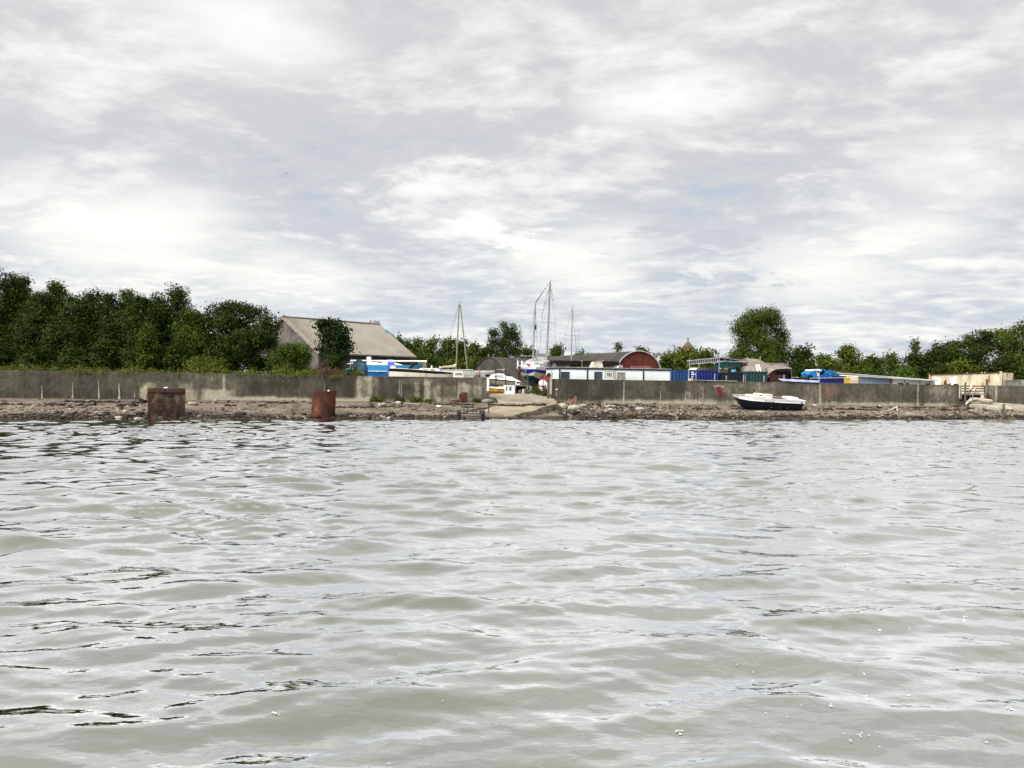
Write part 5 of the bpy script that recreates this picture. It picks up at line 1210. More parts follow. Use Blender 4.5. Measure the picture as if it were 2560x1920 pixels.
def ketch():
    Y = 71.; hd = math.degrees(math.atan2(.93, .36)); S = at(1318, 950, Y); zd = at(1318, 917, Y).z; zc = at(1318, 944, Y).z; L = 9.; F = Fr((S.x, S.y, 0), hd)
    root = thing('ketch', 'blue and white two-masted yacht on stands, stern towards the gap', 'yacht', F(4.5, 0, YZ)); P = []
    n, m = 20, 12
    for i in range(n + 1):
        t = i / n; hb = 1.55 * (.62 + .38 * math.sin(math.pi / 2 * min(1, t / .5))) if t < .5 else max(.03, 1.55 * (1 - ((t - .5) / .5) ** 2.2)); bot = zc - .55 * math.sin(math.pi * min(1, t * 1.5 + .02) ** .8) if t < .66 else zc - .05 + .5 * (t - .66)
        P.append([(t * L + (j / m - .5) * (-.55) * (1 - t) ** 4, hb * min(1, (j / m) ** .55 * 1.02), bot + (zd + .25 * t * t - bot) * (j / m) ** 1.25) for j in range(m + 1)])
    hull_band(MB(), P, F, 0, 4).build('underbody', 'antifoul', root, smooth=True); hull_band(MB(), P, F, 4, 8).build('hull', 'gelcoat', root, smooth=True)
    hull_band(MB(), P, F, 8, 10, .012).build('stripe', 'royal', root, smooth=True); hull_band(MB(), P, F, 10, 12, .02).build('bulwark', 'white', root)
    t = P[0]; mb = MB(); q = [(t[j][0] - .035, t[j][1] * .95, t[j][2]) for j in range(6, 11)]
    mb.grid([[F(u, v * sg * (.25 + .75 * min(1, k / 2.)), w) for k, (u, v, w) in enumerate(q)] for sg in (1, .5, 0, -.5, -1)]); mb.build('transom', 'royal', root)
    hull_deck(MB(), P, F, .04).build('deck', 'white', root)
    mb = MB(); mb.hexa([F(2.2, -.13, YZ + .25), F(6.2, -.13, YZ + .25), F(6.2, .13, YZ + .25), F(2.2, .13, YZ + .25)], [F(1.6, -.25, zc), F(7.2, -.25, zc), F(7.2, .25, zc), F(1.6, .25, zc)]); mb.build('keel', 'antifoul', root)
    mb = MB(); mb.hexa([F(.25, -.05, YZ + .35), F(.85, -.05, YZ + .35), F(.85, .05, YZ + .35), F(.25, .05, YZ + .35)], [F(.0, -.07, zc + .25), F(.75, -.07, zc + .1), F(.75, .07, zc + .1), F(.0, .07, zc + .25)]); mb.build('rudder', 'pale_green', root)
    mb = MB(); mb.tube([F(-.28, v, z) for v, z in ((.35, zd + .0), (.35, zc + .2))], .02, 5); mb.tube([F(-.28, v, z) for v, z in ((.05, zd + .0), (.05, zc + .2))], .02, 5)
    for k in range(5): mb.tube([F(-.28, .35, zd - .15 - .18 * k), F(-.28, .05, zd - .15 - .18 * k)], .016, 5)
    mb.build('ladder', 'alu', root)
    # cockpit canopy of clear sheet on hoops, white coaming
    mb = MB(); Pc = [(1.5, .05), (1.7, .38), (2.4, .62), (3.6, .62), (4.4, .38), (4.9, .05)]
    mb.grid([[F(u, v * 1.02, zd + .12 + h * k) for v, k in ((-1.05, 0), (-.95, .75), (-.55, 1), (0, 1.06), (.55, 1), (.95, .75), (1.05, 0))] for u, h in Pc]); mb.build('canopy', 'clear', root, smooth=True)
    for u, h in Pc[1:5]: mb = MB(); mb.tube([F(u, v * 1.03, zd + .13 + h * k) for v, k in ((-1.05, 0), (-.95, .75), (-.55, 1), (0, 1.06), (.55, 1), (.95, .75), (1.05, 0))], .02, 5); mb.build('canopy_hoop', 'white', root)
    mb = MB(); mb.box(F, .5, 4.9, -1., 1., zd - .02, zd + .13); mb.build('coaming', 'white', root, bevel=.03)
    for v in (.95, .55, -.6): mb = MB(); mb.tube([F(.05, v, zd - .02), F(.0, v, zd + .28), F(0, v, zd + .55)], [.05, .085, .04], 8); mb.build('fender', 'white', root)
    mb = MB(); mb.ell(F, (.1, -.15, zd + .26), (.12, .14, .26)); mb.build('outboard', 'white', root, smooth=True)
    mb = MB(); drape(mb, [F(-.32, -.38, zd + .28), F(-.32, -.05, zd + .3)], [F(-.36, -.36, zd + .02), F(-.36, -.14, zd + .04)], 8, .05, 320, (0, 1, 0)); mb.build('ensign', 'tarp_red', root, thick=.01)
    mb = MB(); mb.tube([F(.02, 1.0, zd), F(.0, 1.0, zd + .85), F(.1, .7, zd + 1.0), F(.6, -1.0, zd + 1.0), F(.6, -1., zd)], .022, 5); mb.build('stern_arch', 'alu', root)
    mb = MB(); mb.tube([F(.05, v, zd + .5) for v in (1.0, .4, -.3, -1.)], .016, 5); [mb.tube([F(.05, v, zd), F(.05, v, zd + .5)], .016, 5) for v in (1.0, .4, -.3, -1.)]; mb.build('pushpit', 'alu', root)
    m0, m1 = at(1332, 905, 72.5), at(1338.5, 760, 72.5); n0, n1 = at(1366, 908, 75), at(1375.5, 705, 75)
    rig(root, m0, m1, .075, ((.515, .55, (1, .2, 0)),), ((m1, at(1321, 915, 72)), (m1, at(1345, 915, 73.5)), (at(1325, 829, 72.5), m1)), name='mizzen_mast')
    rig(root, n0, n1, .10, ((.50, .72, (1, .2, 0)),), ((n1, m1), (n1, at(1352, 805, 75)), (at(1352, 805, 75), at(1349, 905, 74)), (n1, at(1388.5, 804, 75)), (at(1388.5, 804, 75), at(1388, 905, 75)), (n1, at(1343, 905, 74))), name='main_mast')
    mb = MB(); P0 = m0.lerp(m1, .60); mb.tube([P0 + Vector((.10, -.05, -.25)), P0 + Vector((.12, -.05, .25))], .085, 8); mb.build('radar_reflector', 'black_steel', root)
    mb = MB(); mb.tube([at(1334, 895, 72.8), at(1366, 896.5, 74.6)], .05, 6); mb.build('boom', 'white', root)
    for u, v in ((1.6, 1.35), (1.6, -1.35), (5.2, 1.4), (5.2, -1.4)): mb = MB(); mb.tube([F(u, v * 1.1, YZ - .1), F(u, v * .92, zc + .1)], .05, 6); mb.build('stand', 'rust_post', root)
    return m1, n1
M1, N1 = ketch()
def junk():
    mb = MB(); mb.tube([wl(1322, 980, 3.6), wl(1330, 966, 4.2)], .03, 5); mb.tube([wl(1331, 980, 3.6), wl(1323, 964, 4.2)], .03, 5); solo(mb, 'crossed_sticks', 'driftwood', 'two crossed pale sticks under the yacht stern', 'sticks')
    for px, y0, y1, w, lab in ((1334, 952, 972, .5, 'dark engine part under the yacht keel, left'), (1343, 962, 976, .42, 'dark engine part beside the green weeds')):
        F, L, z0, z1 = span(px - 5, px + 5, y0, 5.2, y1); mb = MB(); mb.box(F, 0, L, 0, .3, YZ - .05, z1 - .15); mb.lathe(Fr(F(L / 2, .15, z1 - .15)), [(.14, 0), (.16, .08), (.09, .16)], 10); mb.box(F, -.06, .05, .05, .2, YZ + .1, z1 - .3); solo(mb, 'engine_part', 'felt', lab, 'engine', 'dark machinery under the yacht')
junk()
s = 3.3; mb = MB(); drape(mb, [wl(*p, s + .6) for p in ((1356, 938), (1364, 936.5), (1370, 940))], [wl(*p, s) for p in ((1350, 954), (1361, 957), (1372, 955))], 14, .10, 321, WN); drape(mb, [wl(*p, s) for p in ((1344, 960), (1348, 961))], [wl(*p, s - .05) for p in ((1342, 973), (1348, 974))], 8, .05, 322, WN); solo(mb, 'red_tarpaulin', 'tarp_red', 'crumpled dark red tarpaulin behind the white round board', 'tarpaulin', smooth=True, thick=.02)
P = wl(1356.5, 957.5, 2.6); Fq = Fr(P, WYAW); mb = MB(); mb.prism([Fq(.34 * math.cos(a) , 0, .27 * math.sin(a)) for a in np.linspace(0, 2 * math.pi, 22)[:-1]], WN * -.08); mb.prism([Fq(.05 + .2 * math.cos(a), -.02, -.03 + .10 * math.sin(a)) for a in np.linspace(0, 2 * math.pi, 16)[:-1]], WN * -.03); mb.bar(Fq(-.2, .1, -.25), Fq(-.2, .1, -.95), .05); mb.bar(Fq(.2, .1, -.25), Fq(.2, .1, -.95), .05); solo(mb, 'round_board', 'white', 'white round board on legs behind the old railing', 'board')
F, L, z0, z1 = span(1349, 1358, 968, 2.3); mb = MB(); mb.box(F, 0, L, 0, .3, YZ - .1, z1); mb.box(F, .04, L - .04, -.02, .02, YZ + .12, YZ + .2); solo(mb, 'white_crate', 'white_dirty', 'white crate under the round board', 'crate', bevel=.01)
tag(foliage('gap_weeds', [(wl(px, 975, s).x, wl(px, 975, s).y, 1.75, .25, .25, h) for px, s, h in ((1338, 2.6, .45), (1341, 2.2, .4), (1345, 1.8, .4), (1333, 3, .3), (1350, 1.6, .2), (1318, 2.6, .2))], 1800, .06, 'leaf_mid', None, 330), 'green weeds at the right side of the gap', kind='stuff')
tag(foliage('dry_weeds', [(wl(px, 980, 1.2).x, wl(px, 980, 1.2).y, z, .16, .16, .4) for px, z in ((1359, 1.75), (1363, 1.8), (1367, 1.75), (1362, 1.45), (1367, 1.4))], 1500, .055, 'leaf_dry', None, 331), 'dry brown dock weeds along the old railing', kind='stuff')

# ---- white cabins on the right
def cabins():
    s = 1.6; F, L, _, z1 = span(1398, 1676, 922, s); zt = z1 + .04; z0 = YZ - .1; Dp = 4.4
    root = thing('site_cabins', 'row of joined white site cabins with a dark fascia above the wall', 'cabin', F(L / 2, Dp / 2, z0)); u = lambda px: span(1398, px, 922, s)[1]
    us = [0, u(1469), u(1538), u(1609), L]; top = zt - .16
    # wall panels, with the window openings left out
    wins = [(u(1404), u(1423), 930.5, 948, 'glass', .04), (u(1487), u(1505), 930.5, 948, 'glass', .04), (u(1517), u(1531), 932, 942, 'glass_pale', .04), (u(1544.5), u(1562.5), 932, 950, 'glass_pale', .03)]
    mb = MB(); cur = 0
    for a, b, y0, y1, mm, _ in wins:
        px = 1398 + a / L * 278; zc1 = wl(px, y0, s).z; zc0 = wl(px, y1, s).z
        mb.box(F, cur, a, 0, .06, z0, top); mb.box(F, a, b, 0.001, .059, zc1, top - .001); mb.box(F, a, b, 0.001, .059, z0, zc0); cur = b
    mb.box(F, cur, L, 0, .06, z0, top); mb.box(F, 0.0, .06, .06, Dp, z0, top); mb.box(F, L - .06, L, .06, Dp, z0, top); mb.box(F, .06, L - .06, Dp - .06, Dp, z0, top); mb.build('wall', 'cabin_white', root)
    for i, (a, b, y0, y1, mm, d) in enumerate(wins):
        px = 1398 + a / L * 278; zc1 = wl(px, y0, s).z; zc0 = wl(px, y1, s).z; mb = MB()
        fw_ = .05
        mb.box(F, a - fw_, a, -.015, .03, zc0 - fw_, zc1 + fw_); mb.box(F, b, b + fw_, -.015, .03, zc0 - fw_, zc1 + fw_); mb.box(F, a, b, -.014, .029, zc1, zc1 + fw_); mb.box(F, a, b, -.014, .029, zc0 - fw_, zc0)
        o = mb.build('window', 'white' if i == 2 else 'fascia' if i < 2 else 'trim', root); mb = MB(); mb.box(F, a, b, d, d + .012, zc0, zc1); mb.build('pane', mm, o)
    a, b = u(1512), u(1535.5); px = 1524; zc1 = wl(px, 928, s).z; zc0 = wl(px, 945, s).z; mb = MB(); mb.box(F, a, u(1516), -.008, .0, zc0, zc1); mb.box(F, u(1532), b, -.008, 0, zc0, zc1); mb.box(F, u(1516), u(1532), -.008, 0, wl(px, 931, s).z, zc1); mb.box(F, u(1516), u(1532), -.008, 0, zc0, wl(px, 943, s).z); mb.build('window_surround', 'concrete_pale', root)
    mb = MB(); mb.box(F, -.05, L + .05, -.05, Dp + .05, top, zt); mb.build('fascia', 'fascia', root)
    mb = MB(); mb.box(F, -.09, L + .09, -.09, Dp + .09, zt, zt + .045); mb.build('roof', 'steel', root)
    for i, uu in enumerate(us):
        mb = MB(); w = .07 if i != 2 else .09; x0 = max(-.02, uu - w); mb.box(F, x0, x0 + 2 * w, -.03, .0, z0, top if i != 2 else zt + .1); mb.build('post', 'fascia' if i in (0, 1, 3) else 'alu', root)
    mb = MB(); mb.box(F, u(1493), u(1499), -.02, 0, wl(1496, 927.5, s).z, wl(1496, 926.6, s).z); mb.box(F, u(1616), u(1624), -.02, 0, wl(1620, 933.5, s).z, wl(1620, 931, s).z); mb.box(F, u(1616), u(1624), -.02, 0, wl(1620, 928, s).z, wl(1620, 926, s).z); mb.build('vent', 'sign', root)
cabins()


def shed_timber():
    s = 9; F, L, _, z1 = span(1386, 1546, 903, s); root = thing('timber_shed', 'long brown timber shed with a thick black felt roof behind the white cabins', 'shed', F(L / 2, 1.5, YZ)); zt = z1; zr = wl(1460, 907.5, s).z
    mb = MB(); mb.box(F, .1, L * .41, 0, 3, YZ - .1, zr); mb.box(F, L * .44, L - .5, 0, 3, YZ - .1, zr); mb.build('boarding', 'wood', root)
    for a, b in ((0, .405), (.445, 1.0)):
        mb = MB(); zq = lambda t, y0, y1: wl(1386, y0, s).z * (1 - t) + wl(1546, y1, s).z * t; mb.hexa([F(a * L - .1, -.25, zq(a, 908.5, 912.5)), F(b * L, -.25, zq(b, 908.5, 912.5)), F(b * L, 3.2, zq(b, 908.5, 912.5)), F(a * L - .1, 3.2, zq(a, 908.5, 912.5))], [F(a * L - .1, -.25, zq(a, 901, 903.5)), F(b * L, -.25, zq(b, 901, 903.5)), F(b * L, 3.2, zq(b, 901, 903.5)), F(a * L - .1, 3.2, zq(a, 901, 903.5))]); mb.build('roof', 'felt', root)
    mb = MB(); mb.box(F, L * .41, L * .44, -.05, 2.9, YZ - .1, zt + .06); mb.build('chimney_panel', 'concrete_pale', root)
    rng = random.Random(3)
    for k in range(7):
        a = rng.uniform(.03, .9); mb = MB(); mb.box(F, a * L, min(.97, a + rng.uniform(.06, .14)) * L, -.035 - .004 * k, -.001, zr - .42 + .12 * (k % 3), zr - .38 + .12 * (k % 3) + .06); mb.build('dark_slat', 'felt', root)
shed_timber()
def tent():
    s = 4.2; p = lambda x, y, d=0: wl(x, y, s + d); root = thing('boat_hood', 'buff folding boat hood standing on the cabin roof', 'hood', p(1496, 920)); mb = MB()
    mb.prism([p(1480, 920), p(1508, 920), p(1510, 919), p(1505, 905), p(1487, 904.5)], -WN * 1.0); mb.build('cover', 'sail', root, bevel=.03)
    mb = MB(); mb.prism([p(1509, 919, -.03), p(1514, 919, -.03), p(1509, 902.5, -.03), p(1505, 904, -.03)], -WN * 1.0); mb.build('dark_end', 'felt', root)
    mb = MB(); mb.tube([p(1487, 904, -.05), p(1505, 903, -.05), p(1509, 902, -.05)], .03, 5); mb.tube([p(1480, 920, -.05), p(1487, 904, -.05), p(1492, 920, -.05)], .025, 5); mb.build('hoop', 'alu', root)
tent()
mb = MB(); mb.tube([wl(1540, 918, 2.2), wl(1552, 912, 2.2)], .02, 5); mb.tube([wl(1542, 919.5, 2.2), wl(1556, 916, 2.2)], .02, 5); mb.tube([wl(1556, 919, 2.2), wl(1555, 914, 2.2)], .02, 5); mb.bar(wl(1545, 921, 2.2), wl(1545, 916, 2.2), .05); solo(mb, 'aerial', 'white', 'white forked aerial on the cabin roof before the red hut', 'aerial')
mb = MB(); mb.tube([wl(1381, 917, 7), wl(1383, 909.5, 7), wl(1388, 909, 7), wl(1389, 917, 7)], .025, 5); mb.tube([wl(1381, 914, 7), wl(1389, 914, 7)], .02, 5); mb.bar(wl(1385, 918, 7.1), Vector((wl(1385, 918, 7.1).x, wl(1385, 918, 7.1).y, YZ)), .3); solo(mb, 'blue_rail', 'lilac', 'small pale blue hooped rail between yacht and timber shed', 'rail')
mb = MB(); q0, q1 = at(1428, 905, 84), at(1430.5, 770, 84); rt = thing('sailboat_mast', 'lone aluminium mast with spreaders rising behind the white cabins', 'mast', Vector((q0.x, 84, YZ)))
rig(rt, Vector((q0.x, 84, YZ)), q1, .07, ((.665, .78, (1, .1, 0)),), ((q1, at(1412, 842, 84)), (at(1412, 842, 84), at(1414, 880, 84)), (q1, at(1449, 841, 84)), (at(1446, 841, 84), at(1446, 900, 84)), (q1, at(1442, 890, 84.5)), (q1, at(1444, 897, 85))), name='pole')


# ---- containers, scaffold, tarpaulined boats
def container(px0, px1, y0, s, depth, m, lab, cat='container', doors=None, ytilt=0., post=None, group='containers in the right yard'):
    F, L, _, z1 = span(px0, px1, y0, s); z0 = YZ - .05; root = thing('shipping_container', lab, cat, F(L / 2, depth / 2, z0), group); a = 0 if not doors else doors
    n = max(4, int((L - a) / .28)); mb = MB(); A = []
    for k in range(4 * n + 1):
        d = (0, 0, .05, .05)[k % 4]; x = a + .08 + (L - a - .16) * k / (4 * n); A.append([F(x, .03 + d, z0 + .12), F(x, .03 + d, z1 - .1)])
    mb.grid(A); mb.build('corrugated_side', m, root)
    mb = MB(); mb.box(F, .02, .06, .06, depth, z0 + .1, z1 - .02); mb.box(F, L - .06, L - .02, .06, depth, z0 + .1, z1 - .02); mb.box(F, .06, L - .06, .06, depth, z1 - .05, z1 - .02); mb.build('body', m, root)
    for x0, x1, w0, w1 in ((0, L, z1 - .11, z1), (0, L, z0, z0 + .13), (0, .09, z0 + .13, z1 - .11), (L - .09, L, z0 + .13, z1 - .11)): mb = MB(); mb.box(F, x0, x1, 0, .10, w0, w1); mb.build('frame', m, root)
    if doors:
        mb = MB(); mb.box(F, .09, doors, .02, .08, z0 + .13, z1 - .11); mb.build('door', m, root)
        for x, zz, w, h in ((.20, .70, .22, .09), (.20, .50, .30, .13), (.56, .52, .07, .13), (.20, .30, .22, .08)):
            mb = MB(); zz = z1 - .95 + zz; mb.box(F, x * doors / .6, (x + w) * doors / .62, .006, .02, zz, zz + h); mb.build('sign', 'sign', root)
    return root
container(1677.5, 1721, 926, 1.5, 2.4, 'cont_blue', 'mid blue shipping container next to the white cabins')
container(1723, 1797, 925.5, 1.5, 2.4, 'cont_navy', 'darker navy blue container with small white notices at its left end', doors=.62)
container(1799, 1866, 931, 2.2, 2.4, 'cont_dark', 'black low container between the navy and green containers')
container(1869, 1918.5, 928.5, 1.4, 2.4, 'cont_green', 'dark green shipping container right of the black one')
for px, y0, m, lab in ((1722, 927, 'steel', 'grey post between the two blue containers'), (1787, 934, 'steel', 'pale thin post in front of the navy container right end'), (1816, 939, 'steel', 'leaning grey post before the black container'), (1859, 937, 'steel', 'grey post before the black container, left of a pair'), (1863.5, 937, 'wood_grey', 'pale post before the black container, right of a pair'), (1910, 939, 'steel', 'pale post before the green container'), (1960, 937, 'steel', 'thin post before the red hulled boat'), (2048, 930, 'steel', 'thin post before the blue cab')):
    P = wl(px, y0, .55); mb = MB(); mb.bar(Vector((P.x - (.06 if px == 1816 else 0), P.y, YZ - .1)), P, .06); solo(mb, 'fence_post', m, lab, 'post', 'thin posts along the right wall top')
def wcabin():
    s = 6.5; F, L, z0, z1 = span(1735, 1808, 919, s); mb = MB(); mb.prism([F(u, 0, z) for u, z in ((0, z1 - .42), (0, YZ), (L, YZ), (L, z1 - .12), (L * .4, z1), (L * .14, z1 - .02))], F(0, 1.8, 0) - F(0, 0, 0)); root = thing('white_boat_cabin', 'white cabin top of a boat behind the navy container', 'boat', F(L / 2, .9, YZ)); mb.build('shell', 'cream', root, bevel=.04)
    for a, b in ((.27, .34), (.50, .58)): mb = MB(); mb.box(F, a * L, b * L, -.02, .02, z1 - .26, z1 - .18); mb.build('port', 'glass_pale', root)
wcabin()
mb = MB(); drape(mb, [wl(*p, 4.6) for p in ((1798, 924), (1808, 926), (1818, 926))], [wl(*p, 3.4) for p in ((1798, 933), (1808, 932.5), (1818, 931.5))], 12, .08, 340, UP); solo(mb, 'green_sheet', 'pale_green', 'pale green sheet crumpled on the black container', 'sheet', smooth=True, thick=.02)
mb = MB(); P = wl(1834, 930.5, 3.6); mb.lathe(Fr((P.x, P.y, P.z - .02)), [(.2, 0), (.24, .1), (.22, .2), (.1, .24)], 12); solo(mb, 'blue_drum', 'light_blue', 'bright blue drum on the black container', 'drum', smooth=True)
def pallet():
    s = 4.4; p = lambda x, y, d=0: wl(x, y, s + d); root = thing('timber_rack', 'wooden rack of odd planks behind the bright blue drum', 'rack', p(1825, 931)); 
    for a, b, w in (((1811, 918), (1838, 917.5), .06), ((1812, 931), (1812, 918), .06), ((1828, 931), (1828, 918), .05), ((1848, 918.5), (1857, 929), .07), ((1838, 931), (1838, 918), .05)): mb = MB(); mb.bar(p(*a), p(*b), w); mb.build('plank', 'wood', root)
    mb = MB(); mb.box(Fr(p(1813, 930, .1), WYAW), .5, 1.0, 0, .4, 0, .32); mb.build('crate', 'wood_brown', root)
pallet()


def scaffold():
    s = 3.2; p = lambda x, y, d=0.: wl(x, y, s + d); root = thing('scaffold_canopy', 'scaffold tube canopy with ladder beams and a dark roof above the containers', 'scaffold', Vector((p(1798, 950).x, p(1798, 950).y, YZ)))
    # plan: left post stands further back, near corner in the middle, right post a little back
    dl, dr = 2.6, 1.6
    def post(px, y0, d): P = p(px, y0, d); mb = MB(); mb.tube([Vector((P.x, P.y, YZ - .05)), P], .035, 6); mb.build('upright', 'steel', root)
    post(1724, 897, dl); post(1798, 891, 0); post(1868.5, 892, dr); post(1748, 906, 4.5)
    def beam(a, b, ya0, ya1, yb0, yb1, da, db, n, ex=0):
        A0, A1, B0, B1 = p(a, ya0, da), p(a, ya1, da), p(b, yb0, db), p(b, yb1, db); e = (B0 - A0).normalized() * ex
        for q0, q1 in ((A0 - e, B0 + e), (A1 - e, B1 + e)): mb = MB(); mb.tube([q0, q1], .035, 6); mb.build('chord', 'steel', root)
        for k in range(n + 1): t = k / n; mb = MB(); mb.tube([A0.lerp(B0, t), A1.lerp(B1, t)], .024, 5); mb.build('rung', 'steel', root)
    beam(1724, 1798, 901.5, 910.5, 894.5, 905, dl, 0, 16, .25); beam(1798, 1868.5, 894, 902.5, 902, 905.5, 0, dr, 5, .2)
    mb = MB(); mb.tube([p(1717, 904, dl), p(1790, 914, 3.5)], .03, 5); mb.build('brace', 'steel', root)
    mb = MB(); c = [p(1724, 900.5, dl), p(1798, 893.2, 0), p(1868.5, 901, dr), p(1800, 903.5, 6)]; mb.hexa(c, [q + UP * .05 for q in c]); mb.build('roof', 'navy_tarp', root)
    mb = MB(); drape(mb, [p(1788, 905, 1.0), p(1820, 905.5, 1.1), p(1850, 907, 1.5)], [p(1786, 919, 1.0), p(1818, 918, 1.1), p(1852, 917, 1.5)], 14, .06, 341, WN); mb.build('teal_sheet', 'teal', root, smooth=True, thick=.02)
scaffold()
mb = MB(); [mb.box(Fr(wl(1856, 913, 5.2), WYAW), .0 + k * .2, .15 + k * .2, 0, .2, -.9, .22) for k in range(3)]; mb.bar(wl(1852, 908, 5.1), wl(1870, 907, 5.1), .07); solo(mb, 'pallet', 'wood_grey', 'grey slatted pallet between the scaffold roof and the brown tarpaulin', 'pallet')


def tarps():
    # tarpaulined boat behind, domed
    Y = 74.; root = thing('tarpaulined_boat', 'domed boat under a brown tarpaulin, highest of the covered ones', 'boat', Vector((at(1880, 930, Y).x, Y, YZ))); mb = MB()
    def dome(mb, pts, yb, Y, dep, seed, lift=0.):
        n = len(pts); A = []
        for (px, py) in pts:
            P = at(px, py, Y); zb = at(px, yb, Y).z; h = P.z - zb; r = []
            for k in range(9):
                a = math.pi * k / 8; r.append(Vector((P.x + .03 * (k - 4) * 0, P.y - dep * math.cos(a), zb + h * max(0, math.sin(a)) ** .55)))
            A.append(r)
        B = []
        for i, r in enumerate(A): B.append([q + Vector((0, -.10, .08)) * float(fbm(i * .45, k * .6, seed, 3) - .5) * 2 for k, q in enumerate(r)])
        return mb.grid(B)
    def dens(pts, m=3):
        o = []
        for a, b in zip(pts[:-1], pts[1:]): o += [(a[0] + (b[0] - a[0]) * k / m, a[1] + (b[1] - a[1]) * k / m) for k in range(m)]
        return o + [pts[-1]]
    dome(mb, dens([(1842, 906), (1850, 899), (1864, 896.5), (1885, 896.5), (1896, 899), (1904, 903), (1910, 909), (1914, 914)]), 945, Y, 1.3, 350); mb.build('tarpaulin', 'tarp_brown', root, smooth=True)
    Y = 71.5; root = thing('tarpaulined_boat', 'lower boat under a brown tarpaulin with a ladder against it', 'boat', Vector((at(1890, 940, Y).x, Y, YZ))); mb = MB()
    dome(mb, dens([(1855, 928), (1858, 917), (1868, 914), (1890, 913.5), (1910, 912), (1926, 912), (1932, 920)]), 962, Y, 1.0, 351); mb.build('tarpaulin', 'tarp_brown', root, smooth=True)
    Y = 69.6; root = thing('tarpaulined_boat', 'dark red hulled boat under a brown tarpaulin lifted at the front', 'boat', Vector((at(1950, 945, Y).x, Y, YZ))); 
    top = dens([(1914, 920), (1922, 914), (1938, 911), (1950, 911), (1962, 914.5), (1972, 919), (1979, 922)])
    low = dens([(1921, 936), (1929, 928), (1940, 924), (1950, 922.5), (1962, 921.5), (1972, 921.5), (1978, 923)])
    A = []
    for i, ((a, b), (c, d)) in enumerate(zip(top, low)):
        e = at(a, b, Y + .9); f = at(c, d, Y - .6); g = at(a, b + 26, Y + 2.0)
        A.append([g, e.lerp(g, .4), e] + [e.lerp(f, t) + UP * .10 * math.sin(math.pi * t) + Vector((0, 0, .05)) * float(fbm(i * .6, t * 3, 352) - .5) for t in (.25, .5, .75, 1)])
    for k in range(6):   # hang the right-hand end down
        t = k / 5; A.append([q + (Vector((q.x + .12, q.y, YZ + .6)) - q) * t for q in A[len(top) - 1][:]] if k else A[-1])
    mb = MB(); mb.grid(A); mb.build('tarpaulin', 'tarp_brown', root, smooth=True, thick=.02)
    Fh = Fr((at(1918, 945, Y + .4).x, Y + .4, YZ + .2), 6); P = hull_pts(2.15, 1.7, 1.75, 1.85, tr=.8, rake=.05, dead=.35); hull_band(MB(), P, Fh, 0, 10).build('hull', 'hull_red', root)
    mb = MB(); drape(mb, [wl(1921, 936, 2.3), wl(1916, 921, 2.6)], [wl(1920, 952, 2.3), wl(1916, 952, 2.6)], 8, .06, 353, WN); mb.build('side_flap', 'tarp_brown', root, thick=.02)
tarps()
mb = MB(); a, b, c, d = wl(1890, 911.5, 3.4), wl(1894.5, 929, 2.9), wl(1897, 911.5, 3.4), wl(1902, 929, 2.9); mb.bar(a, b, .08); mb.bar(c, d, .08); [mb.bar(a.lerp(b, t), c.lerp(d, t), .05) for t in (.12, .34, .56, .78)]; solo(mb, 'ladder', 'white', 'white wooden ladder leaning on the brown tarpaulin', 'ladder')
mb = MB(); P = wl(1900.5, 891, 5.4); mb.tube([Vector((P.x - .03, P.y, YZ)), P], .035, 6); solo(mb, 'scaffold_pole', 'steel', 'tall grey pole rising through the brown tarpaulins', 'pole')
mb = MB(); mb.bar(wl(1911, 909, 8.), wl(1971, 911.5, 8.), .14, .2); mb.tube([Vector((wl(1969.5, 905, 8).x, wl(1969.5, 905, 8).y, YZ)), wl(1969.5, 902, 8)], .04, 6); mb.tube([Vector((wl(1914, 910, 8).x, wl(1914, 910, 8).y, YZ)), wl(1914, 909, 8)], .04, 6); solo(mb, 'roof_beam', 'wood_grey', 'long grey beam on posts behind the right covered boat', 'beam')
def trail():
    s = 1.9; p = lambda x, y, d=0: wl(x, y, s + d); root = thing('tipped_trailer', 'dark box trailer body with a pale rim before the red hulled boat', 'trailer', Vector((p(1931, 950).x, p(1931, 950).y, YZ))); mb = MB(); mb.hexa([Vector((q.x, q.y, YZ)) for q in (p(1920, 950), p(1943, 950), p(1943, 950, 1.2), p(1920, 950, 1.2))], [p(1920, 943), p(1943, 941), p(1943, 941, 1.2), p(1920, 943, 1.2)]); mb.build('body', 'black_canvas', root)
    mb = MB(); mb.tube([p(1920, 942, -.03), p(1943, 940.5, -.03), p(1944, 949, -.03), p(1940, 950.5, -.03)], .035, 5); mb.build('rim', 'alu', root)
trail()
def awning():
    mb = MB(); drape(mb, [wl(*p, .25) for p in ((1945, 946.3), (1975, 948), (2010, 950.0), (2048, 951.5))], [wl(*p, -.12) for p in ((1953, 951.5), (1980, 953.6), (2012, 955.3), (2050, 956.2))], 26, .035, 342, UP); solo(mb, 'lilac_sheet', 'lilac', 'pale lilac blue plastic sheet lying along the wall top', 'sheet', smooth=True, thick=.02)
    F, L, z0, z1 = span(1977, 1995, 942.5, 2.4); mb = MB(); mb.box(F, 0, L, 0, .5, YZ, z1 - .06); solo(mb, 'dark_crate', 'navy_tarp', 'low dark crate right of the brown tarpaulin', 'crate'); mb = MB(); mb.box(F, -.05, L + .05, -.06, .55, z1 - .05, z1); solo(mb, 'white_plank', 'white_dirty', 'white plank lying on the low dark crate', 'plank')
awning()
mb = MB(); mb.bar(wl(1723, 949.2, -.1), wl(1770, 951.2, -.1), .06); mb.bar(wl(1755, 951, -.05), wl(1843, 952.6, -.05), .08); solo(mb, 'wall_batten', 'wood_grey', 'grey batten lying along the wall top below the navy container', 'batten')
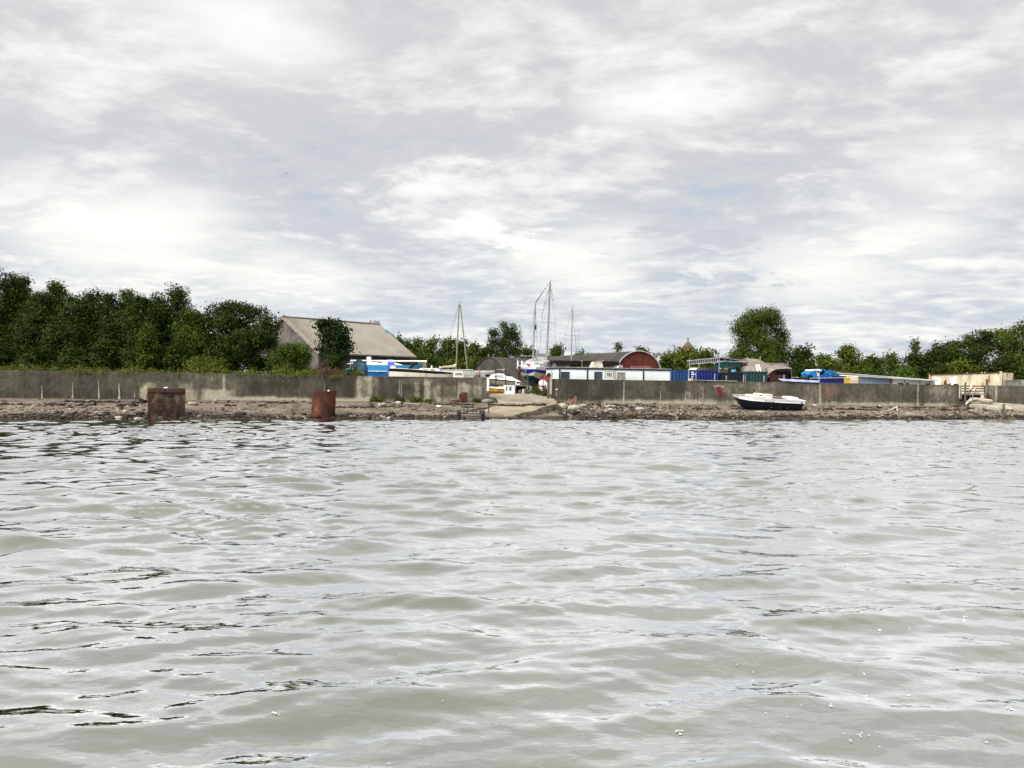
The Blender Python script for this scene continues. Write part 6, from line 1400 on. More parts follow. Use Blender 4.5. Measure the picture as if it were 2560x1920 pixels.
mb = MB(); F, L, z0, z1 = span(1724, 1733, 946.5, -.1, 949.5); mb.box(F, 0, L, 0, .25, ZT - .01, z1); solo(mb, 'yellow_block', 'cream', 'small cream and yellow block on the wall top under the white notices', 'block', bevel=.01)


def bluecab():
    s = 3.3; p = lambda x, y, d=0: wl(x, y, s + d); root = thing('blue_cab_shell', 'stripped bright blue vehicle cab lying on the dark blue skip', 'vehicle cab', p(2043, 945)); q = -WN * 1.3
    mb = MB(); body = [(2024, 944), (2022, 935), (2025, 930), (2032, 928), (2040, 927.5), (2044, 932), (2045, 943), (2062, 943.5), (2065, 930), (2060, 925.5), (2054, 923.5), (2058, 922.3), (2064, 924.5), (2070, 931), (2069, 945), (2034, 945.5), (2031, 941), (2027, 940)]
    mb.prism([p(*b) for b in body], q); mb.build('shell', 'cab_blue', root, bevel=.04)
    mb = MB(); mb.prism([p(*b, .5) for b in ((2040, 928), (2062, 926), (2066, 930), (2064, 944), (2042, 944))], -WN * .7); mb.build('interior', 'black_canvas', root)
    mb = MB(); mb.prism([p(*b, -.04) for b in ((2030, 928), (2031, 923.6), (2050, 923.6), (2056, 926.5), (2052, 928.5), (2040, 926.5))], q * .9); mb.build('roof_panel', 'white', root, bevel=.03)
    mb = MB(); mb.lathe(Fr(p(2026.5, 941.5, -.02), R=Matrix.Rotation(math.radians(90), 3, 'X')), [(.19, -.25), (.19, 0), (.1, .03)], 14); mb.build('wheel_hole', 'black_canvas', root)
    mb = MB(); mb.bar(p(2042, 930, -.08), p(2045, 941, -.08), .06); mb.bar(p(2045, 941, -.08), p(2046.5, 934, -.08), .05); mb.build('door_frame', 'sign', root)
    rng = random.Random(8); r2 = thing('blue_tarp_heap', 'heap of twisted blue plastic on the right of the blue cab', 'tarpaulin', p(2085, 945)); mb = MB()
    drape(mb, [p(2066, 931, .5), p(2080, 930.5, .5), (p(2088, 931, .5)), p(2098, 936, .5)], [p(2066, 946, 0), p(2080, 946, -.1), p(2090, 946.5, 0), p(2100, 945, 0)], 22, .20, 343, WN); mb.build('sheet', 'heap_blue', r2, smooth=True, thick=.03)
    for a, b in (((2068, 928), (2086, 936)), ((2072, 926), (2098, 937)), ((2080, 931), (2090, 944)), ((2088, 932), (2100, 943))): mb = MB(); mb.tube([p(*a, -.1), p((a[0] + b[0]) / 2, (a[1] + b[1]) / 2 - 1.5, -.15), p(*b, -.1)], .06, 6); mb.build('fold', 'cab_blue' if a[0] < 2075 else 'heap_blue', r2)
bluecab()
def skip_():
    s = 2.4; p = lambda x, y, d=0: wl(x, y, s + d); root = thing('dark_blue_skip', 'dark blue steel skip with ribs carrying the blue cab', 'skip', Vector((p(2070, 950).x, p(2070, 950).y, YZ))); mb = MB()
    b = [p(2030, 957), p(2112, 958), p(2112, 958, 1.8), p(2030, 957, 1.8)]; mb.hexa([Vector((q.x, q.y, YZ - .05)) for q in b], [p(2025, 946), p(2114.5, 944.5), p(2114.5, 944.5, 1.8), p(2025, 946, 1.8)]); mb.build('body', 'skip_blue', root)
    mb = MB(); mb.bar(p(2025, 945.6, -.03), p(2115, 944.2, -.03), .07); mb.build('rim', 'alu', root)
    for k in range(7): x = 2035 + 12.4 * k; mb = MB(); mb.bar(p(x, 946, -.04), p(x, 958, -.04) - UP * .6, .08); mb.build('rib', 'skip_blue', root)
skip_()
F, L, z0, z1 = span(2115.5, 2126.5, 944.2, 2.0); mb = MB(); mb.box(F, 0, L, 0, .5, YZ, z1); mb.box(F, -.02, L + .02, -.02, .52, z1 - .1, z1 + .01); solo(mb, 'yellow_bin', 'yellow', 'yellow bin between the dark blue skip and the beige box', 'bin', bevel=.01)
F, L, z0, z1 = span(2127, 2148, 942, 1.9); mb = MB(); mb.hexa([F(.05, 0, YZ), F(L, 0, YZ), F(L, .8, YZ), F(.05, .8, YZ)], [F(0, 0, z1), F(L - .08, 0, z1), F(L - .08, .8, z1), F(0, .8, z1)]); mb.box(F, .14, L - .16, -.015, .0, z1 - .42, z1 - .14); solo(mb, 'beige_box', 'beige', 'large beige box with a recessed panel next to the yellow bin', 'box', bevel=.015)


def longshed():
    s = 3.2; p = lambda x, y, d=0: wl(x, y, s + d); root = thing('long_low_shed', 'long low shed with a pale sagging roof and blue grey and white walls', 'shed', Vector((p(2230, 955).x, p(2230, 955).y, YZ)))
    def sw(x0, x1, y0a, y0b, m, d=0.):
        b = [p(x0, 960, d), p(x1, 960, d), p(x1, 960, d + 2.2), p(x0, 960, d + 2.2)]; mb = MB(); mb.hexa([Vector((q.x, q.y, YZ - .05)) for q in b], [p(x0, y0a, d), p(x1, y0b, d), p(x1, y0b, d + 2.2), p(x0, y0a, d + 2.2)]); mb.build('wall', m, root)
    sw(2148, 2231, 942.5, 947.5, 'shed_blue'); sw(2231.2, 2338, 946.5, 952.5, 'cabin_white', .03)
    for a, b, c, d, dd, m in ((2080, 932.5, 2342, 951.5, 2.2, 'shed_roof'), (2150, 941.5, 2346, 953, -.25, 'shed_roof'), (2105, 939.5, 2170, 943.5, .3, 'white')):
        A, B = p(a, b, dd), p(c, d, dd - .4); n = Vector((-(B - A).y, (B - A).x, 0)).normalized() * (1.6 if dd > 1 else .8); mb = MB(); mb.hexa([A, B, B + n, A + n], [A + UP * .10, B + UP * .07, B + n + UP * .1, A + n + UP * .1]); mb.build('roof', m, root)
    mb = MB(); mb.bar(p(2227.5, 950, -.05), p(2227.5, 958, -.05), .22); mb.build('door', 'wood_brown', root)
    for x in (2262, 2300, 2325): mb = MB(); mb.bar(p(x, 950, -.04), p(x, 959, -.04), .05); mb.build('batten', 'trim', root)
longshed()
for px, w, lab in ((2253, .5, 'dark tyre lying on the wall top, left of the row'), (2270, .34, 'small dark lump on the wall top beside the tyre'), (2321, .42, 'dark tyre on the wall top nearer the gate'), (2391, .36, 'dark stump on the wall top at the gate end')):
    P = wl(px, 957.5, -.0); mb = MB(); mb.lathe(Fr((P.x, P.y + .12, ZT - .005)), [(w * .42, 0), (w * .5, .05), (w * .42, .11), (w * .2, .12)], 12); solo(mb, 'scrap_tyre_ring', 'tyre', lab, 'tyre', 'dark bits on the wall top', smooth=True)
mb = MB(); mb.tube([wl(2363, 963, .5), wl(2363, 951, .5)], [.09, .07], 7); mb.bar(wl(2375, 962, .5), wl(2378, 956, .5), .06); mb.bar(wl(2363, 960, .5), wl(2377, 962, .5), .08); solo(mb, 'mooring_bollard', 'rust_post', 'rusty bollard before the left end of the rusty container', 'bollard')


def rustycont():
    a, b = at(2325, 936.5, 82), at(2503, 931, 76); z0 = YZ - .05; d = (b - a); L = d.xy.length; yaw = math.degrees(math.atan2(d.y, d.x)); F = Fr((a.x, a.y, 0), yaw); zt = (a.z, b.z)
    root = thing('shipping_container', 'white container streaked with orange rust behind the wooden gate', 'container', F(L / 2, 1.2, z0), 'containers in the right yard'); n = 44; A = []
    zz = lambda u: zt[0] + (zt[1] - zt[0]) * u / L
    for k in range(4 * n + 1): x = L * k / (4 * n); o = (0, 0, .05, .05)[k % 4]; A.append([F(x, o, z0), F(x, o, zz(x) - .06)])
    mb = MB(); mb.grid(A); mb.build('corrugated_side', 'rust_white', root)
    mb = MB(); mb.hexa([F(0, .08, z0), F(L, .08, z0), F(L, 2.4, z0), F(0, 2.4, z0)], [F(0, .08, zt[0] - .03), F(L, .08, zt[1] - .03), F(L, 2.4, zt[1] - .03), F(0, 2.4, zt[0] - .03)]); mb.build('body', 'rust_white', root)
    mb = MB(); mb.bar(F(0, -.03, zt[0]), F(L, -.03, zt[1]), .10); mb.build('top_rail', 'rust_post', root)
    for x in (.0, L): mb = MB(); mb.bar(F(x, -.04, z0), F(x, -.04, zz(x) + (.12 if x else .05)), .13); mb.build('corner_post', 'rust_white', root)
    for x0, x1, m in ((.38, .47, 'white'), (.10, .20, 'gelcoat')):
        mb = MB(); mb.box(F, x0 / .94 * L * .75, x1 / .94 * L * .78, -.03, -.005, z0, zt[0] - .32); mb.build('patch_door', m, root)
    for x in (.52, .72, .76, .96): mb = MB(); mb.lathe(Fr(F(x * L, .3, zz(x * L) - .03)), [(.1, 0), (.12, .06), (.05, .12)], 8); mb.build('roof_fitting', 'white', root)
rustycont()
a, b = at(2504, 952, 77), at(2556, 950, 74); F = Fr((a.x, a.y, 0), math.degrees(math.atan2(b.y - a.y, b.x - a.x))); L = (b - a).xy.length; mb = MB(); mb.hexa([F(0, 0, YZ), F(L, 0, YZ), F(L, 1.2, YZ), F(0, 1.2, YZ)], [F(0, 0, a.z), F(L, 0, b.z), F(L, 1.2, b.z), F(0, 1.2, a.z)]); mb.bar(F(-.03, -.02, a.z), F(L + .03, -.02, b.z), .08); mb.bar(F(L - .04, -.02, YZ), F(L - .04, -.02, b.z), .1); solo(mb, 'concrete_tank', 'concrete', 'plain grey concrete tank right of the rusty container', 'tank')


# ---- wooden gate in the wall, lifebuoy
def gate():
    s = .12; p = lambda x, y, d=0: wl(x, y, s + d); root = thing('wooden_gate', 'old wooden three-railed gate with a boarded foot in the right wall gap', 'gate', p(2432, 1004))
    for y in (965.5, 971.7, 978): mb = MB(); mb.bar(p(2400, y), p(2464, y - .3), .06, .11); mb.build('rail', 'gate_wood', root)
    mb = MB(); mb.box(Fr(p(2400, 1003, .02), WYAW), 0, 2.25, 0, .05, .0, .62); mb.build('foot_board', 'black_canvas', root)
    mb = MB(); mb.bar(p(2400, 985.3, -.04), p(2464, 985.3, -.04), .09, .12); mb.build('top_board', 'wood_grey', root)
    for x, y0, y1, w, m in ((2402, 966, 998, .10, 'wood_grey'), (2426, 985, 998, .06, 'pale_green'), (2432, 985, 998, .06, 'wood_grey'), (2462, 984, 1000, .09, 'wood_grey')): mb = MB(); mb.bar(p(x, y0, -.06), p(x, y1, -.06), w); mb.build('brace', m, root)
    for x, y0, y1, w, lab in ((2413, 956, 1006, .15, 'thin dark post left of the lifebuoy on the gate'), (2467.5, 948, 1002, .24, 'thick dark weedy post at the hinge side of the gate')):
        a, b = p(x, y1, -.3 if w < .2 else .05), p(x + .4, y0, -.3 if w < .2 else .05); mb = MB(); mb.tube([a, a.lerp(b, .5), b], [w * .62, w * .5, w * .44], 7); solo(mb, 'timber_post', 'gate_wood', lab, 'post', 'dark posts of the wooden gate')
    c = p(2431, 971, -.16); rb = thing('lifebuoy', 'red and white lifebuoy hanging on the wooden gate', 'lifebuoy', c - UP * .3)
    for k in range(4):
        mb = MB(); mb.tube([c + WD * .25 * math.cos(a) + UP * .25 * math.sin(a) for a in np.linspace(k * math.pi / 2 + .3, (k + 1) * math.pi / 2 + .3, 8)], .06, 7); mb.build('ring', 'red' if k % 2 == 0 else 'white', rb, smooth=True)
gate()
tag(foliage('gate_weeds', [(wl(px, 990, .6).x, wl(px, 990, .6).y, z, .3, .2, .35) for px, z in ((2475, 1.5), (2472, 1.1), (2420, 2.0), (2440, 2.1))], 900, .06, 'leaf_olive', None, 345), 'weeds behind the wooden gate', kind='stuff')
tag(foliage('red_creeper', [(wl(2470 + k, 985 + 3 * k, -.1).x, wl(2470 + k, 985 + 3 * k, -.1).y, wl(2470 + k, 985 + 4 * k, -.1).z, .14, .1, .2) for k in range(4)], 500, .05, 'leaf_pink', None, 346), 'reddish creeper on the thick gate post', kind='stuff')
# ---------------------------------------------------------------- foreshore things
def dolphin_box():
    Y = 48.4; a, b = at(370, 1046, Y), at(466, 1046, Y); w = 2.15; zt = at(418, 971.5, Y).z; F = Fr((a.x, Y, 0), 24); root = thing('mooring_dolphin', 'big square rusted steel box standing at the water edge, left', 'steel box', F(w / 2, w / 2, 0)); zr = at(418, 981, Y).z
    def panel(mb, f0, f1, seed):   # dented plate
        n = 16; A = []
        for i in range(n + 1):
            t = i / n; A.append([f0.lerp(f1, t) + UP * (-.45 + (zr + .45) * j / 12) + ((f1 - f0).cross(UP)).normalized() * .05 * float(fbm(i * .5, j * .5, seed, 3) - .5) * 2 for j in range(13)])
        return mb.grid(A)
    c = [F(-.02, 0, 0), F(w, 0, 0), F(w - .02, w * .9, 0), F(0, w * .9, 0)]; mb = MB()
    for i in range(4): panel(mb, c[i], c[(i + 1) % 4], 360 + i)
    mb.build('shell', 'rust_dark', root)
    mb = MB(); mb.box(F, .02, w + .0, -.03, w * .9 + .02, zr - .02, zt); mb.build('top_band', 'rust_dark', root, bevel=.02)
    mb = MB(); mb.box(F, 0.0, w, -.055, -.02, zr - .05, zr - .01); mb.build('lip', 'felt', root)
    rng = random.Random(5)
    for k in range(3):
        u, z = rng.uniform(.15, .85) * w, rng.uniform(.15, .7); mb = MB(); r = rng.uniform(.05, .12); mb.add([F(u + r * math.cos(j * 1.05) * rng.uniform(.6, 1.3), -.062, z + r * 1.3 * math.sin(j * 1.05)) for j in range(6)], [tuple(range(6))]); mb.build('flaked_patch', ('rust', 'rust', 'rust_post')[k], root)
    mb = MB(); P = F(w * .45, .2, zt); mb.ell(Fr(P), (0, 0, .03), (.1, .08, .04)); mb.ell(Fr(P), (.12, 0, .05), (.05, .05, .05)); solo(mb, 'stone_chip', 'white', 'white stone chip lying on the square rusted box', 'stone')
dolphin_box()


def dolphin_round():
    Y = 51.2; a, b = at(769, 1046, Y), at(829, 1046, Y); r = (b.x - a.x) / 2; zt = at(800, 976, Y).z; F = Fr(((a.x + b.x) / 2 + .03, Y + r, 0)); root = thing('mooring_dolphin', 'rounded rusted steel pile stump with orange streaks at the water edge', 'steel pile', F(0, 0, 0)); n = 40; A = []
    for i in range(n + 1):
        t = 2 * math.pi * i / n; row = []
        for j in range(15):
            h = j / 14; rr = r * (1.0 - .07 * h) * (1 + .05 * math.sin(9 * h + 2 * math.sin(t)) * (1 - h)) + .07 * float(fbm(3 * math.cos(t) + 9, 3 * math.sin(t) + h * 4, 371, 3) - .5)
            z = -.45 + (zt + .45) * h + (.05 * float(fbm(i * .9, 0, 372) - .5) if j == 14 else 0); row.append(F(rr * math.cos(t) + .05 * h, rr * math.sin(t), z))
        A.append(row)
    A[-1] = A[0]; mb = MB(); mb.grid(A); mb.build('shell', 'rust', root, smooth=True, thick=.05)
    mb = MB(); mb.lathe(F, [(r * .8, zt - .25), (r * .82, zt - .12)], 24); mb.build('fill', 'rust_dark', root)
    mb = MB(); P = F(.44, -.6, zt - .1); mb.tube([P, P + Vector((.0, 0, .62))], .022, 5); mb.build('steel_bar', 'felt', root)
    mb = MB(); P = F(.5, -.62, zt); mb.ell(Fr(P), (0, 0, -.02), (.07, .06, .05)); solo(mb, 'stone_chip', 'white', 'white stone chip on the rim of the rounded pile stump', 'stone')
SPEC['rust_orange'] = pm((.30, .12, .02), (.13, .04, .012), 5, (1, 1, .5), .9, lo=.35, hi=.6)
dolphin_round()


def rustbox():
    P = gnd(1157, 1005); k = P.y / 1920; F = Fr((P.x - 9.5 * k, P.y, P.z), 6); w, h = 19 * k, 21 * k; root = thing('rusted_tank', 'small dark red rusted tank with a slanted top near the wall', 'tank', F(w / 2, .3, 0)); mb = MB()
    mb.hexa([F(.03, 0, -.1), F(w - .03, 0, -.1), F(w - .03, .6, -.1), F(.03, .6, -.1)], [F(0, 0, h), F(w, 0, h), F(w, .6, h), F(0, .6, h)]); mb.build('body', 'rust_red', root, bevel=.02)
    mb = MB(); mb.hexa([F(0, .02, h), F(w, .02, h), F(w, .6, h), F(0, .6, h)], [F(w * .33, .1, h + 5 * k), F(w, .1, h + 5 * k), F(w, .55, h + 5 * k), F(w * .33, .55, h + 5 * k)]); mb.build('slanted_top', 'rust_dark', root)
    Q = gnd(1140, 1003); mb = MB(); mb.hexa([Q + Vector((-.45, 0, -.05)), Q + Vector((.5, .05, -.05)), Q + Vector((.5, .4, -.05)), Q + Vector((-.45, .4, -.05))], [Q + Vector((-.35, .1, .22)), Q + Vector((.5, .1, .27)), Q + Vector((.5, .35, .27)), Q + Vector((-.35, .35, .2))]); solo(mb, 'rusty_sheet', 'rust_post', 'low rusty sheet lying left of the red rusted tank', 'scrap')
rustbox()
P = gnd(1430, 1007); k = P.y / 1920; F = Fr((P.x, P.y + .1, P.z - .05), 10); mb = MB(); mb.prism([F(x * k, 0, z * k) for x, z in ((-12, 0), (12, 0), (12.5, 19), (8, 21), (3, 14), (-2, 10), (-8, 14), (-10, 13))], (.0, .05, 0)); o = solo(mb, 'brown_board', 'board', 'notched brown board leaning against the wall right of the slipway', 'board')
o.rotation_euler = (math.radians(-10), 0, 0)


def trailer():
    Y = 53.2; g = [drop(px, 1050, lambda x, y: -.04) for px in (1147, 1207)]; a, b = at(1147, 1049, Y), at(1207, 1049, Y); z0 = -.05; r = .27; root = thing('boat_trailer', 'empty black two-wheeled boat trailer at the foot of the slipway', 'trailer', Vector(((a.x + b.x) / 2, Y, z0))); yaw = 0.; F = Fr((a.x, Y, z0)); w = b.x - a.x
    for x in (0, w):
        Rm = Matrix.Rotation(math.radians(90), 3, 'Y') if True else None; Fw = Fr(F(x, 0, r), R=Matrix.Rotation(math.radians(16), 3, 'Z') @ Matrix.Rotation(math.radians(90), 3, 'Y')); mb = MB(); mb.lathe(Fw, [(.17, -.085), (r * .92, -.09), (r, -.05), (r, .05), (r * .92, .09), (.17, .085)], 22); t = mb.build('tyre', 'tyre', root, smooth=True); mb = MB(); mb.lathe(Fw, [(.165, -.06), (.165, .06)], 16); mb.build('rim', 'rim', t)
        mb = MB(); A = [[F(x + dx, .0 - .36 * math.cos(q), r + .36 * math.sin(q)) for dx in (-.14, .14)] for q in np.linspace(.45, 2.6, 10)]; mb.grid(A); mb.build('mudguard', 'black_steel', root, thick=.02)
        mb = MB(); mb.box(F, x - .12 if x == 0 else x - .04, x + .04 if x == 0 else x + .12, -.42, -.38, r + .30, r + .42); mb.build('lamp', 'black_steel', root)
    for nm, p, q, ww in (('axle', (0, 0, r), (w, 0, r), .06), ('rear_beam', (.15, -.15, r + .16), (w - .15, -.15, r + .16), .07), ('roller_arm', (.35, -.1, r + .36), (w - .35, -.1, r + .30), .05), ('side_rail', (.2, -.25, r + .18), (w / 2 + .5, 2.6, r + .42), .07), ('side_rail', (w - .2, -.25, r + .18), (w / 2 + .6, 2.6, r + .42), .07), ('draw_bar', (w / 2 + .55, 2.3, r + .40), (w / 2 + 1.15, 3.6, r + .45), .08), ('winch_post', (w / 2 + 1.12, 3.5, r + .1), (w / 2 + 1.12, 3.5, r + .95), .06)):
        mb = MB(); mb.bar(F(*p), F(*q), ww); mb.build(nm, 'black_steel', root)
    for x in (.3, .55, .95, 1.2, 1.42): mb = MB(); mb.bar(F(x, -.12, r + .14), F(x + .05, -.12, r + .46 + .08 * (x > 1)), .035); mb.lathe(Fr(F(x + .05, -.12, r + .46 + .08 * (x > 1))), [(.05, 0), (.05, .07)], 8); mb.build('roller', 'black_steel', root)
    mb = MB(); mb.bar(F(w / 2 + 1.05, 3.48, r + .75), F(w / 2 + 1.22, 3.48, r + .75), .1); mb.build('winch', 'black_steel', root)
trailer()


def dinghy():
    A = gnd(1858, 1024); Bq = gnd(1994, 1030); L = 6.1; k = 1 / 1920 * 64.4
    u = Vector((-1, -.115, -.0)); 
    P0 = Vector((at(2005, 1029, 64.6).x, 65.3, float(beach_z(at(2005, 1029, 64.6).x, 64.6)) - .10)); ux = Vector((at(1852, 1022, 64).x - P0.x + .1, -1.2, .10)).normalized()
    v0 = UP.cross(ux).normalized(); w0 = ux.cross(v0)
    ang = math.radians(-6); v = v0 * math.cos(ang) + w0 * math.sin(ang); w = w0 * math.cos(ang) - v0 * math.sin(ang)
    # u to the bow (left), v to the water side, w up, heeled towards the water
    F = Fr(P0, R=Matrix((ux, v, w)).transposed()); root = thing('stranded_boat', 'open white and navy motor boat stranded on the beach, bow to the left', 'boat', P0 + ux * L / 2)
    n, m = 22, 10; P = []
    for i in range(n + 1):
        t = i / n; hb = .98 * (.86 + .14 * math.sin(math.pi / 2 * min(1, t / .4))) if t < .55 else .98 * (1 - ((t - .55) / .45) ** 2.8 * .56)
        sh = 1.10 + .20 * t ** 1.7; kl = .0 + .40 * max(0, (t - .86) / .14) ** 1.6; P.append([(t * (L - .62) + .62 * (t ** 4) * (j / m) - (.0 if t > .3 else .16 * (1 - j / m) * -1 * (1 - t / .3)), hb * ((j / m) ** .42) * (.80 + .2 * (j / m)), kl + (sh - kl) * (j / m) ** 1.15) for j in range(m + 1)])
    hull_band(MB(), P, F, 0, 8).build('hull', 'navy', root, smooth=False); hull_band(MB(), P, F, 8, 10, .02).build('gunwale_band', 'white', root)
    for j0, j1, mm, nm in ((0, 8, 'navy', 'stem'), (8, 10, 'white', 'bow_band')): mb = MB(); q = P[-1]; mb.grid([[F(q[j][0] + (.02 if j0 else 0), q[j][1] * kk, q[j][2]) for kk in (-1, -.5, 0, .5, 1)] for j in range(j0, j1 + 1)]); mb.build(nm, mm, root)
    mb = MB(); [mb.tube([F(r[8][0], sg * (r[8][1] + .03), r[8][2]) for r in P], .03, 5) for sg in (1, -1)]; mb.build('rubbing_strake', 'white', root)
    def sheet(i0, i1, k0, k1, dz): return [[F(P[i][m][0], P[i][m][1] * kk, P[i][m][2] + dz) for kk in np.linspace(k0, k1, 5)] for i in range(i0, i1 + 1)]
    mb = MB(); mb.grid(sheet(0, n, .72, 1.02, .012)); mb.grid(sheet(0, n, -1.02, -.72, .012)); mb.build('side_deck', 'white', root)
    mb = MB(); mb.grid(sheet(n - 8, n, -.72, .72, .0)); mb.build('fore_deck', 'wood', root)
    mb = MB(); mb.tube([F(P[i][m][0], P[i][m][1] * s * .62, P[i][m][2] + .07) for s, rr in ((1, range(12, n - 3)),) for i in rr] + [F(P[n - 3][m][0] + .1, 0, P[n - 3][m][2] + .07)] + [F(P[i][m][0], -P[i][m][1] * .62, P[i][m][2] + .07) for i in range(n - 4, 11, -1)], .05, 6); mb.build('coaming', 'white', root)
    mb = MB(); mb.grid(sheet(1, n - 8, -.72, .72, -.42)); mb.build('cockpit_floor', 'wood_brown', root)
    mb = MB()
    for sg in (1, -1): mb.grid([[F(P[i][m][0], sg * P[i][m][1] * .72, P[i][m][2] + z) for z in (-.42, .01)] for i in range(1, n - 7)])
    mb.build('cockpit_side', 'wood', root)
    mb = MB(); z = P[12][m][2]; mb.box(F, 3.45, 4.15, -.55, .3, z - .4, z + .30); mb.box(F, 3.55, 3.8, .3, .42, z - .4, z + .22); mb.build('console', 'cream', root, bevel=.04)
    mb = MB(); mb.box(F, 3.75, 4.0, .30, .325, z - .02, z + .2); mb.build('console_opening', 'black_canvas', root)
    mb = MB(); mb.box(F, 2.45, 3.4, -.62, -.2, z - .38, z + .24); mb.build('seat', 'cream', root, bevel=.05)
    mb = MB(); mb.bar(F(1.4, -.66, z + .06), F(2.5, -.66, z + .10), .16, .05); mb.build('thwart', 'wood', root)
    mb = MB(); mb.box(F, .55, 1.45, -.5, .62, P[3][m][2] - .02, P[3][m][2] + .19); mb.build('engine_box', 'white', root, bevel=.07)
    mb = MB(); mb.bar(F(.30, P[1][8][1] + .06, P[1][8][2] + .08), F(.42, P[1][8][1] + .06, P[1][8][2] + .0), .09); mb.build('cleat', 'black_steel', root)
    for q in range(3): mb = MB(); i = 6 + 3 * q; mb.ell(Fr(F(P[i][4][0], P[i][4][1] + .04, P[i][4][2])), (0, 0, 0), (.05, .03, .04), 8, 6); mb.build('scuff', 'wood_grey', root)
    # the boat's name, cut as letters on the water-side band
    cu = D.curves.new('lettering', 'FONT'); cu.body = 'AMSTEL'; cu.size = .26; cu.extrude = .004; to = D.objects.new('lettering', cu); COL.objects.link(to)
    dg = bpy.context.evaluated_depsgraph_get(); me = D.meshes.new_from_object(to.evaluated_get(dg)); D.objects.remove(to); D.curves.remove(cu)
    i = 15; c0 = P[i][8]; c1 = P[i - 4][8]; a = F(c0[0], c0[1] + .06, c0[2] - .02); b = F(c1[0], c1[1] + .06, c1[2] - .02); tx = (b - a).normalized(); up = (w - tx * w.dot(tx)).normalized(); nz = tx.cross(up)
    vs = [a + tx * q.co.x + up * q.co.y + nz * q.co.z for q in me.vertices]; mb = MB(); mb.add(vs, [tuple(f.vertices) for f in me.polygons]); mb.build('name_lettering', 'ink', root); D.meshes.remove(me)
dinghy()


# ---- right-hand ramp, driftwood, stumps
def ramp():
    zf = lambda d: None
    A = [wl(2424, 1010, -.55), wl(2560, 1023, -.9), wl(2640, 1032, -1.2)]; B = [wl(2440, 1004, .3), wl(2500, 1007, -.38), wl(2640, 1019, -.38)]
    t0, t1, t2 = wl(2424, 1010.5, -1.0), wl(2507, 1021, -1.8), wl(2600, 1028, -2.6); b0, b1, b2 = wl(2432, 1003.5, .25), wl(2500, 1007, -.40), wl(2600, 1015, -.40)
    root = thing('landing_ramp', 'concrete landing ramp sloping to the right below the wooden gate', 'ramp', t1 - UP * .5); mb = MB(); th = Vector((0, 0, -.32))
    mb.hexa([t0 + th, t1 + th, b1 + th, b0 + th], [t0, t1, b1, b0]); mb.hexa([t1 + th, t2 + th, b2 + th, b1 + th], [t1, t2, b2, b1]); mb.build('slab', 'concrete_pale', root)
    mb = MB(); q0, q1 = wl(2492, 1017.5, -1.2), wl(2600, 1024, -1.9); mb.hexa([q0, q1, q1 + Vector((.0, .25, .0)), q0 + Vector((0, .2, 0))], [q0 + UP * .02, q1 + UP * .02, q1 + Vector((0, .25, .05)), q0 + Vector((0, .2, .04))]); mb.build('crack', 'black_canvas', root)
    mb = MB(); F = Fr(wl(2391, 1012, -.5), WYAW); mb.box(F, 0, .55, 0, .4, -.12, .06); solo(mb, 'wood_block', 'wood_brown', 'dark block of wood at the left end of the landing ramp', 'block')
    mb = MB(); p = [wl(2414, 1012, -1.0), wl(2419, 1005.5, -.9), wl(2428, 999, -.8), wl(2436, 997.3, -.75), wl(2446, 999, -.7), wl(2458, 1001.5, -.7), wl(2470, 1003.5, -.75), wl(2480, 1003.5, -.8)]; mb.tube(p, [.06, .12, .16, .15, .17, .20, .26, .17], 12)
    mb.tube([wl(2426, 1000, -.8), wl(2431, 995.8, -.85), wl(2435, 995.5, -.9)], [.07, .08, .03], 7); o = mb.build('driftwood_log', 'driftwood', None, smooth=True)
    for q in o.data.vertices: q.co += Vector((0, 0, 1)) * .08 * float(fbm(q.co.x * 4, q.co.z * 5 + q.co.y * 3, 380, 3) - .5)
    tag(o, 'thick bleached driftwood trunk lying across the landing ramp', 'driftwood')
    for px, y0, y1, w, m, lab in ((2509, 1010, 1041, .24, 'post_green', 'weathered mossy post in front of the landing ramp'), (2439.5, 1015, 1033, .20, 'wood_grey', 'pointed grey stump left of the mossy post')):
        a = gnd(px, y1); b = at(px + .5, y0, a.y); mb = MB(); rs = [w * .55, w * .5, w * .42] if w > .22 else [w * .9, w * .5, w * .08]; mb.tube([a - UP * .2, a.lerp(b, .5), b], rs, 8); solo(mb, 'timber_stump', m, lab, 'stump', 'stumps by the landing ramp')
ramp()
def branch():
    g = gnd(2226, 1030); Y = g.y; p = lambda x, y, d=0.: at(x, y, Y + d); mb = MB(); tip = p(2242, 1017)
    mb.tube([p(2199, 1032, -.3), p(2212, 1027), p(2228, 1024.5), p(2236, 1020), tip, p(2246, 1020)], [.02, .04, .06, .07, .075, .03], 7); mb.tube([tip, p(2243, 1025, -.2), p(2246, 1031, -.4)], [.06, .05, .03], 7); mb.tube([p(2228, 1024.5), p(2222, 1026, .4), p(2214, 1031, .5)], [.045, .035, .02], 6)
    solo(mb, 'driftwood_branch', 'driftwood', 'bleached forked driftwood branch on the beach near the gate', 'driftwood', smooth=True)
branch()
for px, y, l, yaw, lab in ((2276, 1034, .8, 10, 'grey plank end on the beach below the gate'), (1905, 1029, 1.1, 4, 'weathered plank under the stranded boat'), (1030, 1010, 1.3, -6, 'pale driftwood stick on the tide line below the white hull')):
    P = gnd(px, y); F = Fr(P, yaw); mb = MB(); mb.hexa([F(-l / 2, -.07, -.03), F(l / 2, -.05, -.03), F(l / 2, .07, -.03), F(-l / 2, .05, -.03)], [F(-l / 2, -.06, .06), F(l / 2, -.05, .05), F(l / 2, .06, .05), F(-l / 2, .05, .07)]); solo(mb, 'plank', 'driftwood', lab, 'plank', 'planks washed up on the beach')

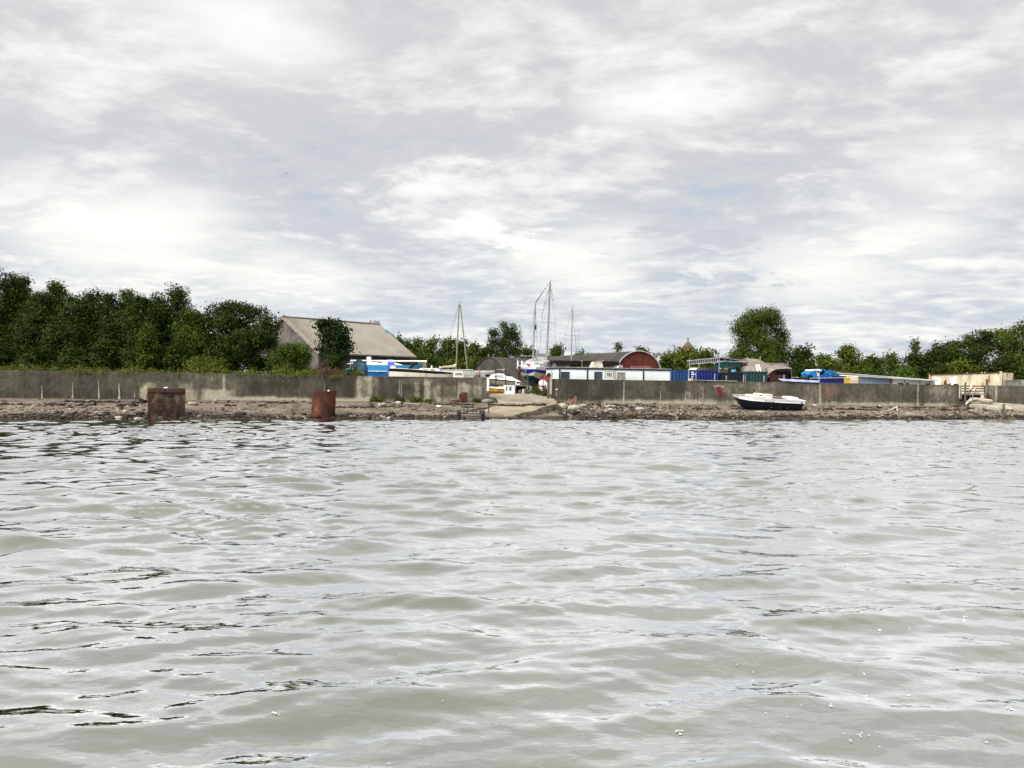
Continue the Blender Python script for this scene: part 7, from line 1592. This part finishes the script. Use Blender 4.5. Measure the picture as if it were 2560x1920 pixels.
# ---------------------------------------------------------------- birds
def gull(px, py, Y, span_px, roll, yaw, lab, m='gull', grp='gulls in flight'):
    P = at(px, py, Y); sp = span_px / 1920 * Y / 2; R = Matrix.Rotation(math.radians(roll), 3, 'Y') @ Matrix.Rotation(math.radians(yaw), 3, 'Z'); F = Fr(P, R=R); root = thing('gull', lab, 'bird', P, grp); b = sp * .42
    mb = MB(); mb.tube([F(0, -b, 0), F(0, -b * .5, .0), F(0, 0, 0), F(0, b * .5, 0), F(0, b, 0)], [sp * .02, sp * .075, sp * .10, sp * .07, sp * .015], 7); mb.ell(F, (0, b * .95, sp * .02), (sp * .05, sp * .07, sp * .05), 8, 6); mb.build('body', m, root, smooth=True)
    for sg in (1, -1):
        mb = MB(); mb.prism([F(sg * sp * .05, sp * .14, sp * .03), F(sg * sp * .5, sp * .17, sp * .17), F(sg * sp, -sp * .08, sp * .06), F(sg * sp * .5, -sp * .03, sp * .15), F(sg * sp * .05, -sp * .12, sp * .03)], F(0, 0, sp * .02) - F(0, 0, 0)); mb.build('wing', m, root)
gull(786, 369.5, 60, 15, 48, 8, 'gull gliding with long narrow wings, higher of the two on the left'); gull(715.5, 433, 60, 12.5, -68, 40, 'banking dark gull, lower of the two on the left')
gull(2122, 551, 120, 7, 4, 70, 'tiny dark bird far off in the right of the sky'); gull(1939, 576, 140, 9, 0, 0, 'faint pale bird far off, left of the tiny dark one', 'gull_white')
def perched(p, h, lab, grp, m='gull', cat='bird'):
    mb = MB(); F = Fr(p); mb.tube([F(-h * .45, 0, h * .25), F(-.1 * h, 0, h * .42), F(.2 * h, 0, h * .62)], [h * .05, h * .24, h * .12], 6); mb.ell(F, (.28 * h, 0, h * .80), (h * .13, h * .12, h * .13), 8, 6); mb.tube([F(0, 0, 0), F(0, 0, h * .35)], h * .05, 4); mb.tube([F(.36 * h, 0, h * .8), F(.52 * h, 0, h * .77)], [h * .05, h * .01], 4); solo(mb, 'perched_bird', m, lab, cat, grp)
for i, p in enumerate(RIDGE):
    perched(p - UP * .02, .42 if i else .5, ('gull perched alone near the middle of the barn ridge', 'gull perched on the barn ridge, leftmost of four at the right end', 'gull perched on the barn ridge, second of four at the right end', 'gull perched on the barn ridge, third of four at the right end', 'gull perched on the very right end of the barn ridge')[i], 'gulls on the barn ridge')
rng = random.Random(12)
for t in (.06, .12, .17, .22, .30, .36, .42, .50, .66, .80): perched(M1.lerp(N1, t) - UP * .0, .2, 'small dark bird perched on the stay between the two yacht masts', 'birds on the stay between the masts')
sp = N1.lerp(at(1388.5, 804, 75), 0); S2 = at(1388.5, 804, 75)
for t in (.12, .24, .31, .38, .48): perched(N1.lerp(S2, t), .2, 'small dark bird on the right hand stay of the tall mast', 'birds on the right stay')
S3 = at(1352, 805, 75)
for t in (.28, .34, .50, .55, .62, .73, .80, .88): perched(N1.lerp(S3, t), .2, 'small dark bird on the left hand stay of the tall mast', 'birds on the left stay')

# ---------------------------------------------------------------- foam flecks on the water
def foam():
    pts = [(930, 1664, 9), (690, 1788, 15), (650, 1795, 8), (1133, 1722, 7), (1107, 1758, 5), (1240, 1808, 7), (970, 1908, 9), (365, 1878, 8), (1702, 1835, 17), (1700, 1828, 9), (2078, 1774, 15), (1915, 1785, 8), (2003, 1770, 6), (2135, 1758, 9), (2150, 1838, 12), (2172, 1838, 8), (2165, 1740, 8), (2273, 1740, 10), (2128, 1853, 10), (2200, 1863, 7), (2110, 1835, 6), (2465, 1856, 9), (2530, 1782, 22), (2198, 1572, 9), (2410, 1545, 9), (1655, 1635, 7), (1440, 1612, 5), (1843, 1660, 6), (1883, 1672, 6), (2120, 1702, 6), (2160, 1690, 8), (1590, 1788, 8), (2515, 1540, 6), (1000, 1638, 6), (404, 1690, 5), (570, 1700, 4), (335, 1712, 4), (2274, 1570, 6), (1360, 1580, 3), (520, 1876, 6), (1328, 1615, 4), (1530, 1660, 4), (1708, 1797, 5), (1968, 1795, 6), (655, 1580, 3)]
    rng = random.Random(22); mb = MB()
    for px, py, r in pts:
        d = ray(px, py); P = EYE + d * (-EYE.z / d.z); s = P.y / 1920; nb = 1 if r < 8 else 2 if r < 12 else 4
        for q in range(nb):
            ox, oy = (rng.uniform(-r, r) * s * .8, rng.uniform(-r, r) * s * .9) if q else (0, 0); rr = r * s * .27 / (1 + .25 * q); k = 11; ph = rng.uniform(0, 6)
            ring = [(P.x + ox + rr * math.cos(6.283 * j / k) * (1 + .35 * math.sin(2 * j + ph)) , P.y + oy + rr * .95 * math.sin(6.283 * j / k) * (1 + .35 * math.cos(3 * j + ph))) for j in range(k)]
            vs = [(x, y, water_z(x, y) + .006) for x, y in ring] + [(P.x + ox, P.y + oy, water_z(P.x + ox, P.y + oy) + .016)]
            mb.add(vs, [(j, (j + 1) % k, k) for j in range(k)])
    o = mb.build('foam', 'foam', None); tag(o, 'flecks of white foam floating on the near water', kind='stuff')
foam()
